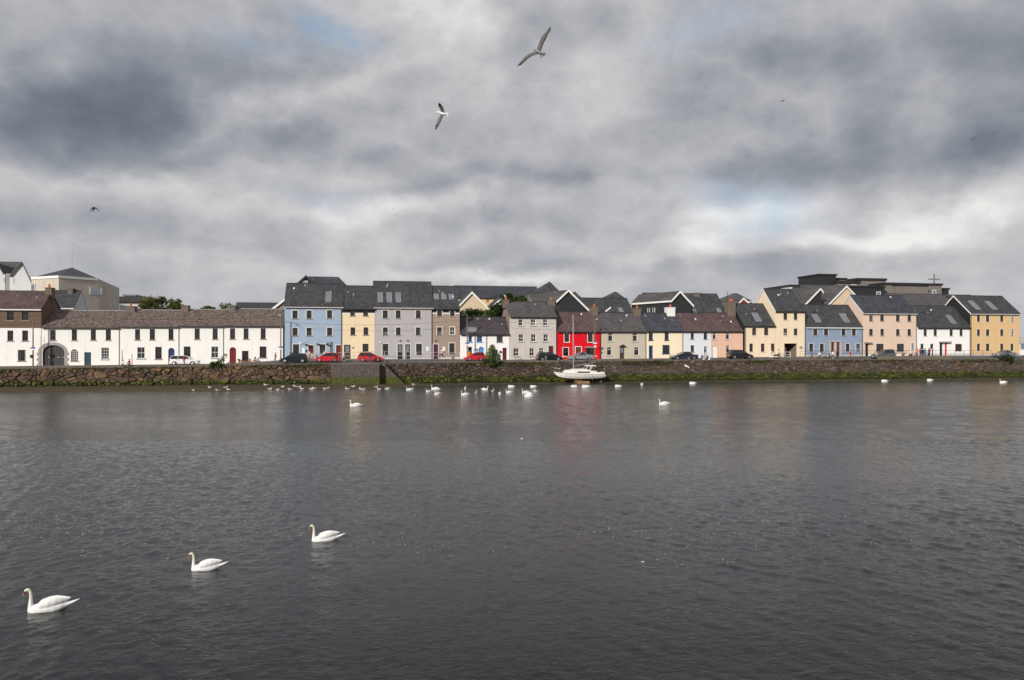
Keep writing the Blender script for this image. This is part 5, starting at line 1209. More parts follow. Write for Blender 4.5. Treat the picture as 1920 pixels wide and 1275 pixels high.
# ------------------------------------------------------------------ cars
RUBBER = plain('tyre_rubber', (.02,.02,.02), .8); RIMM = plain('alloy_rim', (.45,.46,.48), .3, .8)
CARGLASS = plain('car_glass', (.012,.016,.017), .05, 0, .1, spec=.6, coat=.2); LAMPC = plain('headlamp_lens', (.6,.62,.65), .1, .2); LAMPR = plain('tail_lamp_lens', (.35,.01,.01), .2)
def paint(n, c, metal=.0): return plain('car_paint_'+n, c, .28, metal, .03, coat=.8)
def car(px0, px1, yb, kind, facing, m, label):
    cx = (px0+px1)/2; v = ground_v(cx, yb); v = max(VW+1.4, min(-3.2, v)); u = U(cx, v); z = gz(u, v)
    L = (px1-px0)/F*W(u, v).y*.98
    H = dict(hatch=1.47, saloon=1.40, suv=1.72, mpv=1.6)[kind]
    root = empty('parked_car', W(u, v, z), ALPHA+(math.pi if facing == 'l' else 0), label, 'car', 'cars parked along the quay road')
    h = L/2; w = .86; bz = .93 if kind != 'suv' else 1.05; cowl = h-(1.05 if kind in ('hatch', 'mpv') else 1.35)
    xr = -h+(.1 if kind in ('hatch', 'mpv', 'suv') else .95)
    wx = [h-.82, -h+.78]; wr = .33
    prof = [(-h+.08, .22), (-h, .42), (-h+.02, bz-.18), (-h+.1 if kind != 'saloon' else -h+.06, bz-.02 if kind != 'saloon' else bz-.03), (xr, bz+.02), (cowl, bz+.0), (h-.35, bz-.2), (h-.06, bz-.36), (h, .48), (h-.05, .24)]
    for c in wx:
        prof += [(c+(wr+.06)*math.cos(t_), .22+(wr+.06)*max(0, math.sin(t_))*1.02) for t_ in [math.pi*k/8 for k in range(9)]]
    def taper(x): return w*(1-.10*max(0, (abs(x)-h*.62)/(h*.38))**2)
    mb = MB(); n = len(prof)
    rows = []
    for f_, sc in ((-1, .97), (-.93, 1.0), (.93, 1.0), (1, .97)):
        rows.append([(x*(1 if abs(f_) < 1 else .985), f_*taper(x)*(1 if abs(f_) < 1 else .99), z_ if z_ < .6 else z_-(.035 if abs(f_) == 1 else 0)) for x, z_ in prof])
    mb.rings(rows)
    body = mb.build('body', m, root)
    # greenhouse
    t0 = {'hatch': xr+.32, 'mpv': xr+.22, 'suv': xr+.2, 'saloon': xr+.5}[kind]; t1 = cowl-(.85 if kind != 'mpv' else 1.0)
    rb = [(xr+.03, bz), (cowl+.02, bz)]; 
    lo = [(xr+.03, -.78, bz), (cowl+.02, -.76, bz), (cowl+.02, .76, bz), (xr+.03, .78, bz)]
    hi = [(t0, -.58, H-.05), (t1, -.58, H-.06), (t1, .58, H-.06), (t0, .58, H-.05)]
    MB().rings([lo, hi]).build('windows', CARGLASS, root)
    rf = MB(); mid = (t0+t1)/2
    rf.rings([[(t0-.03, -.61, H-.07), (mid, -.62, H-.04), (t1+.05, -.61, H-.08), (t1+.05, .61, H-.08), (mid, .62, H-.04), (t0-.03, .61, H-.07)],
              [(t0+.05, -.5, H-.01), (mid, -.5, H), (t1-.05, -.5, H-.02), (t1-.05, .5, H-.02), (mid, .5, H), (t0+.05, .5, H-.01)]])
    for s in (-1, 1):
        rf.tube([(lo[0][0], s*.78, bz), (t0, s*.6, H-.06)], .045, 6); rf.tube([(lo[1][0], s*.76, bz), (t1, s*.6, H-.07)], .035, 6)
        rf.tube([(mid-.1, s*.79, bz), (mid-.08, s*.6, H-.06)], .03, 6)
        if kind in ('mpv', 'suv'): rf.tube([(xr+.75, s*.79, bz), (t0+.6, s*.6, H-.06)], .03, 6)
    rf.build('roof', m, root)
    for s in (-1, 1):
        MB().box(h-.42, h-.03, s*.66-.13, s*.66+.13, bz-.42, bz-.27).build('headlight', LAMPC, root, bevel=.04)
        MB().box(-h-.005, -h+.16, s*.68-.12, s*.68+.12, bz-.36, bz-.08).build('taillight', LAMPR, root, bevel=.03)
        MB().box(cowl-.3, cowl-.16, s*.93-.07, s*.93+.07, bz, bz+.13).build('wing_mirror', m, root, bevel=.03)
        MB().box(mid-.3, mid-.12, s*.855-.012, s*.855+.012, bz-.14, bz-.11).box(mid-.08, mid-.07, s*.854-.01, s*.854+.01, .3, bz-.02).build('door_seam', BLACK, root)
        for c in wx:
            t_ = MB().tube([(c, s*.62, wr), (c, s*.64, wr), (c, s*.80, wr), (c, s*.83, wr)], [wr*.9, wr, wr, wr*.9], 18).build('wheel', RUBBER, root)
            q = MB().tube([(c, s*.81, wr), (c, s*.845, wr)], [wr*.66, wr*.6], 18)
            for k in range(5):
                a = 2*math.pi*k/5; q.tube([(c, s*.85, wr), (c+math.cos(a)*wr*.6, s*.85, wr+math.sin(a)*wr*.6)], .025, 5)
            q.build('rim', RIMM, t_)
    MB().box(h-.03, h+.012, -.26, .26, .42, .53).build('number_plate', WHITE, root); MB().box(h-.04, h+.006, -.5, .5, .56, .66).build('grille', BLACK, root)
    MB().box(-h-.015, -h+.02, -.26, .26, .55, .66).build('number_plate', plain('rear_plate', (.6,.55,.3), .5), root)
    MB().box(-h*.9, h*.9, -.7, .7, .16, .3).build('underbody', BLACK, root)
    return root
RP = paint('red', (.52, .008, .015)); BKP = plain('car_paint_black', (.006, .0065, .008), .3, 0, .03, coat=.25); NV = paint('midnight', (.012, .018, .035))
car(320, 373, 683.2, 'hatch', 'r', paint('white', (.78,.78,.78)), 'white hatchback parked in front of the white terrace')
car(524.5, 577, 680.5, 'hatch', 'l', BKP, 'black hatchback parked at the corner of the pale blue house')
car(589, 638.5, 679, 'hatch', 'l', RP, 'bright red hatchback facing left before the pale blue house')
car(670.5, 719, 678.2, 'hatch', 'r', RP, 'red hatchback facing right before the cream house')
car(869.5, 910, 677, 'hatch', 'l', RP, 'red hatchback partly behind the tall shrub, before the white cottage')
car(1005.5, 1055, 677, 'hatch', 'r', BKP, 'black hatchback parked before the light grey house')
car(1064, 1112, 675.3, 'saloon', 'l', paint('silver', (.42,.43,.46), .6), 'silver saloon car parked in front of the red house')
car(1256, 1308, 674.8, 'saloon', 'l', NV, 'midnight blue saloon car before the light cream and ice-blue houses')
car(1363.5, 1411.5, 673, 'mpv', 'r', BKP, 'black people carrier parked before the peach house')
car(1634.5, 1677, 673, 'suv', 'l', paint('slate', (.13,.14,.16), .5), 'dark grey estate car before the pale salmon house')
car(1861, 1903, 670, 'saloon', 'l', paint('blue_grey', (.22,.26,.30), .5), 'blue-grey car before the ochre house, half behind a shrub')

# ------------------------------------------------------------------ people
SKIN = plain('skin', (.50,.30,.21), .6, noise=.06); EYE = plain('eye_dark', (.02,.015,.012), .3)
def skel(pose):
    J = dict(pel=(0,0,.95), sp=(0,0,1.13), ch=(0,-.01,1.34), nk=(0,0,1.49), hd=(0,-.01,1.6), ht=(0,-.005,1.68))
    for s, k in ((-1, 'l'), (1, 'r')):
        J.update({k+'sh': (s*.17,0,1.42), k+'el': (s*.21,.03,1.15), k+'wr': (s*.22,-.05,.92), k+'hn': (s*.22,-.07,.85),
                  k+'hp': (s*.085,0,.9), k+'kn': (s*.09,-.02,.5), k+'an': (s*.09,.03,.09), k+'to': (s*.1,-.14,.045)})
    def up(keys, **d):
        for k in keys:
            x, y, z = J[k]; J[k] = (x+d.get('x', 0), y+d.get('y', 0), z+d.get('z', 0))
    if pose == 'walk':
        J['lkn'] = (-.09,-.17,.52); J['lan'] = (-.09,-.28,.12); J['lto'] = (-.1,-.44,.1); J['rkn'] = (.09,.02,.5); J['ran'] = (.09,.3,.16); J['rto'] = (.1,.16,.045)
        J['lel'] = (-.21,.14,1.18); J['lwr'] = (-.2,.16,.95); J['lhn'] = (-.2,.15,.87); J['rel'] = (.21,-.08,1.16); J['rwr'] = (.2,-.25,1.0); J['rhn'] = (.2,-.31,.95)
    if pose == 'run':
        J['lkn'] = (-.09,-.36,.68); J['lan'] = (-.09,-.2,.3); J['lto'] = (-.1,-.36,.25); J['rkn'] = (.09,.1,.5); J['ran'] = (.09,.5,.3); J['rto'] = (.1,.42,.18)
        J['lel'] = (-.24,.22,1.2); J['lwr'] = (-.2,.05,1.05); J['lhn'] = (-.2,-.02,1.05); J['rel'] = (.22,-.16,1.2); J['rwr'] = (.18,-.34,1.32); J['rhn'] = (.17,-.38,1.38)
    if pose in ('sit', 'crouch'):
        up([k for k in J if k[1:] not in ('kn', 'an', 'to')], z=-.5)
        if pose == 'crouch': up(['sp','ch','nk','hd','ht','lsh','rsh','lel','rel'], y=-.12)
        for s, k in ((-1, 'l'), (1, 'r')):
            J[k+'kn'] = (s*.12,-.42,.5); J[k+'an'] = (s*.11,-.4,.1); J[k+'to'] = (s*.12,-.57,.05); J[k+'el'] = (s*.23,-.12,.7); J[k+'wr'] = (s*.17,-.34,.62); J[k+'hn'] = (s*.15,-.41,.6)
    if pose == 'bend': up(['sp'], y=-.08); up(['ch'], y=-.2, z=-.06); up(['nk','hd','ht'], y=-.34, z=-.14); up(['lsh','rsh'], y=-.22, z=-.08); up(['lel','rel'], y=-.3, z=-.1); up(['lwr','rwr','lhn','rhn'], y=-.4, z=0)
    E = [('pel','sp'),('sp','ch'),('ch','nk'),('nk','hd'),('hd','ht')]
    for k in 'lr': E += [('ch',k+'sh'),(k+'sh',k+'el'),(k+'el',k+'wr'),(k+'wr',k+'hn'),('pel',k+'hp'),(k+'hp',k+'kn'),(k+'kn',k+'an'),(k+'an',k+'to')]
    return J, E
RAD = dict(pel=.135, sp=.125, ch=.15, nk=.055, hd=.088, ht=.075, sh=.07, el=.048, wr=.03, hn=.034, hp=.095, kn=.062, an=.042, to=.038)
ZONE = {('pel','sp'):0,('sp','ch'):0,('ch','nk'):0,('nk','hd'):2,('hd','ht'):2,'sh':0,'el':0,'wr':0,'hn':2,'hp':1,'kn':1,'an':1,'to':3}
PC = {}
def person_mesh(pose, shorts):
    if (pose, shorts) in PC: return PC[pose, shorts]
    J, E = skel(pose); names = list(J); me = bpy.data.meshes.new('p'); me.from_pydata([J[n] for n in names], [(names.index(a), names.index(b)) for a, b in E], [])
    o = bpy.data.objects.new('p', me); COL.objects.link(o); sk = o.modifiers.new('s', 'SKIN'); 
    ld = me.skin_vertices[0].data
    for i, n in enumerate(names):
        r = RAD[n] if n in RAD else RAD[n[1:]]
        ld[i].radius = (r, r*(.72 if n in ('pel', 'sp', 'ch') else 1)); ld[i].use_root = (n == 'pel')
    o.modifiers.new('u', 'SUBSURF').levels = 1
    dg = bpy.context.evaluated_depsgraph_get(); nm = bpy.data.meshes.new_from_object(o.evaluated_get(dg)); bpy.data.objects.remove(o)
    mb = MB(); mb.v = [tuple(v.co) for v in nm.vertices]
    for p in nm.polygons:
        c = p.center; best = (9, 0)
        for a, b in E:
            A, B = Vector(J[a]), Vector(J[b]); t_ = max(0, min(1, (c-A).dot(B-A)/(B-A).length_squared)); d = (c-A.lerp(B, t_)).length
            key = ZONE.get((a, b)); key = key if key is not None else ZONE[b[1:]]
            if b[1:] == 'wr' and t_ > .9: key = 2
            if shorts and b[1:] in ('an',): key = 2
            if shorts and b[1:] == 'kn' and t_ > .85: key = 2
            if d < best[0]: best = (d, key)
        mb.f.append(tuple(p.vertices)); mb.m.append(best[1])
    for k in 'lr':        # five fingers on each hand
        h = Vector(J[k+'hn']); d = (h-Vector(J[k+'wr'])).normalized(); s = -1 if k == 'l' else 1; f = Vector((0, -1, 0)); f = (f-d*f.dot(d)).normalized()
        for i, ln in enumerate((.055, .065, .06, .045)):
            b = h+d*.02+f*(.026-.017*i); mb.tube([b, b+d*ln*.5, b+d*ln*.85+Vector((-s*.012, 0, 0))], [.0095, .0085, .006], 5, 2)
        mb.tube([h+f*.02, h+f*.045+d*.015, h+f*.052+d*.042], [.011, .01, .007], 5, 2)
    hd = Vector(J['hd'])
    mb.tube([hd+Vector((0,-.075,.025)), hd+Vector((0,-.105,-.01)), hd+Vector((0,-.085,-.015))], [.008,.014,.008], 6, 2)
    for s in (-1, 1):
        mb.tube([hd+Vector((s*.082,.0,.0)), hd+Vector((s*.098,.01,.0))], [.022,.018], 6, 2); mb.tube([hd+Vector((s*.032,-.075,.028)), hd+Vector((s*.032,-.089,.028))], [.011,.007], 6, 4)
    mb.tube([hd+Vector((-.025,-.081,-.045)), hd+Vector((.025,-.081,-.045))], .006, 5, 4)
    PC[pose, shorts] = (mb, J); return PC[pose, shorts]
def clothc(n, c): return plain('cloth_'+n, c, .85, noise=.15)
CL_ = dict(red=clothc('red',(.45,.02,.025)), black=clothc('black',(.014,.014,.017)), dkblue=clothc('dark_blue',(.02,.03,.07)), jeans=clothc('denim',(.06,.09,.17)), white=clothc('white',(.7,.7,.7)),
           pink=clothc('pink',(.75,.2,.33)), palepink=clothc('pale_pink',(.68,.5,.48)), blue=clothc('bright_blue',(.02,.25,.6)), grey=clothc('grey',(.2,.2,.21)), purple=clothc('purple',(.09,.05,.13)),
           orange=clothc('orange',(.75,.22,.03)), teal=clothc('teal',(.1,.27,.33)), maroon=clothc('maroon',(.2,.02,.04)), khaki=clothc('khaki',(.3,.24,.16)), green=clothc('dark_green',(.04,.08,.05)))
HAIR = dict(dark=plain('dark_hair', (.02,.013,.01), .6), fair=plain('fair_hair', (.28,.17,.08), .6), grey=plain('grey_hair', (.35,.34,.33), .7))
def person(px, yt, yb, pose, top, bot, label, face=0, hair='dark', shorts=False, v=None, seat=None, ground=True, bag=None):
    v = ground_v(px, yb) if v is None else v; u = U(px, v)
    z = gz(u, v) if seat is None else seat
    zfeet = z if seat is None and ground else Zp(px, yb, v)
    ht = Zp(px, yt, v)-zfeet; nat = {'sit': 1.25, 'crouch': 1.25, 'bend': 1.6}.get(pose, 1.76)
    s = max(.72, min(1.12, ht/nat))
    root = empty('person', W(u, v, zfeet), ALPHA+R(face), label, 'person'); root.scale = (s, s, s)
    mb, J = person_mesh(pose, shorts)
    mb.build('body', [CL_[top], CL_[bot], SKIN, BLACK, EYE], root, smooth=True)
    hd = Vector(J['hd']); q = MB(); rs = []
    for k in range(6):
        t_ = math.pi/2*k/5; rr = .1*math.cos(t_)+.002; rs.append([(hd.x+rr*math.cos(a), hd.y+.018+rr*1.05*math.sin(a), hd.z+.03+.095*math.sin(t_)-(.07 if math.sin(a) > -.2 and k == 0 else 0)) for a in [2*math.pi*j/12 for j in range(12)]])
    q.rings(rs); q.build('hair', HAIR[hair], root, smooth=True)
    if bag: MB().box(-.15, .15, .1, .26, 1.0, 1.4).build('backpack', CL_[bag], root, bevel=.05)
    return root
ve = VW+.35; vf = VW-.02
person(230.5, 674, 689, 'sit', 'white', 'grey', 'person in white seated on the quay edge, left of two, before the white terrace', 0, v=vf, ground=False)
person(242.5, 673, 689, 'sit', 'maroon', 'khaki', 'person in dark red seated on the quay edge, right of two, before the white terrace', -30, v=vf, ground=False)
person(345, 667.5, 683.5, 'walk', 'red', 'black', 'person in red top walking past the white hatchback', 60, v=-6.6)
person(516.5, 660.5, 681, 'walk', 'red', 'black', 'person in long red jacket walking left near the end of the white terrace', -90, v=-4)
person(580, 657, 673, 'stand', 'palepink', 'khaki', 'person in pale pink standing outside the maroon door', 20, 'fair', v=-1.2)
person(584.5, 661, 674, 'sit', 'palepink', 'white', 'person in pale clothes seated outside the pale blue house', 0, 'fair', v=-1.0)
person(609, 656.5, 672, 'stand', 'white', 'grey', 'person with bare arms standing behind the bright red hatchback', 30, 'fair', v=-2.6)
person(617, 657, 673, 'stand', 'pink', 'dkblue', 'person in bright pink standing behind the bright red hatchback', -20, 'fair', v=-2.8)
person(630.5, 661.5, 679, 'stand', 'black', 'black', 'person in black standing at the rear of the bright red hatchback', 170, v=-8.4)
person(643, 668, 680, 'crouch', 'dkblue', 'grey', 'person in dark blue crouching on the landing block edge', 60, v=-8.6)
person(693.5, 659.5, 678.5, 'stand', 'dkblue', 'jeans', 'person in dark blue standing before the red hatchback, cream house behind', 180, v=-8.4)
person(703.5, 669, 680.5, 'sit', 'black', 'black', 'person in black seated low by the red hatchback wheel', 180, v=-8.6, ground=False)
person(828.5, 651, 673.5, 'run', 'white', 'black', 'person in white top and dark trousers hurrying past the taupe house', -70, v=-2.4)
person(1023.5, 659.5, 677, 'stand', 'black', 'grey', 'person in black standing beside the black hatchback', 150, 'dark', v=-8.0)
person(1316.5, 664, 676.3, 'sit', 'dkblue', 'jeans', 'person in dark blue seated on the quay edge, left of two, before the ice-blue house', 0, 'fair', v=ve, ground=False)
person(1326.5, 665, 676.3, 'sit', 'black', 'dkblue', 'person in black seated on the quay edge, right of two, before the ice-blue house', 0, v=ve, ground=False)
person(1446.5, 655.5, 671.5, 'walk', 'palepink', 'white', 'person in pale pink and white walking by the white barrier', 90, 'fair', v=-4)
person(1460, 654, 672, 'walk', 'white', 'black', 'dark-haired person in white top pushing a pram at the white barrier', 90, v=-5)
person(1472.5, 651, 668.5, 'stand', 'purple', 'khaki', 'person in purple top standing behind the white barrier', 200, 'fair', v=-1.3)
person(1521.5, 662, 676.5, 'bend', 'maroon', 'green', 'person in dark red stooping at the quay edge before the cornflower blue house', 90, v=-8.7)
person(1529.5, 658.5, 673.3, 'stand', 'blue', 'khaki', 'person in bright blue top standing before the cornflower blue house', 20, 'fair', v=-5)
person(1536.5, 660, 674, 'stand', 'white', 'black', 'person in white top and black trousers before the cornflower blue house', -30, v=-6)
person(1555, 660.5, 676, 'stand', 'black', 'black', 'person in black leaning by bicycles, left of three before the maroon doors', 40, v=-8.3)
person(1561.5, 657.5, 677, 'stand', 'white', 'jeans', 'person in white top and denim shorts, middle of three before the maroon doors', 170, 'fair', True, v=-8.2)
person(1569.5, 655.5, 677.5, 'stand', 'purple', 'dkblue', 'person in purple jacket, right of three before the maroon doors', 190, v=-8.3, bag='black')
person(1594.5, 658, 673.5, 'stand', 'red', 'red', 'person dressed in bright red before the cornflower blue house', 0, v=-5)
person(1719.5, 652.5, 668, 'stand', 'orange', 'jeans', 'person in bright orange top behind the rough parapet', 180, v=-7.5)
person(1726, 651, 668, 'stand', 'purple', 'black', 'person in purple, second from left in the group before the white house', 150, v=-7.2)
person(1730.5, 652, 668, 'stand', 'black', 'black', 'person in black, third from left in the group before the white house', 120, v=-7.8)
person(1734.8, 650, 668, 'stand', 'teal', 'jeans', 'person in teal shirt in the middle of the group before the white house', -160, 'fair', v=-7.4)
person(1742.2, 650, 668, 'stand', 'maroon', 'black', 'person in dark pink top in the group before the white house', 170, v=-7.0)
person(1748.5, 651, 668, 'stand', 'green', 'black', 'person in dark green jacket at the right end of the group before the white house', -120, 'grey', v=-7.6)
person(1908, 662, 674, 'sit', 'teal', 'jeans', 'person in blue seated on the quay edge at the right frame edge', 0, 'fair', v=ve, ground=False)
# pram, bicycles, motor scooters
def wheel(mb, c, r, w=.03): mb.tube([(c[0]+math.cos(a)*r, c[1], c[2]+math.sin(a)*r) for a in [2*math.pi*k/14 for k in range(15)]], w, 5)
def bike(px, yb, v, label, m, rz=0, moto=False):
    u = U(px, v); o = empty('bicycle' if not moto else 'motor_scooter', W(u, v, gz(u, v)), ALPHA+R(rz), label, 'bicycle' if not moto else 'scooter')
    r = .33 if not moto else .25; b = .52
    for x in (-b, b):
        q = MB(); wheel(q, (x, 0, r), r-.03, .018 if not moto else .06)
        for k in range(6): a = math.pi*k/6; q.tube([(x-math.cos(a)*r*.85, 0, r-math.sin(a)*r*.85), (x+math.cos(a)*r*.85, 0, r+math.sin(a)*r*.85)], .006, 4)
        q.build('wheel', RUBBER, o)
    q = MB()
    if moto:
        q.rings([[(-.8,-.12,.5),(-.8,.12,.5),(-.75,.12,.7),(-.75,-.12,.7)], [(-.2,-.16,.3),(-.2,.16,.3),(-.2,.15,.78),(-.2,-.15,.78)], [(.2,-.14,.22),(.2,.14,.22),(.2,.12,.34),(.2,-.12,.34)], [(.42,-.16,.3),(.42,.16,.3),(.5,.1,.95),(.5,-.1,.95)]])
        q.build('body', m, o); MB().box(-.7,-.1,-.13,.13,.78,.88).build('seat', BLACK, o, bevel=.03)
        MB().tube([(.5,0,.9),(.45,0,1.05)], .03, 6).tube([(.42,-.3,1.08),(.45,0,1.05),(.42,.3,1.08)], .02, 6).build('handlebar', DARKMETAL, o); MB().tube([(.52,0,.82),(.6,0,.82)], [.09,.07], 10).build('headlight', LAMPC, o)
    else:
        q.tube([(-b,0,r),(-.12,0,.3),(-.22,0,.82)], .018, 6).tube([(-.12,0,.3),(.36,0,.78),(-.19,0,.74),(-b,0,r)], .018, 6).tube([(b,0,r),(.36,0,.78),(.34,0,.95)], .018, 6); q.build('frame', m, o)
        MB().box(-.36,-.12,-.07,.07,.84,.89).build('saddle', BLACK, o, bevel=.02); MB().tube([(.28,-.26,.97),(.36,0,.97),(.28,.26,.97)], .015, 6).build('handlebar', DARKMETAL, o)
bike(1543, 676, -8.6, 'pale bicycle lying against the quay edge, left of the three people', METAL, 10); bike(1551.5, 676, -8.75, 'dark bicycle leaning beside the person in black', DARKMETAL, -15)
bike(1466, 672, -4.5, 'bicycle behind the white barrier at the dark passage', DARKMETAL, 5)
bike(1711.5, 668, -7.2, 'dark red motor scooter at the left end of the group, behind the rough parapet', plain('scooter_red', (.12,.01,.015), .3, coat=.6), -70, True)
bike(1741, 668, -7.9, 'black and white motor scooter among the group behind the rough parapet', plain('scooter_black', (.02,.02,.025), .3, coat=.6), 60, True)
v = -5.4; u = U(1455, v); o = empty('pram', W(u, v, gz(u, v)), None, 'dark pram beside the white-topped person at the barrier', 'pram')
MB().rings([[(-.3,-.2,.5),(.4,-.2,.5),(.4,.2,.5),(-.3,.2,.5)], [(-.4,-.24,.75),(.5,-.24,.8),(.5,.24,.8),(-.4,.24,.75)]]).build('seat', BLACK, o); MB().tube([(-.4,-.2,.75),(-.7,-.2,1.0),(-.7,.2,1.0),(-.4,.2,.75)], .015, 6).build('handle', METAL, o)
for x in (-.3, .35):
    for y in (-.24, .24): q = MB(); wheel(q, (x, y, .13), .11, .025); q.build('wheel', RUBBER, o)
p = W(U(1317, ve+.1), ve+.1, gz(U(1317), ve)+.05)
for i, (px, c, n) in enumerate(((1319, WHITE, 'white paper bag on the quay edge between the two seated people'), (1329.5, WHITE, 'small white bag right of the seated pair before the ice-blue house'))):
    u = U(px, ve-.3); o = empty('paper_bag', W(u, ve-.3, zt_(u)+.12), None, n, 'bag'); MB().rings([[(-.16,-.1,0),(.16,-.1,0),(.16,.1,0),(-.16,.1,0)], [(-.14,-.05,.3),(.15,-.06,.28),(.15,.06,.31),(-.14,.05,.3)]]).build('bag', c, o)
u = U(1380, VW); 

# ------------------------------------------------------------------ the sailboat
bv = -13.3; bu0 = U(1038.3, bv); yb = W(bu0, bv).y; boat = empty('sailboat', W(bu0, bv, 0), None, 'small white sailboat standing on its keels below the red house', 'sailboat')
sc = (U(1132.6, bv)-bu0)/7.9; boat.scale = (sc, sc, sc)
HULLW = render_wall('weathered_gelcoat', (.72,.70,.66), .35, .1); FOUL = plain('worn_antifouling', (.13,.07,.035), .9, noise=.5)
st = [(0,.02,1.84,1.74),(.22,.22,1.80,1.30),(.6,.5,1.73,.92),(1.5,.87,1.62,.68),(3,1.15,1.5,.58),(4.5,1.25,1.43,.56),(6,1.22,1.39,.6),(7.2,1.1,1.37,.68),(7.85,1.0,1.37,.78)]
mb = MB(); rs = []
for x, b, zs, zb_ in st:
    h = zs-zb_; half = [(b, zs), (b*1.02, zs-.12*h), (b*.95, zs-.45*h), (b*.78, zb_+.2*h), (b*.3, zb_+.03*h)]
    rs.append([(x, -y, z) for y, z in half]+[(x, 0, zb_)]+[(x, y, z) for y, z in half[::-1]])
n = len(rs[0]); base = [mb.vs(r_) for r_ in rs]
for a in range(len(rs)-1):
    for k in range(n):
        l = (k+1) % n; mb.f.append((base[a]+k, base[a]+l, base[a+1]+l, base[a+1]+k)); mb.m.append(1 if 3 <= k <= 6 else 0)
mb.f.append(tuple(base[0]+k for k in range(n))); mb.m.append(0); mb.f.append(tuple(base[-1]+k for k in range(n))); mb.m.append(0)
hull = mb.build('hull', [HULLW, FOUL], boat, smooth=False)
q = MB()
for s in (-1, 1): q.tube([(x, s*(b+.015), zs-.02) for x, b, zs, _ in st], .028, 6)
q.build('rubbing_strake', plain('dark_rubber_strip', (.12,.11,.10), .7), hull)
q = MB(); q.ext([(3.2,-.55,0),(4.15,-.55,0),(4.3,-.55,.62),(3.05,-.55,.62)], (0,.16,0)).ext([(3.2,.4,0),(4.15,.4,0),(4.3,.4,.62),(3.05,.4,.62)], (0,.16,0)).box(4.35,5.3,-.09,.09,-.02,.62); q.build('keel', FOUL, hull)
MB().box(3.5,5.4,-.75,-.35,-.1,.34).build('cradle_block', plain('cradle_timber', (.25,.17,.08), .9, noise=.3), hull, bevel=.03)
MB().ext([(7.2,-.03,.05),(7.55,-.03,.05),(7.7,-.03,.9),(7.25,-.03,.9)], (0,.06,0)).build('rudder', FOUL, hull)
MB().box(5.62,5.68,-1.29,-1.2,.62,1.3).build('hull_seam', plain('hull_stain', (.4,.38,.34), .8), hull)
cab = MB()
cab.rings([[(1.4,-.5,1.55),(1.4,.5,1.55),(1.45,.45,1.7),(1.45,-.45,1.7)], [(1.75,-.7,1.5),(1.75,.7,1.5),(1.85,.55,2.03),(1.85,-.55,2.03)], [(2.7,-.85,1.45),(2.7,.85,1.45),(2.7,.7,2.08),(2.7,-.7,2.08)],
           [(2.95,-.88,1.45),(2.95,.88,1.45),(3.05,.72,2.2),(3.05,-.72,2.2)], [(4.9,-.95,1.4),(4.9,.95,1.4),(4.9,.78,2.2),(4.9,-.78,2.2)], [(5.4,-.95,1.4),(5.4,.95,1.4),(5.4,.82,1.95),(5.4,-.82,1.95)], [(6.5,-.92,1.37),(6.5,.92,1.37),(6.5,.85,1.85),(6.5,-.85,1.85)]])
cabin = cab.build('cabin', HULLW, boat)
for s in (-1, 1): MB().ext([(3.4,s*.885,1.62),(5.35,s*.93,1.6),(5.35,s*.90,1.78),(3.5,s*.865,1.82)], (0,s*.03,0)).build('cabin_window', CARGLASS, cabin)
MB().ext([(4.72,-.7,2.18),(4.72,.7,2.18),(5.1,.62,2.55),(5.1,-.62,2.55)], (.03,0,0)).build('windscreen', GLASS, cabin)
q = MB()
for s in (-1, 1): q.tube([(4.7,s*.75,2.15),(5.15,s*.66,2.6)], .035, 6).tube([(5.3,s*.8,1.95),(5.65,s*.68,2.6)], .05, 6).tube([(5.45,s*.8,1.95),(5.85,s*.68,2.6)], .04, 6)
q.build('hardtop_frame', HULLW, boat)
MB().rings([[(4.95,-.72,2.56),(6.4,-.74,2.56),(6.4,.74,2.56),(4.95,.72,2.56)], [(4.9,-.76,2.62),(6.5,-.78,2.62),(6.5,.78,2.62),(4.9,.76,2.62)], [(5.15,-.6,2.76),(6.25,-.6,2.74),(6.25,.6,2.74),(5.15,.6,2.76)]]).build('hardtop', HULLW, boat)
MB().box(6.52,7.7,-.95,-.82,1.38,1.62).box(6.52,7.7,.82,.95,1.38,1.62).box(7.6,7.75,-.9,.9,1.39,1.7).build('coaming', HULLW, boat, bevel=.03)
MB().box(7.86,8.0,-.18,.18,1.2,1.75).tube([(7.95,0,1.2),(7.95,0,.5)], .06, 8).build('outboard_motor', BLACK, boat, bevel=.02)
mt = (718-588)/F*yb/sc
MB().tube([(3.05,0,2.1),(3.03,0,mt*.6),(3.0,0,mt)], [.075,.07,.05], 8).build('mast', METAL, boat)
MB().tube([(3.15,0,2.62),(6.6,0,3.2)], [.06,.05], 8).build('boom', METAL, boat)
q = MB()
for e in ((.1,0,1.85),(3.02,1.15,1.5),(3.02,-1.15,1.5),(7.8,0,1.45)): q.tube([(3.0,0,mt-.05), e], .007, 4)
q.build('rigging', METAL, boat)
q = MB(); q.tube([(1.0,-.62,1.68),(.9,-.6,2.2),(-.1,0,2.42),(.9,.6,2.2),(1.0,.62,1.68)], .018, 6).tube([(.35,-.3,1.77),(.3,-.3,2.33)], .015, 5).tube([(.35,.3,1.77),(.3,.3,2.33)], .015, 5); q.build('pulpit_rail', METAL, boat)
q = MB(); q.tube([(7.7,-.95,1.4),(7.7,-.95,1.9),(7.75,0,1.92),(7.7,.95,1.9),(7.7,.95,1.4)], .016, 6); q.build('stern_rail', METAL, boat)

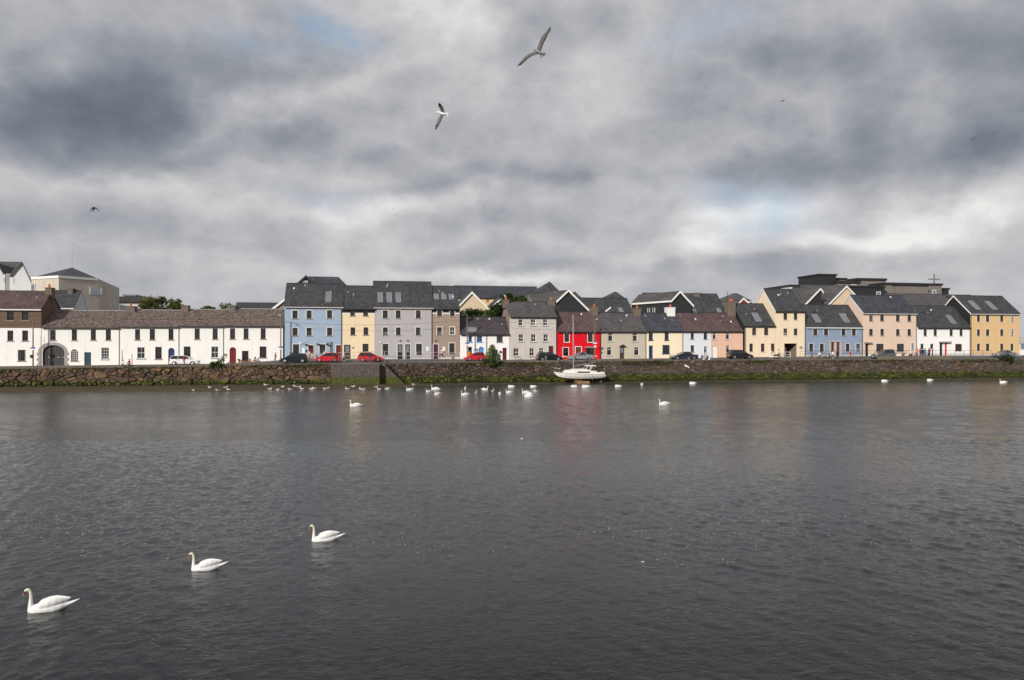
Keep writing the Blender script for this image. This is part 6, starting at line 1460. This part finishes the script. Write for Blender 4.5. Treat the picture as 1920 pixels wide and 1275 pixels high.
# ------------------------------------------------------------------ swans and gulls
def voxel(mb, size, smooth_it=2):
    o = mb.build('tmp', [WHITE]); r = o.modifiers.new('r', 'REMESH'); r.mode = 'VOXEL'; r.voxel_size = size
    s = o.modifiers.new('s', 'SMOOTH'); s.iterations = smooth_it; s.factor = .5
    dg = bpy.context.evaluated_depsgraph_get(); me = bpy.data.meshes.new_from_object(o.evaluated_get(dg)); bpy.data.objects.remove(o)
    me.polygons.foreach_set('use_smooth', [True]*len(me.polygons)); return me
def plumage(name, c, tint, x0=.38, z0=.26):
    m, nt, b = nodes(name); b.inputs['Roughness'].default_value = .75; b.inputs['Subsurface Weight'].default_value = 0
    tc = N(nt, 'ShaderNodeTexCoord'); s = N(nt, 'ShaderNodeSeparateXYZ'); nt.links.new(tc.outputs['Object'], s.inputs[0])
    f = mth(nt, 'MULTIPLY', mth(nt, 'MULTIPLY_ADD', s.outputs[0], 12, -12*x0, clamp=True), mth(nt, 'MULTIPLY_ADD', s.outputs[2], 8, -8*z0, clamp=True))
    mp = N(nt, 'ShaderNodeMapping'); mp.inputs['Scale'].default_value = (7, 16, 26); nt.links.new(tc.outputs['Object'], mp.inputs['Vector'])
    n = N(nt, 'ShaderNodeTexNoise', Scale=1.0, Detail=3.0); nt.links.new(mp.outputs[0], n.inputs['Vector'])
    cc = mixc(nt, n.outputs['Fac'], c, tuple(x*.82 for x in c)); nt.links.new(mixc(nt, f, cc, tint), b.inputs['Base Color'])
    bp = N(nt, 'ShaderNodeBump', Strength=.5, Distance=.02); nt.links.new(n.outputs['Fac'], bp.inputs['Height']); nt.links.new(bp.outputs[0], b.inputs['Normal'])
    return m
SWANW = plumage('swan_plumage', (.83,.83,.82), (.74,.68,.55)); BILL = plain('orange_bill', (.62,.17,.06), .4, noise=.15); MASK = plain('black_face_skin', (.012,.011,.011), .5)
def swan_body(mb, plump=1.0):
    S = [(.53,.085,-.0,.03),(.47,.15,-.07,.105),(.37,.175,-.12,.155),(.22,.205,-.14,.185),(.05,.225,-.14,.195),(-.12,.225,-.11,.185),(-.28,.2,-.05,.15),(-.4,.165,.02,.10),(-.5,.165,.07,.075),(-.62,.185,.12,.05),(-.74,.215,.195,.012)]
    rs = []
    for x, t_, b_, w_ in S:
        c = (t_+b_)/2; h = (t_-b_)/2; rs.append([(x, w_*math.cos(a)*plump, c+h*math.sin(a)) for a in [2*math.pi*k/16 for k in range(16)]])
    mb.rings(rs)
    for s in (-1, 1):      # folded wings arched over the back
        W_ = [(.30,.10,.13,.035,.05),(.2,.13,.165,.06,.09),(.02,.135,.2,.075,.11),(-.16,.12,.225,.07,.10),(-.32,.085,.235,.05,.07),(-.44,.05,.24,.03,.04),(-.52,.03,.255,.01,.012)]
        mb.rings([[(x, s*y+rw*math.cos(a), z+rh*math.sin(a)) for a in [2*math.pi*k/12 for k in range(12)]] for x, y, z, rw, rh in W_])
def make_swan(kind, vox):
    mb = MB(); swan_body(mb)
    if kind == 'up':
        pts = [(.40,.02),(.455,.12),(.455,.24),(.45,.36),(.455,.46),(.47,.535),(.505,.575),(.545,.57),(.578,.54),(.60,.505)]; rad = [.10,.075,.052,.042,.037,.036,.040,.045,.042,.024]
    elif kind == 'rest':
        pts = [(.40,.05),(.45,.16),(.43,.27),(.33,.32),(.22,.31),(.12,.28)]; rad = [.10,.07,.055,.052,.055,.04]
    else:
        pts = [(.40,.02),(.47,.08),(.54,.02),(.58,-.08)]; rad = [.10,.07,.05,.04]
    mb.tube([(x, 0, z) for x, z in pts], rad, 14)
    me = voxel(mb, vox); me.materials.clear(); me.materials.append(SWANW); me.name = 'body'
    o = bpy.data.objects.new('body', me); COL.objects.link(o); parts = [o]
    if kind == 'up':
        b_ = MB().rings([[(.592+r*.5*math.sin(a)*0, r*math.cos(a)*.8, .517+r*math.sin(a)) for a in [2*math.pi*k/10 for k in range(10)]] for r in (.001,)], cap=False) if False else MB()
        b_.tube([(.59,0,.522),(.613,0,.487),(.633,0,.452),(.645,0,.425)], [.028,.023,.018,.009], 10); parts.append(b_.build('bill', BILL, None, smooth=True))
        k_ = MB(); k_.tube([(.572,0,.566),(.603,0,.540),(.622,0,.512)], [.018,.030,.018], 10)
        for s in (-1, 1): k_.tube([(.553,s*.040,.552),(.585,s*.037,.522),(.612,s*.026,.490)], [.010,.021,.008], 8)
        parts.append(k_.build('face_mask', MASK, None, smooth=True))
    return parts
def put(parts, name, loc, rz, scale, label, cat, group):
    root = empty(name, loc, rz, label, cat, group); root.scale = (scale,)*3 if not isinstance(scale, tuple) else scale
    for p in parts:
        c = p.copy(); COL.objects.link(c); c.name = p['_n']; c.parent = root
    return root
def proto(parts, names):
    for p, n in zip(parts, names): p['_n'] = n
    return parts
SW = proto(make_swan('up', .011), ['body', 'bill', 'face_mask']); SWF = proto(make_swan('up', .02), ['body', 'bill', 'face_mask']); SWR = proto(make_swan('rest', .018), ['body'])
def onwater(px, py):
    Y = F*CAMH/(py-HZ); return Vector(((px-960)/F*Y, Y, 0))
# direction: 180 = swimming left in the picture, 0 = right, 90 = away, 270 = towards the camera
put(SW, 'swan', onwater(93, 1143), R(180+22), (.81,.81,.87), 'white swan nearest the camera, lower left corner', 'swan', 'three swans swimming left in the foreground')
put(SW, 'swan', onwater(388, 1067), R(180+18), (.73,.73,.78), 'middle swan of the three in the foreground', 'swan', 'three swans swimming left in the foreground')
put(SW, 'swan', onwater(611, 1013), R(180+20), (.79,.79,.84), 'farthest and rightmost swan of the three in the foreground', 'swan', 'three swans swimming left in the foreground')
put(SWF, 'swan', onwater(666, 761.5), R(180-4), 1.0, 'lone swan on the orange reflection in front of the landing block', 'swan', 'swans near the quay')
put(SWF, 'swan', onwater(1245, 758.5), R(180+6), .95, 'lone swan right of the sailboat, out on the open water', 'swan', 'swans near the quay')
SG = [(767,731,'up',180,.85,'swan left of the main flock, below the taupe house steps'),(803.8,735,'up',225,.95,'slim upright swan at the left of the close trio below the taupe house'),(816,730,'up',180,1.2,'largest swan of the trio below the taupe house, swimming left'),
      (820.6,739.5,'up',215,1.0,'nearest swan of the trio below the taupe house'),(872.8,730,'up',95,.95,'swan facing away below the tall pale-topped shrub, farther one'),(871.8,740.6,'up',195,1.05,'swan swimming left below the tall pale-topped shrub, nearer one'),
      (892.8,738.7,'up',80,.95,'swan facing away, first right of the pair below the shrub'),(909,731,'up',5,1.0,'swan swimming right below the tall pale-topped shrub'),(923.8,735,'up',70,.95,'swan facing away, between the right-swimming swan and the nearer small one'),
      (936.9,739,'up',280,.9,'small swan facing the camera below the light grey house'),(958.4,726,'rest',180,1.05,'resting swan with neck folded close under the quay, left of the sailboat'),(954.7,736.3,'up',200,.95,'upright swan just below the resting swan left of the sailboat'),
      (999.7,726,'rest',180,1.0,'resting swan close under the quay, nearest the sailboat bow'),(985.8,736.5,'up',185,1.05,'left swan of the tight cluster left of the sailboat'),(991.8,739.5,'up',150,.95,'middle upright swan of the tight cluster left of the sailboat'),
      (991,744,'up',180,1.1,'nearest swan of the tight cluster left of the sailboat'),(1076,725.4,'rest',0,1.0,'resting swan under the sailboat, left of two'),(1098,726.2,'rest',180,1.25,'resting swan under the sailboat, right of two'),
      (1158.8,725.3,'rest',180,1.05,'resting swan just right of the sailboat'),(1203.8,722,'rest',95,1.1,'swan facing away with neck down, below the putty-beige house'),(1298.6,719.8,'rest',180,1.15,'low resting swan below the midnight blue saloon car'),
      (1658.5,715.6,'rest',180,1.2,'low resting swan below the dark grey estate car'),(1743.5,713.8,'rest',180,1.1,'low resting swan below the group of people by the white house'),(1881,718,'up',180,1.25,'swan swimming left near the right frame edge')]
for px, py, k, d, s, lab in SG: put(SWF if k == 'up' else SWR, 'swan', onwater(px, py), R(d), s*.82, lab, 'swan', 'swans near the quay')
# small gulls on the water and mud
GULLW = plain('gull_white', (.78,.78,.77), .7, noise=.05); GULLG = plain('gull_grey_wing', (.30,.31,.33), .7); GULLB = plain('gull_black_tip', (.02,.02,.02), .6)
def make_gull(stand):
    mb = MB(); S = [(.2,.075,.055,.01),(.17,.10,.03,.04),(.1,.115,.0,.06),(0,.12,-.02,.065),(-.1,.10,-.0,.05),(-.18,.085,.03,.03),(-.25,.08,.055,.02)]
    mb.rings([[(x, w_*math.cos(a), (t_+b_)/2+(t_-b_)/2*math.sin(a)) for a in [2*math.pi*k/10 for k in range(10)]] for x, t_, b_, w_ in S]); mb.tube([(.13,0,.07),(.17,0,.13),(.18,0,.16),(.215,0,.165)], [.045,.035,.037,.02], 8)
    me = voxel(mb, .012, 1); me.materials.clear(); me.materials.append(GULLW); o = bpy.data.objects.new('body', me); COL.objects.link(o); ps = [o]; dz = .14 if stand else .02
    w_ = MB()
    for s in (-1, 1): w_.rings([[(x, s*y+r*.4*math.cos(a), z+r*math.sin(a)) for a in [2*math.pi*k/8 for k in range(8)]] for x, y, z, r in ((.12,.045,.08,.012),(.05,.058,.08,.035),(-.08,.05,.08,.035),(-.2,.02,.085,.018),(-.3,.01,.095,.004))])
    ps.append(w_.build('folded_wings', GULLG, None, smooth=True)); ps.append(MB().tube([(.225,0,.163),(.27,0,.155)], [.011,.005], 6).build('bill', BILL, None))
    nm = ['body', 'folded_wings', 'bill']
    if stand:
        l = MB()
        for s in (-1, 1): l.tube([(.02,s*.025,.0),(.02,s*.03,-.14),(.06,s*.03,-.145)], .008, 5)
        ps.append(l.build('legs', BILL, None)); nm.append('legs')
    return proto(ps, nm), dz
GF, gfz = make_gull(False); GS, gsz = make_gull(True)
lm = [(0,410,'red arched door'),(410,520,'end of the white terrace'),(520,600,'pale blue house'),(600,645,'bright red hatchback'),(645,690,'cream house'),(690,760,'quay steps'),(760,840,'taupe house'),(840,2000,'light grey house')]
GL = [(362,732.7,0,0),(393,729.5,1,1),(408,732.5,0,1),(423,729.5,1,0),(428.5,731.8,0,1),(498,724.6,1,1),(506,730.5,0,0),(520.3,731.8,0,0),(529.7,728.5,1,0),(543.7,731,0,1),(552.6,727,1,1),(560.8,728,1,0),(565.9,729.8,0,1),(584,730,0,0),(588.8,729,0,1),
      (609.6,730,0,1),(614.6,728.5,0,0),(651,729.8,0,1),(662,727.8,1,0),(676.5,729.6,0,1),(680.6,731.8,0,0),(705,728,1,0),(710.6,730.8,0,1),(724.6,730,0,0),(728.8,729,0,1),(771.8,730,0,0),(775.7,724.2,1,1),(822,731.5,0,1),(1001,734.3,0,0),(1005.6,734.6,0,1)]
cnt = {}
ordn = ['first','second','third','fourth','fifth','sixth','seventh','eighth','ninth','tenth']; lm[2] = (520,600,'blue house')
for px, py, st_, d in GL:
    nm = [n for a, b, n in lm if a <= px < b][0]; k = cnt.get(nm, 0); cnt[nm] = k+1
    loc = onwater(px, py)
    if st_: 
        # stand on the foreshore surface under this sight line
        loc.z = .12
        f = (CAMH-loc.z)/CAMH; loc.x *= f; loc.y *= f
    sc_ = random.uniform(1.05, 1.35)
    put(GS if st_ else GF, 'gull', loc+Vector((0, 0, (gsz if st_ else gfz)*sc_)), R((0 if d == 0 else 180)+random.uniform(-30, 30)), sc_,
        'small gull %s, %s from left below the %s' % ('standing on mud' if st_ else 'floating', ordn[k], nm), 'gull', 'small gulls along the foreshore')
for p in SW+SWF+SWR+GF+GS: bpy.data.objects.remove(p)

# birds in flight
GDK = plain('gull_underwing', (.13,.115,.11), .7, noise=.25, scale=14); CROW = plain('black_feathers', (.012,.012,.013), .6); GTL = plain('gull_grey_green_body', (.22,.25,.24), .7, noise=.2, scale=20)
def flyer(name, label, o3, depth, wings, body, mats, group='birds in flight', th=.012):
    ox, oy, s_ = o3
    P = lambda q, dy=0.0: Vector(((ox+q[0]/s_-960)/F*(depth+dy), depth+dy, CAMH-(oy+q[1]/s_-HZ)/F*(depth+dy)))
    c = P(body[len(body)//2][:2]); mb = MB()
    for lead, trail, lift in wings:
        n = len(lead); rs = []
        for i, (a, b) in enumerate(zip(lead, trail)):
            dy = -lift*(i/(n-1))**1.5; A, B = P(a, dy)-c, P(b, dy)-c; t_ = th*(1-.75*i/(n-1))
            up = Vector((0, 1, 0)); m1 = A.lerp(B, .3); m2 = A.lerp(B, .7)
            rs.append([A, m1-up*t_, m2-up*t_*.6+up*.01, B, m2+up*t_*.6+up*.01, m1+up*t_])
        k = len(rs)-1; mb.rings([[tuple(p) for p in r_] for r_ in rs], ms=[1]*(k-1)+[2] if k > 1 else [1])
    br = [b[2] for b in body]; mb.tube([P(b[:2])-c for b in body], br, 10, 0)
    if len(mats) > 3:
        pass
    o = mb.build(name, mats[:3]); o.location = c
    me = o.data
    for p in me.polygons: p.use_smooth = True
    return tag(o, label, 'bird', group)
Z = (780, 20, 5.1)
g1 = flyer('gull', 'largest gull in flight, high mid-sky with wings in a wide V', Z, 21.5,
    [([(1150,385),(1162,350),(1178,300),(1200,250),(1240,205),(1270,168),(1284,152)], [(1192,396),(1197,376),(1216,322),(1243,268),(1264,222),(1285,195),(1288,170)], .25),
     ([(1155,385),(1130,393),(1080,411),(1040,440),(1005,483),(975,518),(963,529)], [(1180,412),(1150,418),(1110,432),(1070,460),(1035,492),(1000,522),(972,526)], -.2)],
    [(1117,372,.004),(1126,371,.02),(1140,374,.032),(1165,390,.052),(1190,404,.05),(1215,414,.035),(1238,418,.015)], [GTL, GDK, GULLB])
o = MB(); Pz = lambda x, y, dy=0: Vector(((Z[0]+x/5.1-960)/F*(21.5+dy), 21.5+dy, CAMH-(Z[1]+y/5.1-HZ)/F*(21.5+dy)))-g1.location
o.ext([Pz(1195,395), Pz(1244,394), Pz(1240,415), Pz(1215,440), Pz(1185,449), Pz(1180,420)], (0, .012, 0)); o.build('tail', GTL, g1)
g2 = flyer('gull', 'second largest gull in flight, head to the left, left of the middle of the sky', Z, 36,
    [([(236,985),(238,960),(226,932),(212,908),(214,884)], [(268,990),(270,966),(264,935),(248,908),(230,884)], .4), ([(236,985),(226,1008),(208,1045),(189,1090),(182,1132)], [(266,990),(258,1014),(243,1050),(218,1098),(190,1138)], .3)],
    [(189,971,.006),(203,969,.03),(222,972,.05),(248,984,.075),(272,991,.06),(300,992,.02)], [GULLW, GDK, GULLB], th=.02)
o = MB(); Pz = lambda x, y: Vector(((Z[0]+x/5.1-960)/F*36, 36, CAMH-(Z[1]+y/5.1-HZ)/F*36))-g2.location
o.ext([Pz(270,982), Pz(306,974), Pz(308,990), Pz(300,1008), Pz(272,1000)], (0, .015, 0)); o.build('tail', GULLW, g2)
flyer('crow', 'black bird flapping with drooped wings, left side above the beige hall', (130,370,21.2), 66, [([(960,400),(920,402),(880,410),(852,462),(828,560),(818,605)], [(955,450),(925,462),(895,475),(872,492),(848,570),(832,606)], .1), ([(975,395),(1020,395),(1060,405),(1108,440),(1160,500),(1198,556)], [(980,452),(1020,458),(1055,458),(1090,470),(1145,530),(1180,562)], .1)],
    [(968,362,.01),(966,385,.05),(965,430,.09),(966,480,.07),(950,520,.05),(930,548,.03)], [CROW]*3, th=.03)
def tiny(label, o3, depth, w1, w2, body, dark=GDK):
    f = lambda w: ([(x, y-9) for x, y in w], [(x+3, y+9) for x, y in w], 0)
    flyer('gull', label, o3, depth, [f(w1), f(w2)], body, [dark]*3, th=.03)
tiny('small gull in flight, high right of the largest gull', (1420,160,18.2), 120, [(875,515),(830,530),(795,560),(765,600)], [(890,512),(930,505),(948,480),(950,450)], [(850,535,.05),(880,518,.13),(915,515,.06)], GDK)
tiny('small gull in flight near the right frame edge', (1780,230,18.2), 120, [(815,545),(800,525),(760,520),(710,522)], [(830,548),(870,545),(910,532),(990,553)], [(725,578,.03),(790,570,.09),(830,550,.10),(860,548,.04)])
tiny('small pale gull in flight below the black bird, far left', (30,390,19.2), 140, [(780,465),(745,470),(725,495),(712,545)], [(785,465),(800,450),(812,430),(840,408)], [(765,475,.04),(785,466,.09),(800,470,.03)], GULLG)
tiny('tiny slanting distant gull high above the narrow white cottage', (860,360,18.2), 160, [(860,515),(840,530),(825,545),(805,560)], [(862,513),(880,498),(895,485),(912,472)], [(855,520,.03),(862,514,.07),(870,508,.03)], GULLG)
tiny('white gull gliding low above the cream gable', (680,500,5.3125), 110, [(1190,66),(1180,52),(1170,44),(1158,38)], [(1192,66),(1204,70),(1214,80),(1222,97)], [(1182,70,.04),(1192,66,.10),(1200,62,.04)], GULLW)
tiny('tiny distant gull in the sky above the wide lavender-grey house', (700,370,25.5), 220, [(945,545),(930,545),(920,545),(910,550)], [(945,547),(970,548),(985,549),(1000,552)], [(935,550,.05),(945,547,.12),(955,549,.05)], GULLG)
tiny('white gull flying in front of the dark roof above the putty-beige house', (1020,500,5.3125), 108, [(638,428),(628,436),(620,441),(612,446)], [(640,427),(650,420),(658,412),(666,404)], [(630,436,.05),(640,427,.11),(650,424,.05)], GULLW)
tiny('white gull flying low in front of the quay wall below the ice-blue house', (1180,500,5.3125), 112, [(572,992),(564,988),(558,985),(550,986)], [(574,993),(582,995),(590,1001),(597,1008)], [(565,996,.05),(573,992,.11),(582,994,.05)], GULLW)
for px, py, lab, fs in ((978, 823, 'white feather floating on the water below the sailboat', .6), (1205, 1055, 'small white feather floating on the open water right of centre', .3)):
    l = onwater(px, py)+Vector((0,0,.02)); o = MB().rings([[(-.16,-.01,0),(-.16,.01,0),(-.16,0,.01)], [(0,-.05,0),(0,.05,0),(0,0,.05)], [(.16,-.01,.02),(.16,.01,.02),(.16,0,.04)]]).build('feather', WHITE); o.location = l; o.scale = (fs,)*3; tag(o, lab, 'feather')

# ------------------------------------------------------------------ sky, sun, camera
SUN_AZ, SUN_EL = 42, 22        # degrees left of the house fronts' normal, height
ds = Vector((-math.sin(R(SUN_AZ))*TX-math.cos(R(SUN_AZ))*NX, -math.sin(R(SUN_AZ))*TY-math.cos(R(SUN_AZ))*NY, math.tan(R(SUN_EL)))).normalized()
sl = bpy.data.lights.new('sun', 'SUN'); sl.energy = 3.7; sl.angle = R(2.5); sl.color = (1.0, .93, .84)
so = bpy.data.objects.new('sun', sl); COL.objects.link(so); so.rotation_euler = ds.to_track_quat('Z', 'Y').to_euler()
world = bpy.data.worlds.new('World'); scene.world = world; world.use_nodes = True; nt = world.node_tree
bg = nt.nodes['Background']; bg.inputs['Strength'].default_value = .93
sky = nt.nodes.new('ShaderNodeTexSky'); sky.sky_type = 'NISHITA'; sky.sun_disc = False; sky.sun_elevation = R(SUN_EL); sky.sun_rotation = math.atan2(ds.x, ds.y)
tc = N(nt, 'ShaderNodeTexCoord'); sp = N(nt, 'ShaderNodeSeparateXYZ'); nt.links.new(tc.outputs['Generated'], sp.inputs[0])
az = mth(nt, 'ARCTAN2', sp.outputs[0], sp.outputs[1]); el = mth(nt, 'ARCSINE', sp.outputs[2])
zc = mth(nt, 'ADD', mth(nt, 'MAXIMUM', sp.outputs[2], 0.0), .10)
cb = N(nt, 'ShaderNodeCombineXYZ'); nt.links.new(mth(nt, 'DIVIDE', sp.outputs[0], zc), cb.inputs[0]); nt.links.new(mth(nt, 'DIVIDE', sp.outputs[1], zc), cb.inputs[1])
def wn(scale, det, off, rough=.55, dist=0.0):
    mp = N(nt, 'ShaderNodeMapping'); mp.inputs['Location'].default_value = off; nt.links.new(cb.outputs[0], mp.inputs['Vector'])
    n = N(nt, 'ShaderNodeTexNoise', Scale=scale, Detail=det, Roughness=rough, Distortion=dist); nt.links.new(mp.outputs[0], n.inputs['Vector']); return n
ca = N(nt, 'ShaderNodeCombineXYZ'); nt.links.new(az, ca.inputs[0]); nt.links.new(mth(nt, 'MULTIPLY', el, 1.4), ca.inputs[1])
def an(scale, det, off, rough=.55):
    mp = N(nt, 'ShaderNodeMapping'); mp.inputs['Location'].default_value = off; nt.links.new(ca.outputs[0], mp.inputs['Vector'])
    n = N(nt, 'ShaderNodeTexNoise', Scale=scale, Detail=det, Roughness=rough); nt.links.new(mp.outputs[0], n.inputs['Vector']); return n
w1 = an(5.0, 5.0, (3.1, 1.7, 0)); ws = N(nt, 'ShaderNodeSeparateColor'); nt.links.new(w1.outputs['Color'], ws.inputs[0])
azw = mth(nt, 'ADD', az, mth(nt, 'MULTIPLY_ADD', ws.outputs[0], .26, -.13)); elw = mth(nt, 'ADD', el, mth(nt, 'MULTIPLY_ADD', ws.outputs[1], .12, -.06))
def blob(px, py, sx, sy, rot=0):
    X = (px-960)/F; a = math.atan(X); e = math.atan((HZ-py)/F/math.sqrt(1+X*X)); sx, sy = sx/F, sy/F; c, s = math.cos(R(rot)), math.sin(R(rot))
    dx = mth(nt, 'SUBTRACT', azw, a); dy = mth(nt, 'SUBTRACT', elw, e)
    p = mth(nt, 'ADD', mth(nt, 'MULTIPLY', dx, c/sx), mth(nt, 'MULTIPLY', dy, s/sx)); q = mth(nt, 'ADD', mth(nt, 'MULTIPLY', dx, -s/sy), mth(nt, 'MULTIPLY', dy, c/sy))
    r2 = mth(nt, 'ADD', mth(nt, 'MULTIPLY', p, p), mth(nt, 'MULTIPLY', q, q)); return mth(nt, 'EXPONENT', mth(nt, 'MULTIPLY', r2, -1))
BL_ = [(960,440,900,55,0,.07),(960,520,160,12,0,.12),(1290,480,150,14,0,.12),(90,225,320,80,0,-.30),(330,150,260,85,16,-.26),(230,70,260,40,0,-.05),(610,165,130,35,28,.15),(420,262,90,22,24,.10),(850,45,200,80,0,.19),(1050,160,190,60,0,.06),(640,278,220,32,0,-.15),(870,352,190,20,6,-.13),(330,312,140,24,-6,-.08),
       (530,335,170,18,0,.10),(720,402,260,24,4,.2),(1060,332,90,22,0,-.10),(1750,275,310,66,-4,-.24),(1480,315,200,40,0,-.16),(1830,60,300,70,0,-.24),(1340,90,160,50,0,-.11),(1250,200,200,40,0,.05),(1400,408,150,30,0,.34),(1330,455,80,16,0,.26),
       (1570,462,150,18,0,.26),(1800,402,150,34,12,.3),(60,345,160,20,0,.12),(270,348,110,24,0,.14),(150,425,250,28,0,-.13),(1050,425,190,30,0,-.09),(920,520,170,14,0,.16),(450,505,300,14,0,.07),(1130,500,260,14,0,-.06),(900,462,220,16,0,.06),(1900,500,120,20,0,.06)]
L = mth(nt, 'ADD', .60, mth(nt, 'MULTIPLY_ADD', wn(.55, 8.0, (4.3, 2.2, 0), .56, .2).outputs['Fac'], .34, -.17))
fine_ = an(6.0, 10.0, (8.1, 3.3, 0), .60).outputs['Fac']
L = mth(nt, 'ADD', L, mth(nt, 'MULTIPLY_ADD', fine_, .50, -.25))
bil = mth(nt, 'ABSOLUTE', mth(nt, 'MULTIPLY_ADD', an(5.6, 8.0, (1.3, 9.2, 0), .54).outputs['Fac'], 2, -1))
L = mth(nt, 'ADD', L, mth(nt, 'MULTIPLY_ADD', bil, -.55, .075))
for b_ in BL_: L = mth(nt, 'ADD', L, mth(nt, 'MULTIPLY', blob(*b_[:5]), b_[5]))
rm = ramp(nt, [(0.0, (.12,.145,.175)), (.22, (.185,.215,.255)), (.42, (.305,.325,.36)), (.60, (.45,.455,.482)), (.78, (.62,.605,.61)), (1.0, (.88,.86,.84))]); nt.links.new(L, rm.inputs[0])
# gaps where the clear sky shows
bl = None
for px, py, sx, sy, r_, w_ in [(595,22,70,22,-10,1.1),(500,60,60,16,0,.45),(1330,40,120,26,10,.35),(1395,375,120,36,-10,.6),(1060,200,50,16,0,.3),(620,380,90,22,0,.3),(1440,430,80,26,0,.45)]:
    t_ = mth(nt, 'MULTIPLY', blob(px, py, sx, sy, r_), w_); bl = t_ if bl is None else mth(nt, 'ADD', bl, t_)
skyc = mixc(nt, 1.0, sky.outputs[0], (.10, .10, .10), 'MULTIPLY')
skyc = mixc(nt, .55, skyc, (.42, .56, .72))
cloudn = an(9.0, 6.0, (1.1, 7.3, 0)).outputs['Fac']
g_ = mth(nt, 'MULTIPLY', bl, mth(nt, 'MULTIPLY_ADD', cloudn, 3.0, -.7, clamp=True), clamp=True)
fin = mixc(nt, g_, rm.outputs[0], skyc)
hz = mth(nt, 'EXPONENT', mth(nt, 'MULTIPLY', mth(nt, 'ABSOLUTE', el), -22)); fin = mixc(nt, mth(nt, 'MULTIPLY', hz, .5), fin, (.50, .53, .57))
nt.links.new(fin, bg.inputs['Color'])
try: world.cycles.sampling_method = 'MANUAL'; world.cycles.sample_map_resolution = 512
except Exception: pass
cam = bpy.data.cameras.new('camera'); co = bpy.data.objects.new('camera', cam); COL.objects.link(co); scene.camera = co
co.location = (0, 0, CAMH); co.rotation_euler = (R(90), 0, 0); cam.sensor_width = 36; cam.lens = 36*F/1920; cam.shift_y = (HZ-637.5)/1920; cam.clip_end = 5000; cam.clip_start = .1
scene.view_settings.view_transform = 'Standard'; scene.view_settings.look = 'None'; scene.view_settings.exposure = .12; scene.view_settings.gamma = 1
scene.render.engine = 'CYCLES'
try: scene.cycles.use_denoising = True; scene.cycles.max_bounces = 6; scene.cycles.transparent_max_bounces = 8; scene.cycles.caustics_reflective = False; scene.cycles.caustics_refractive = False
except Exception: pass
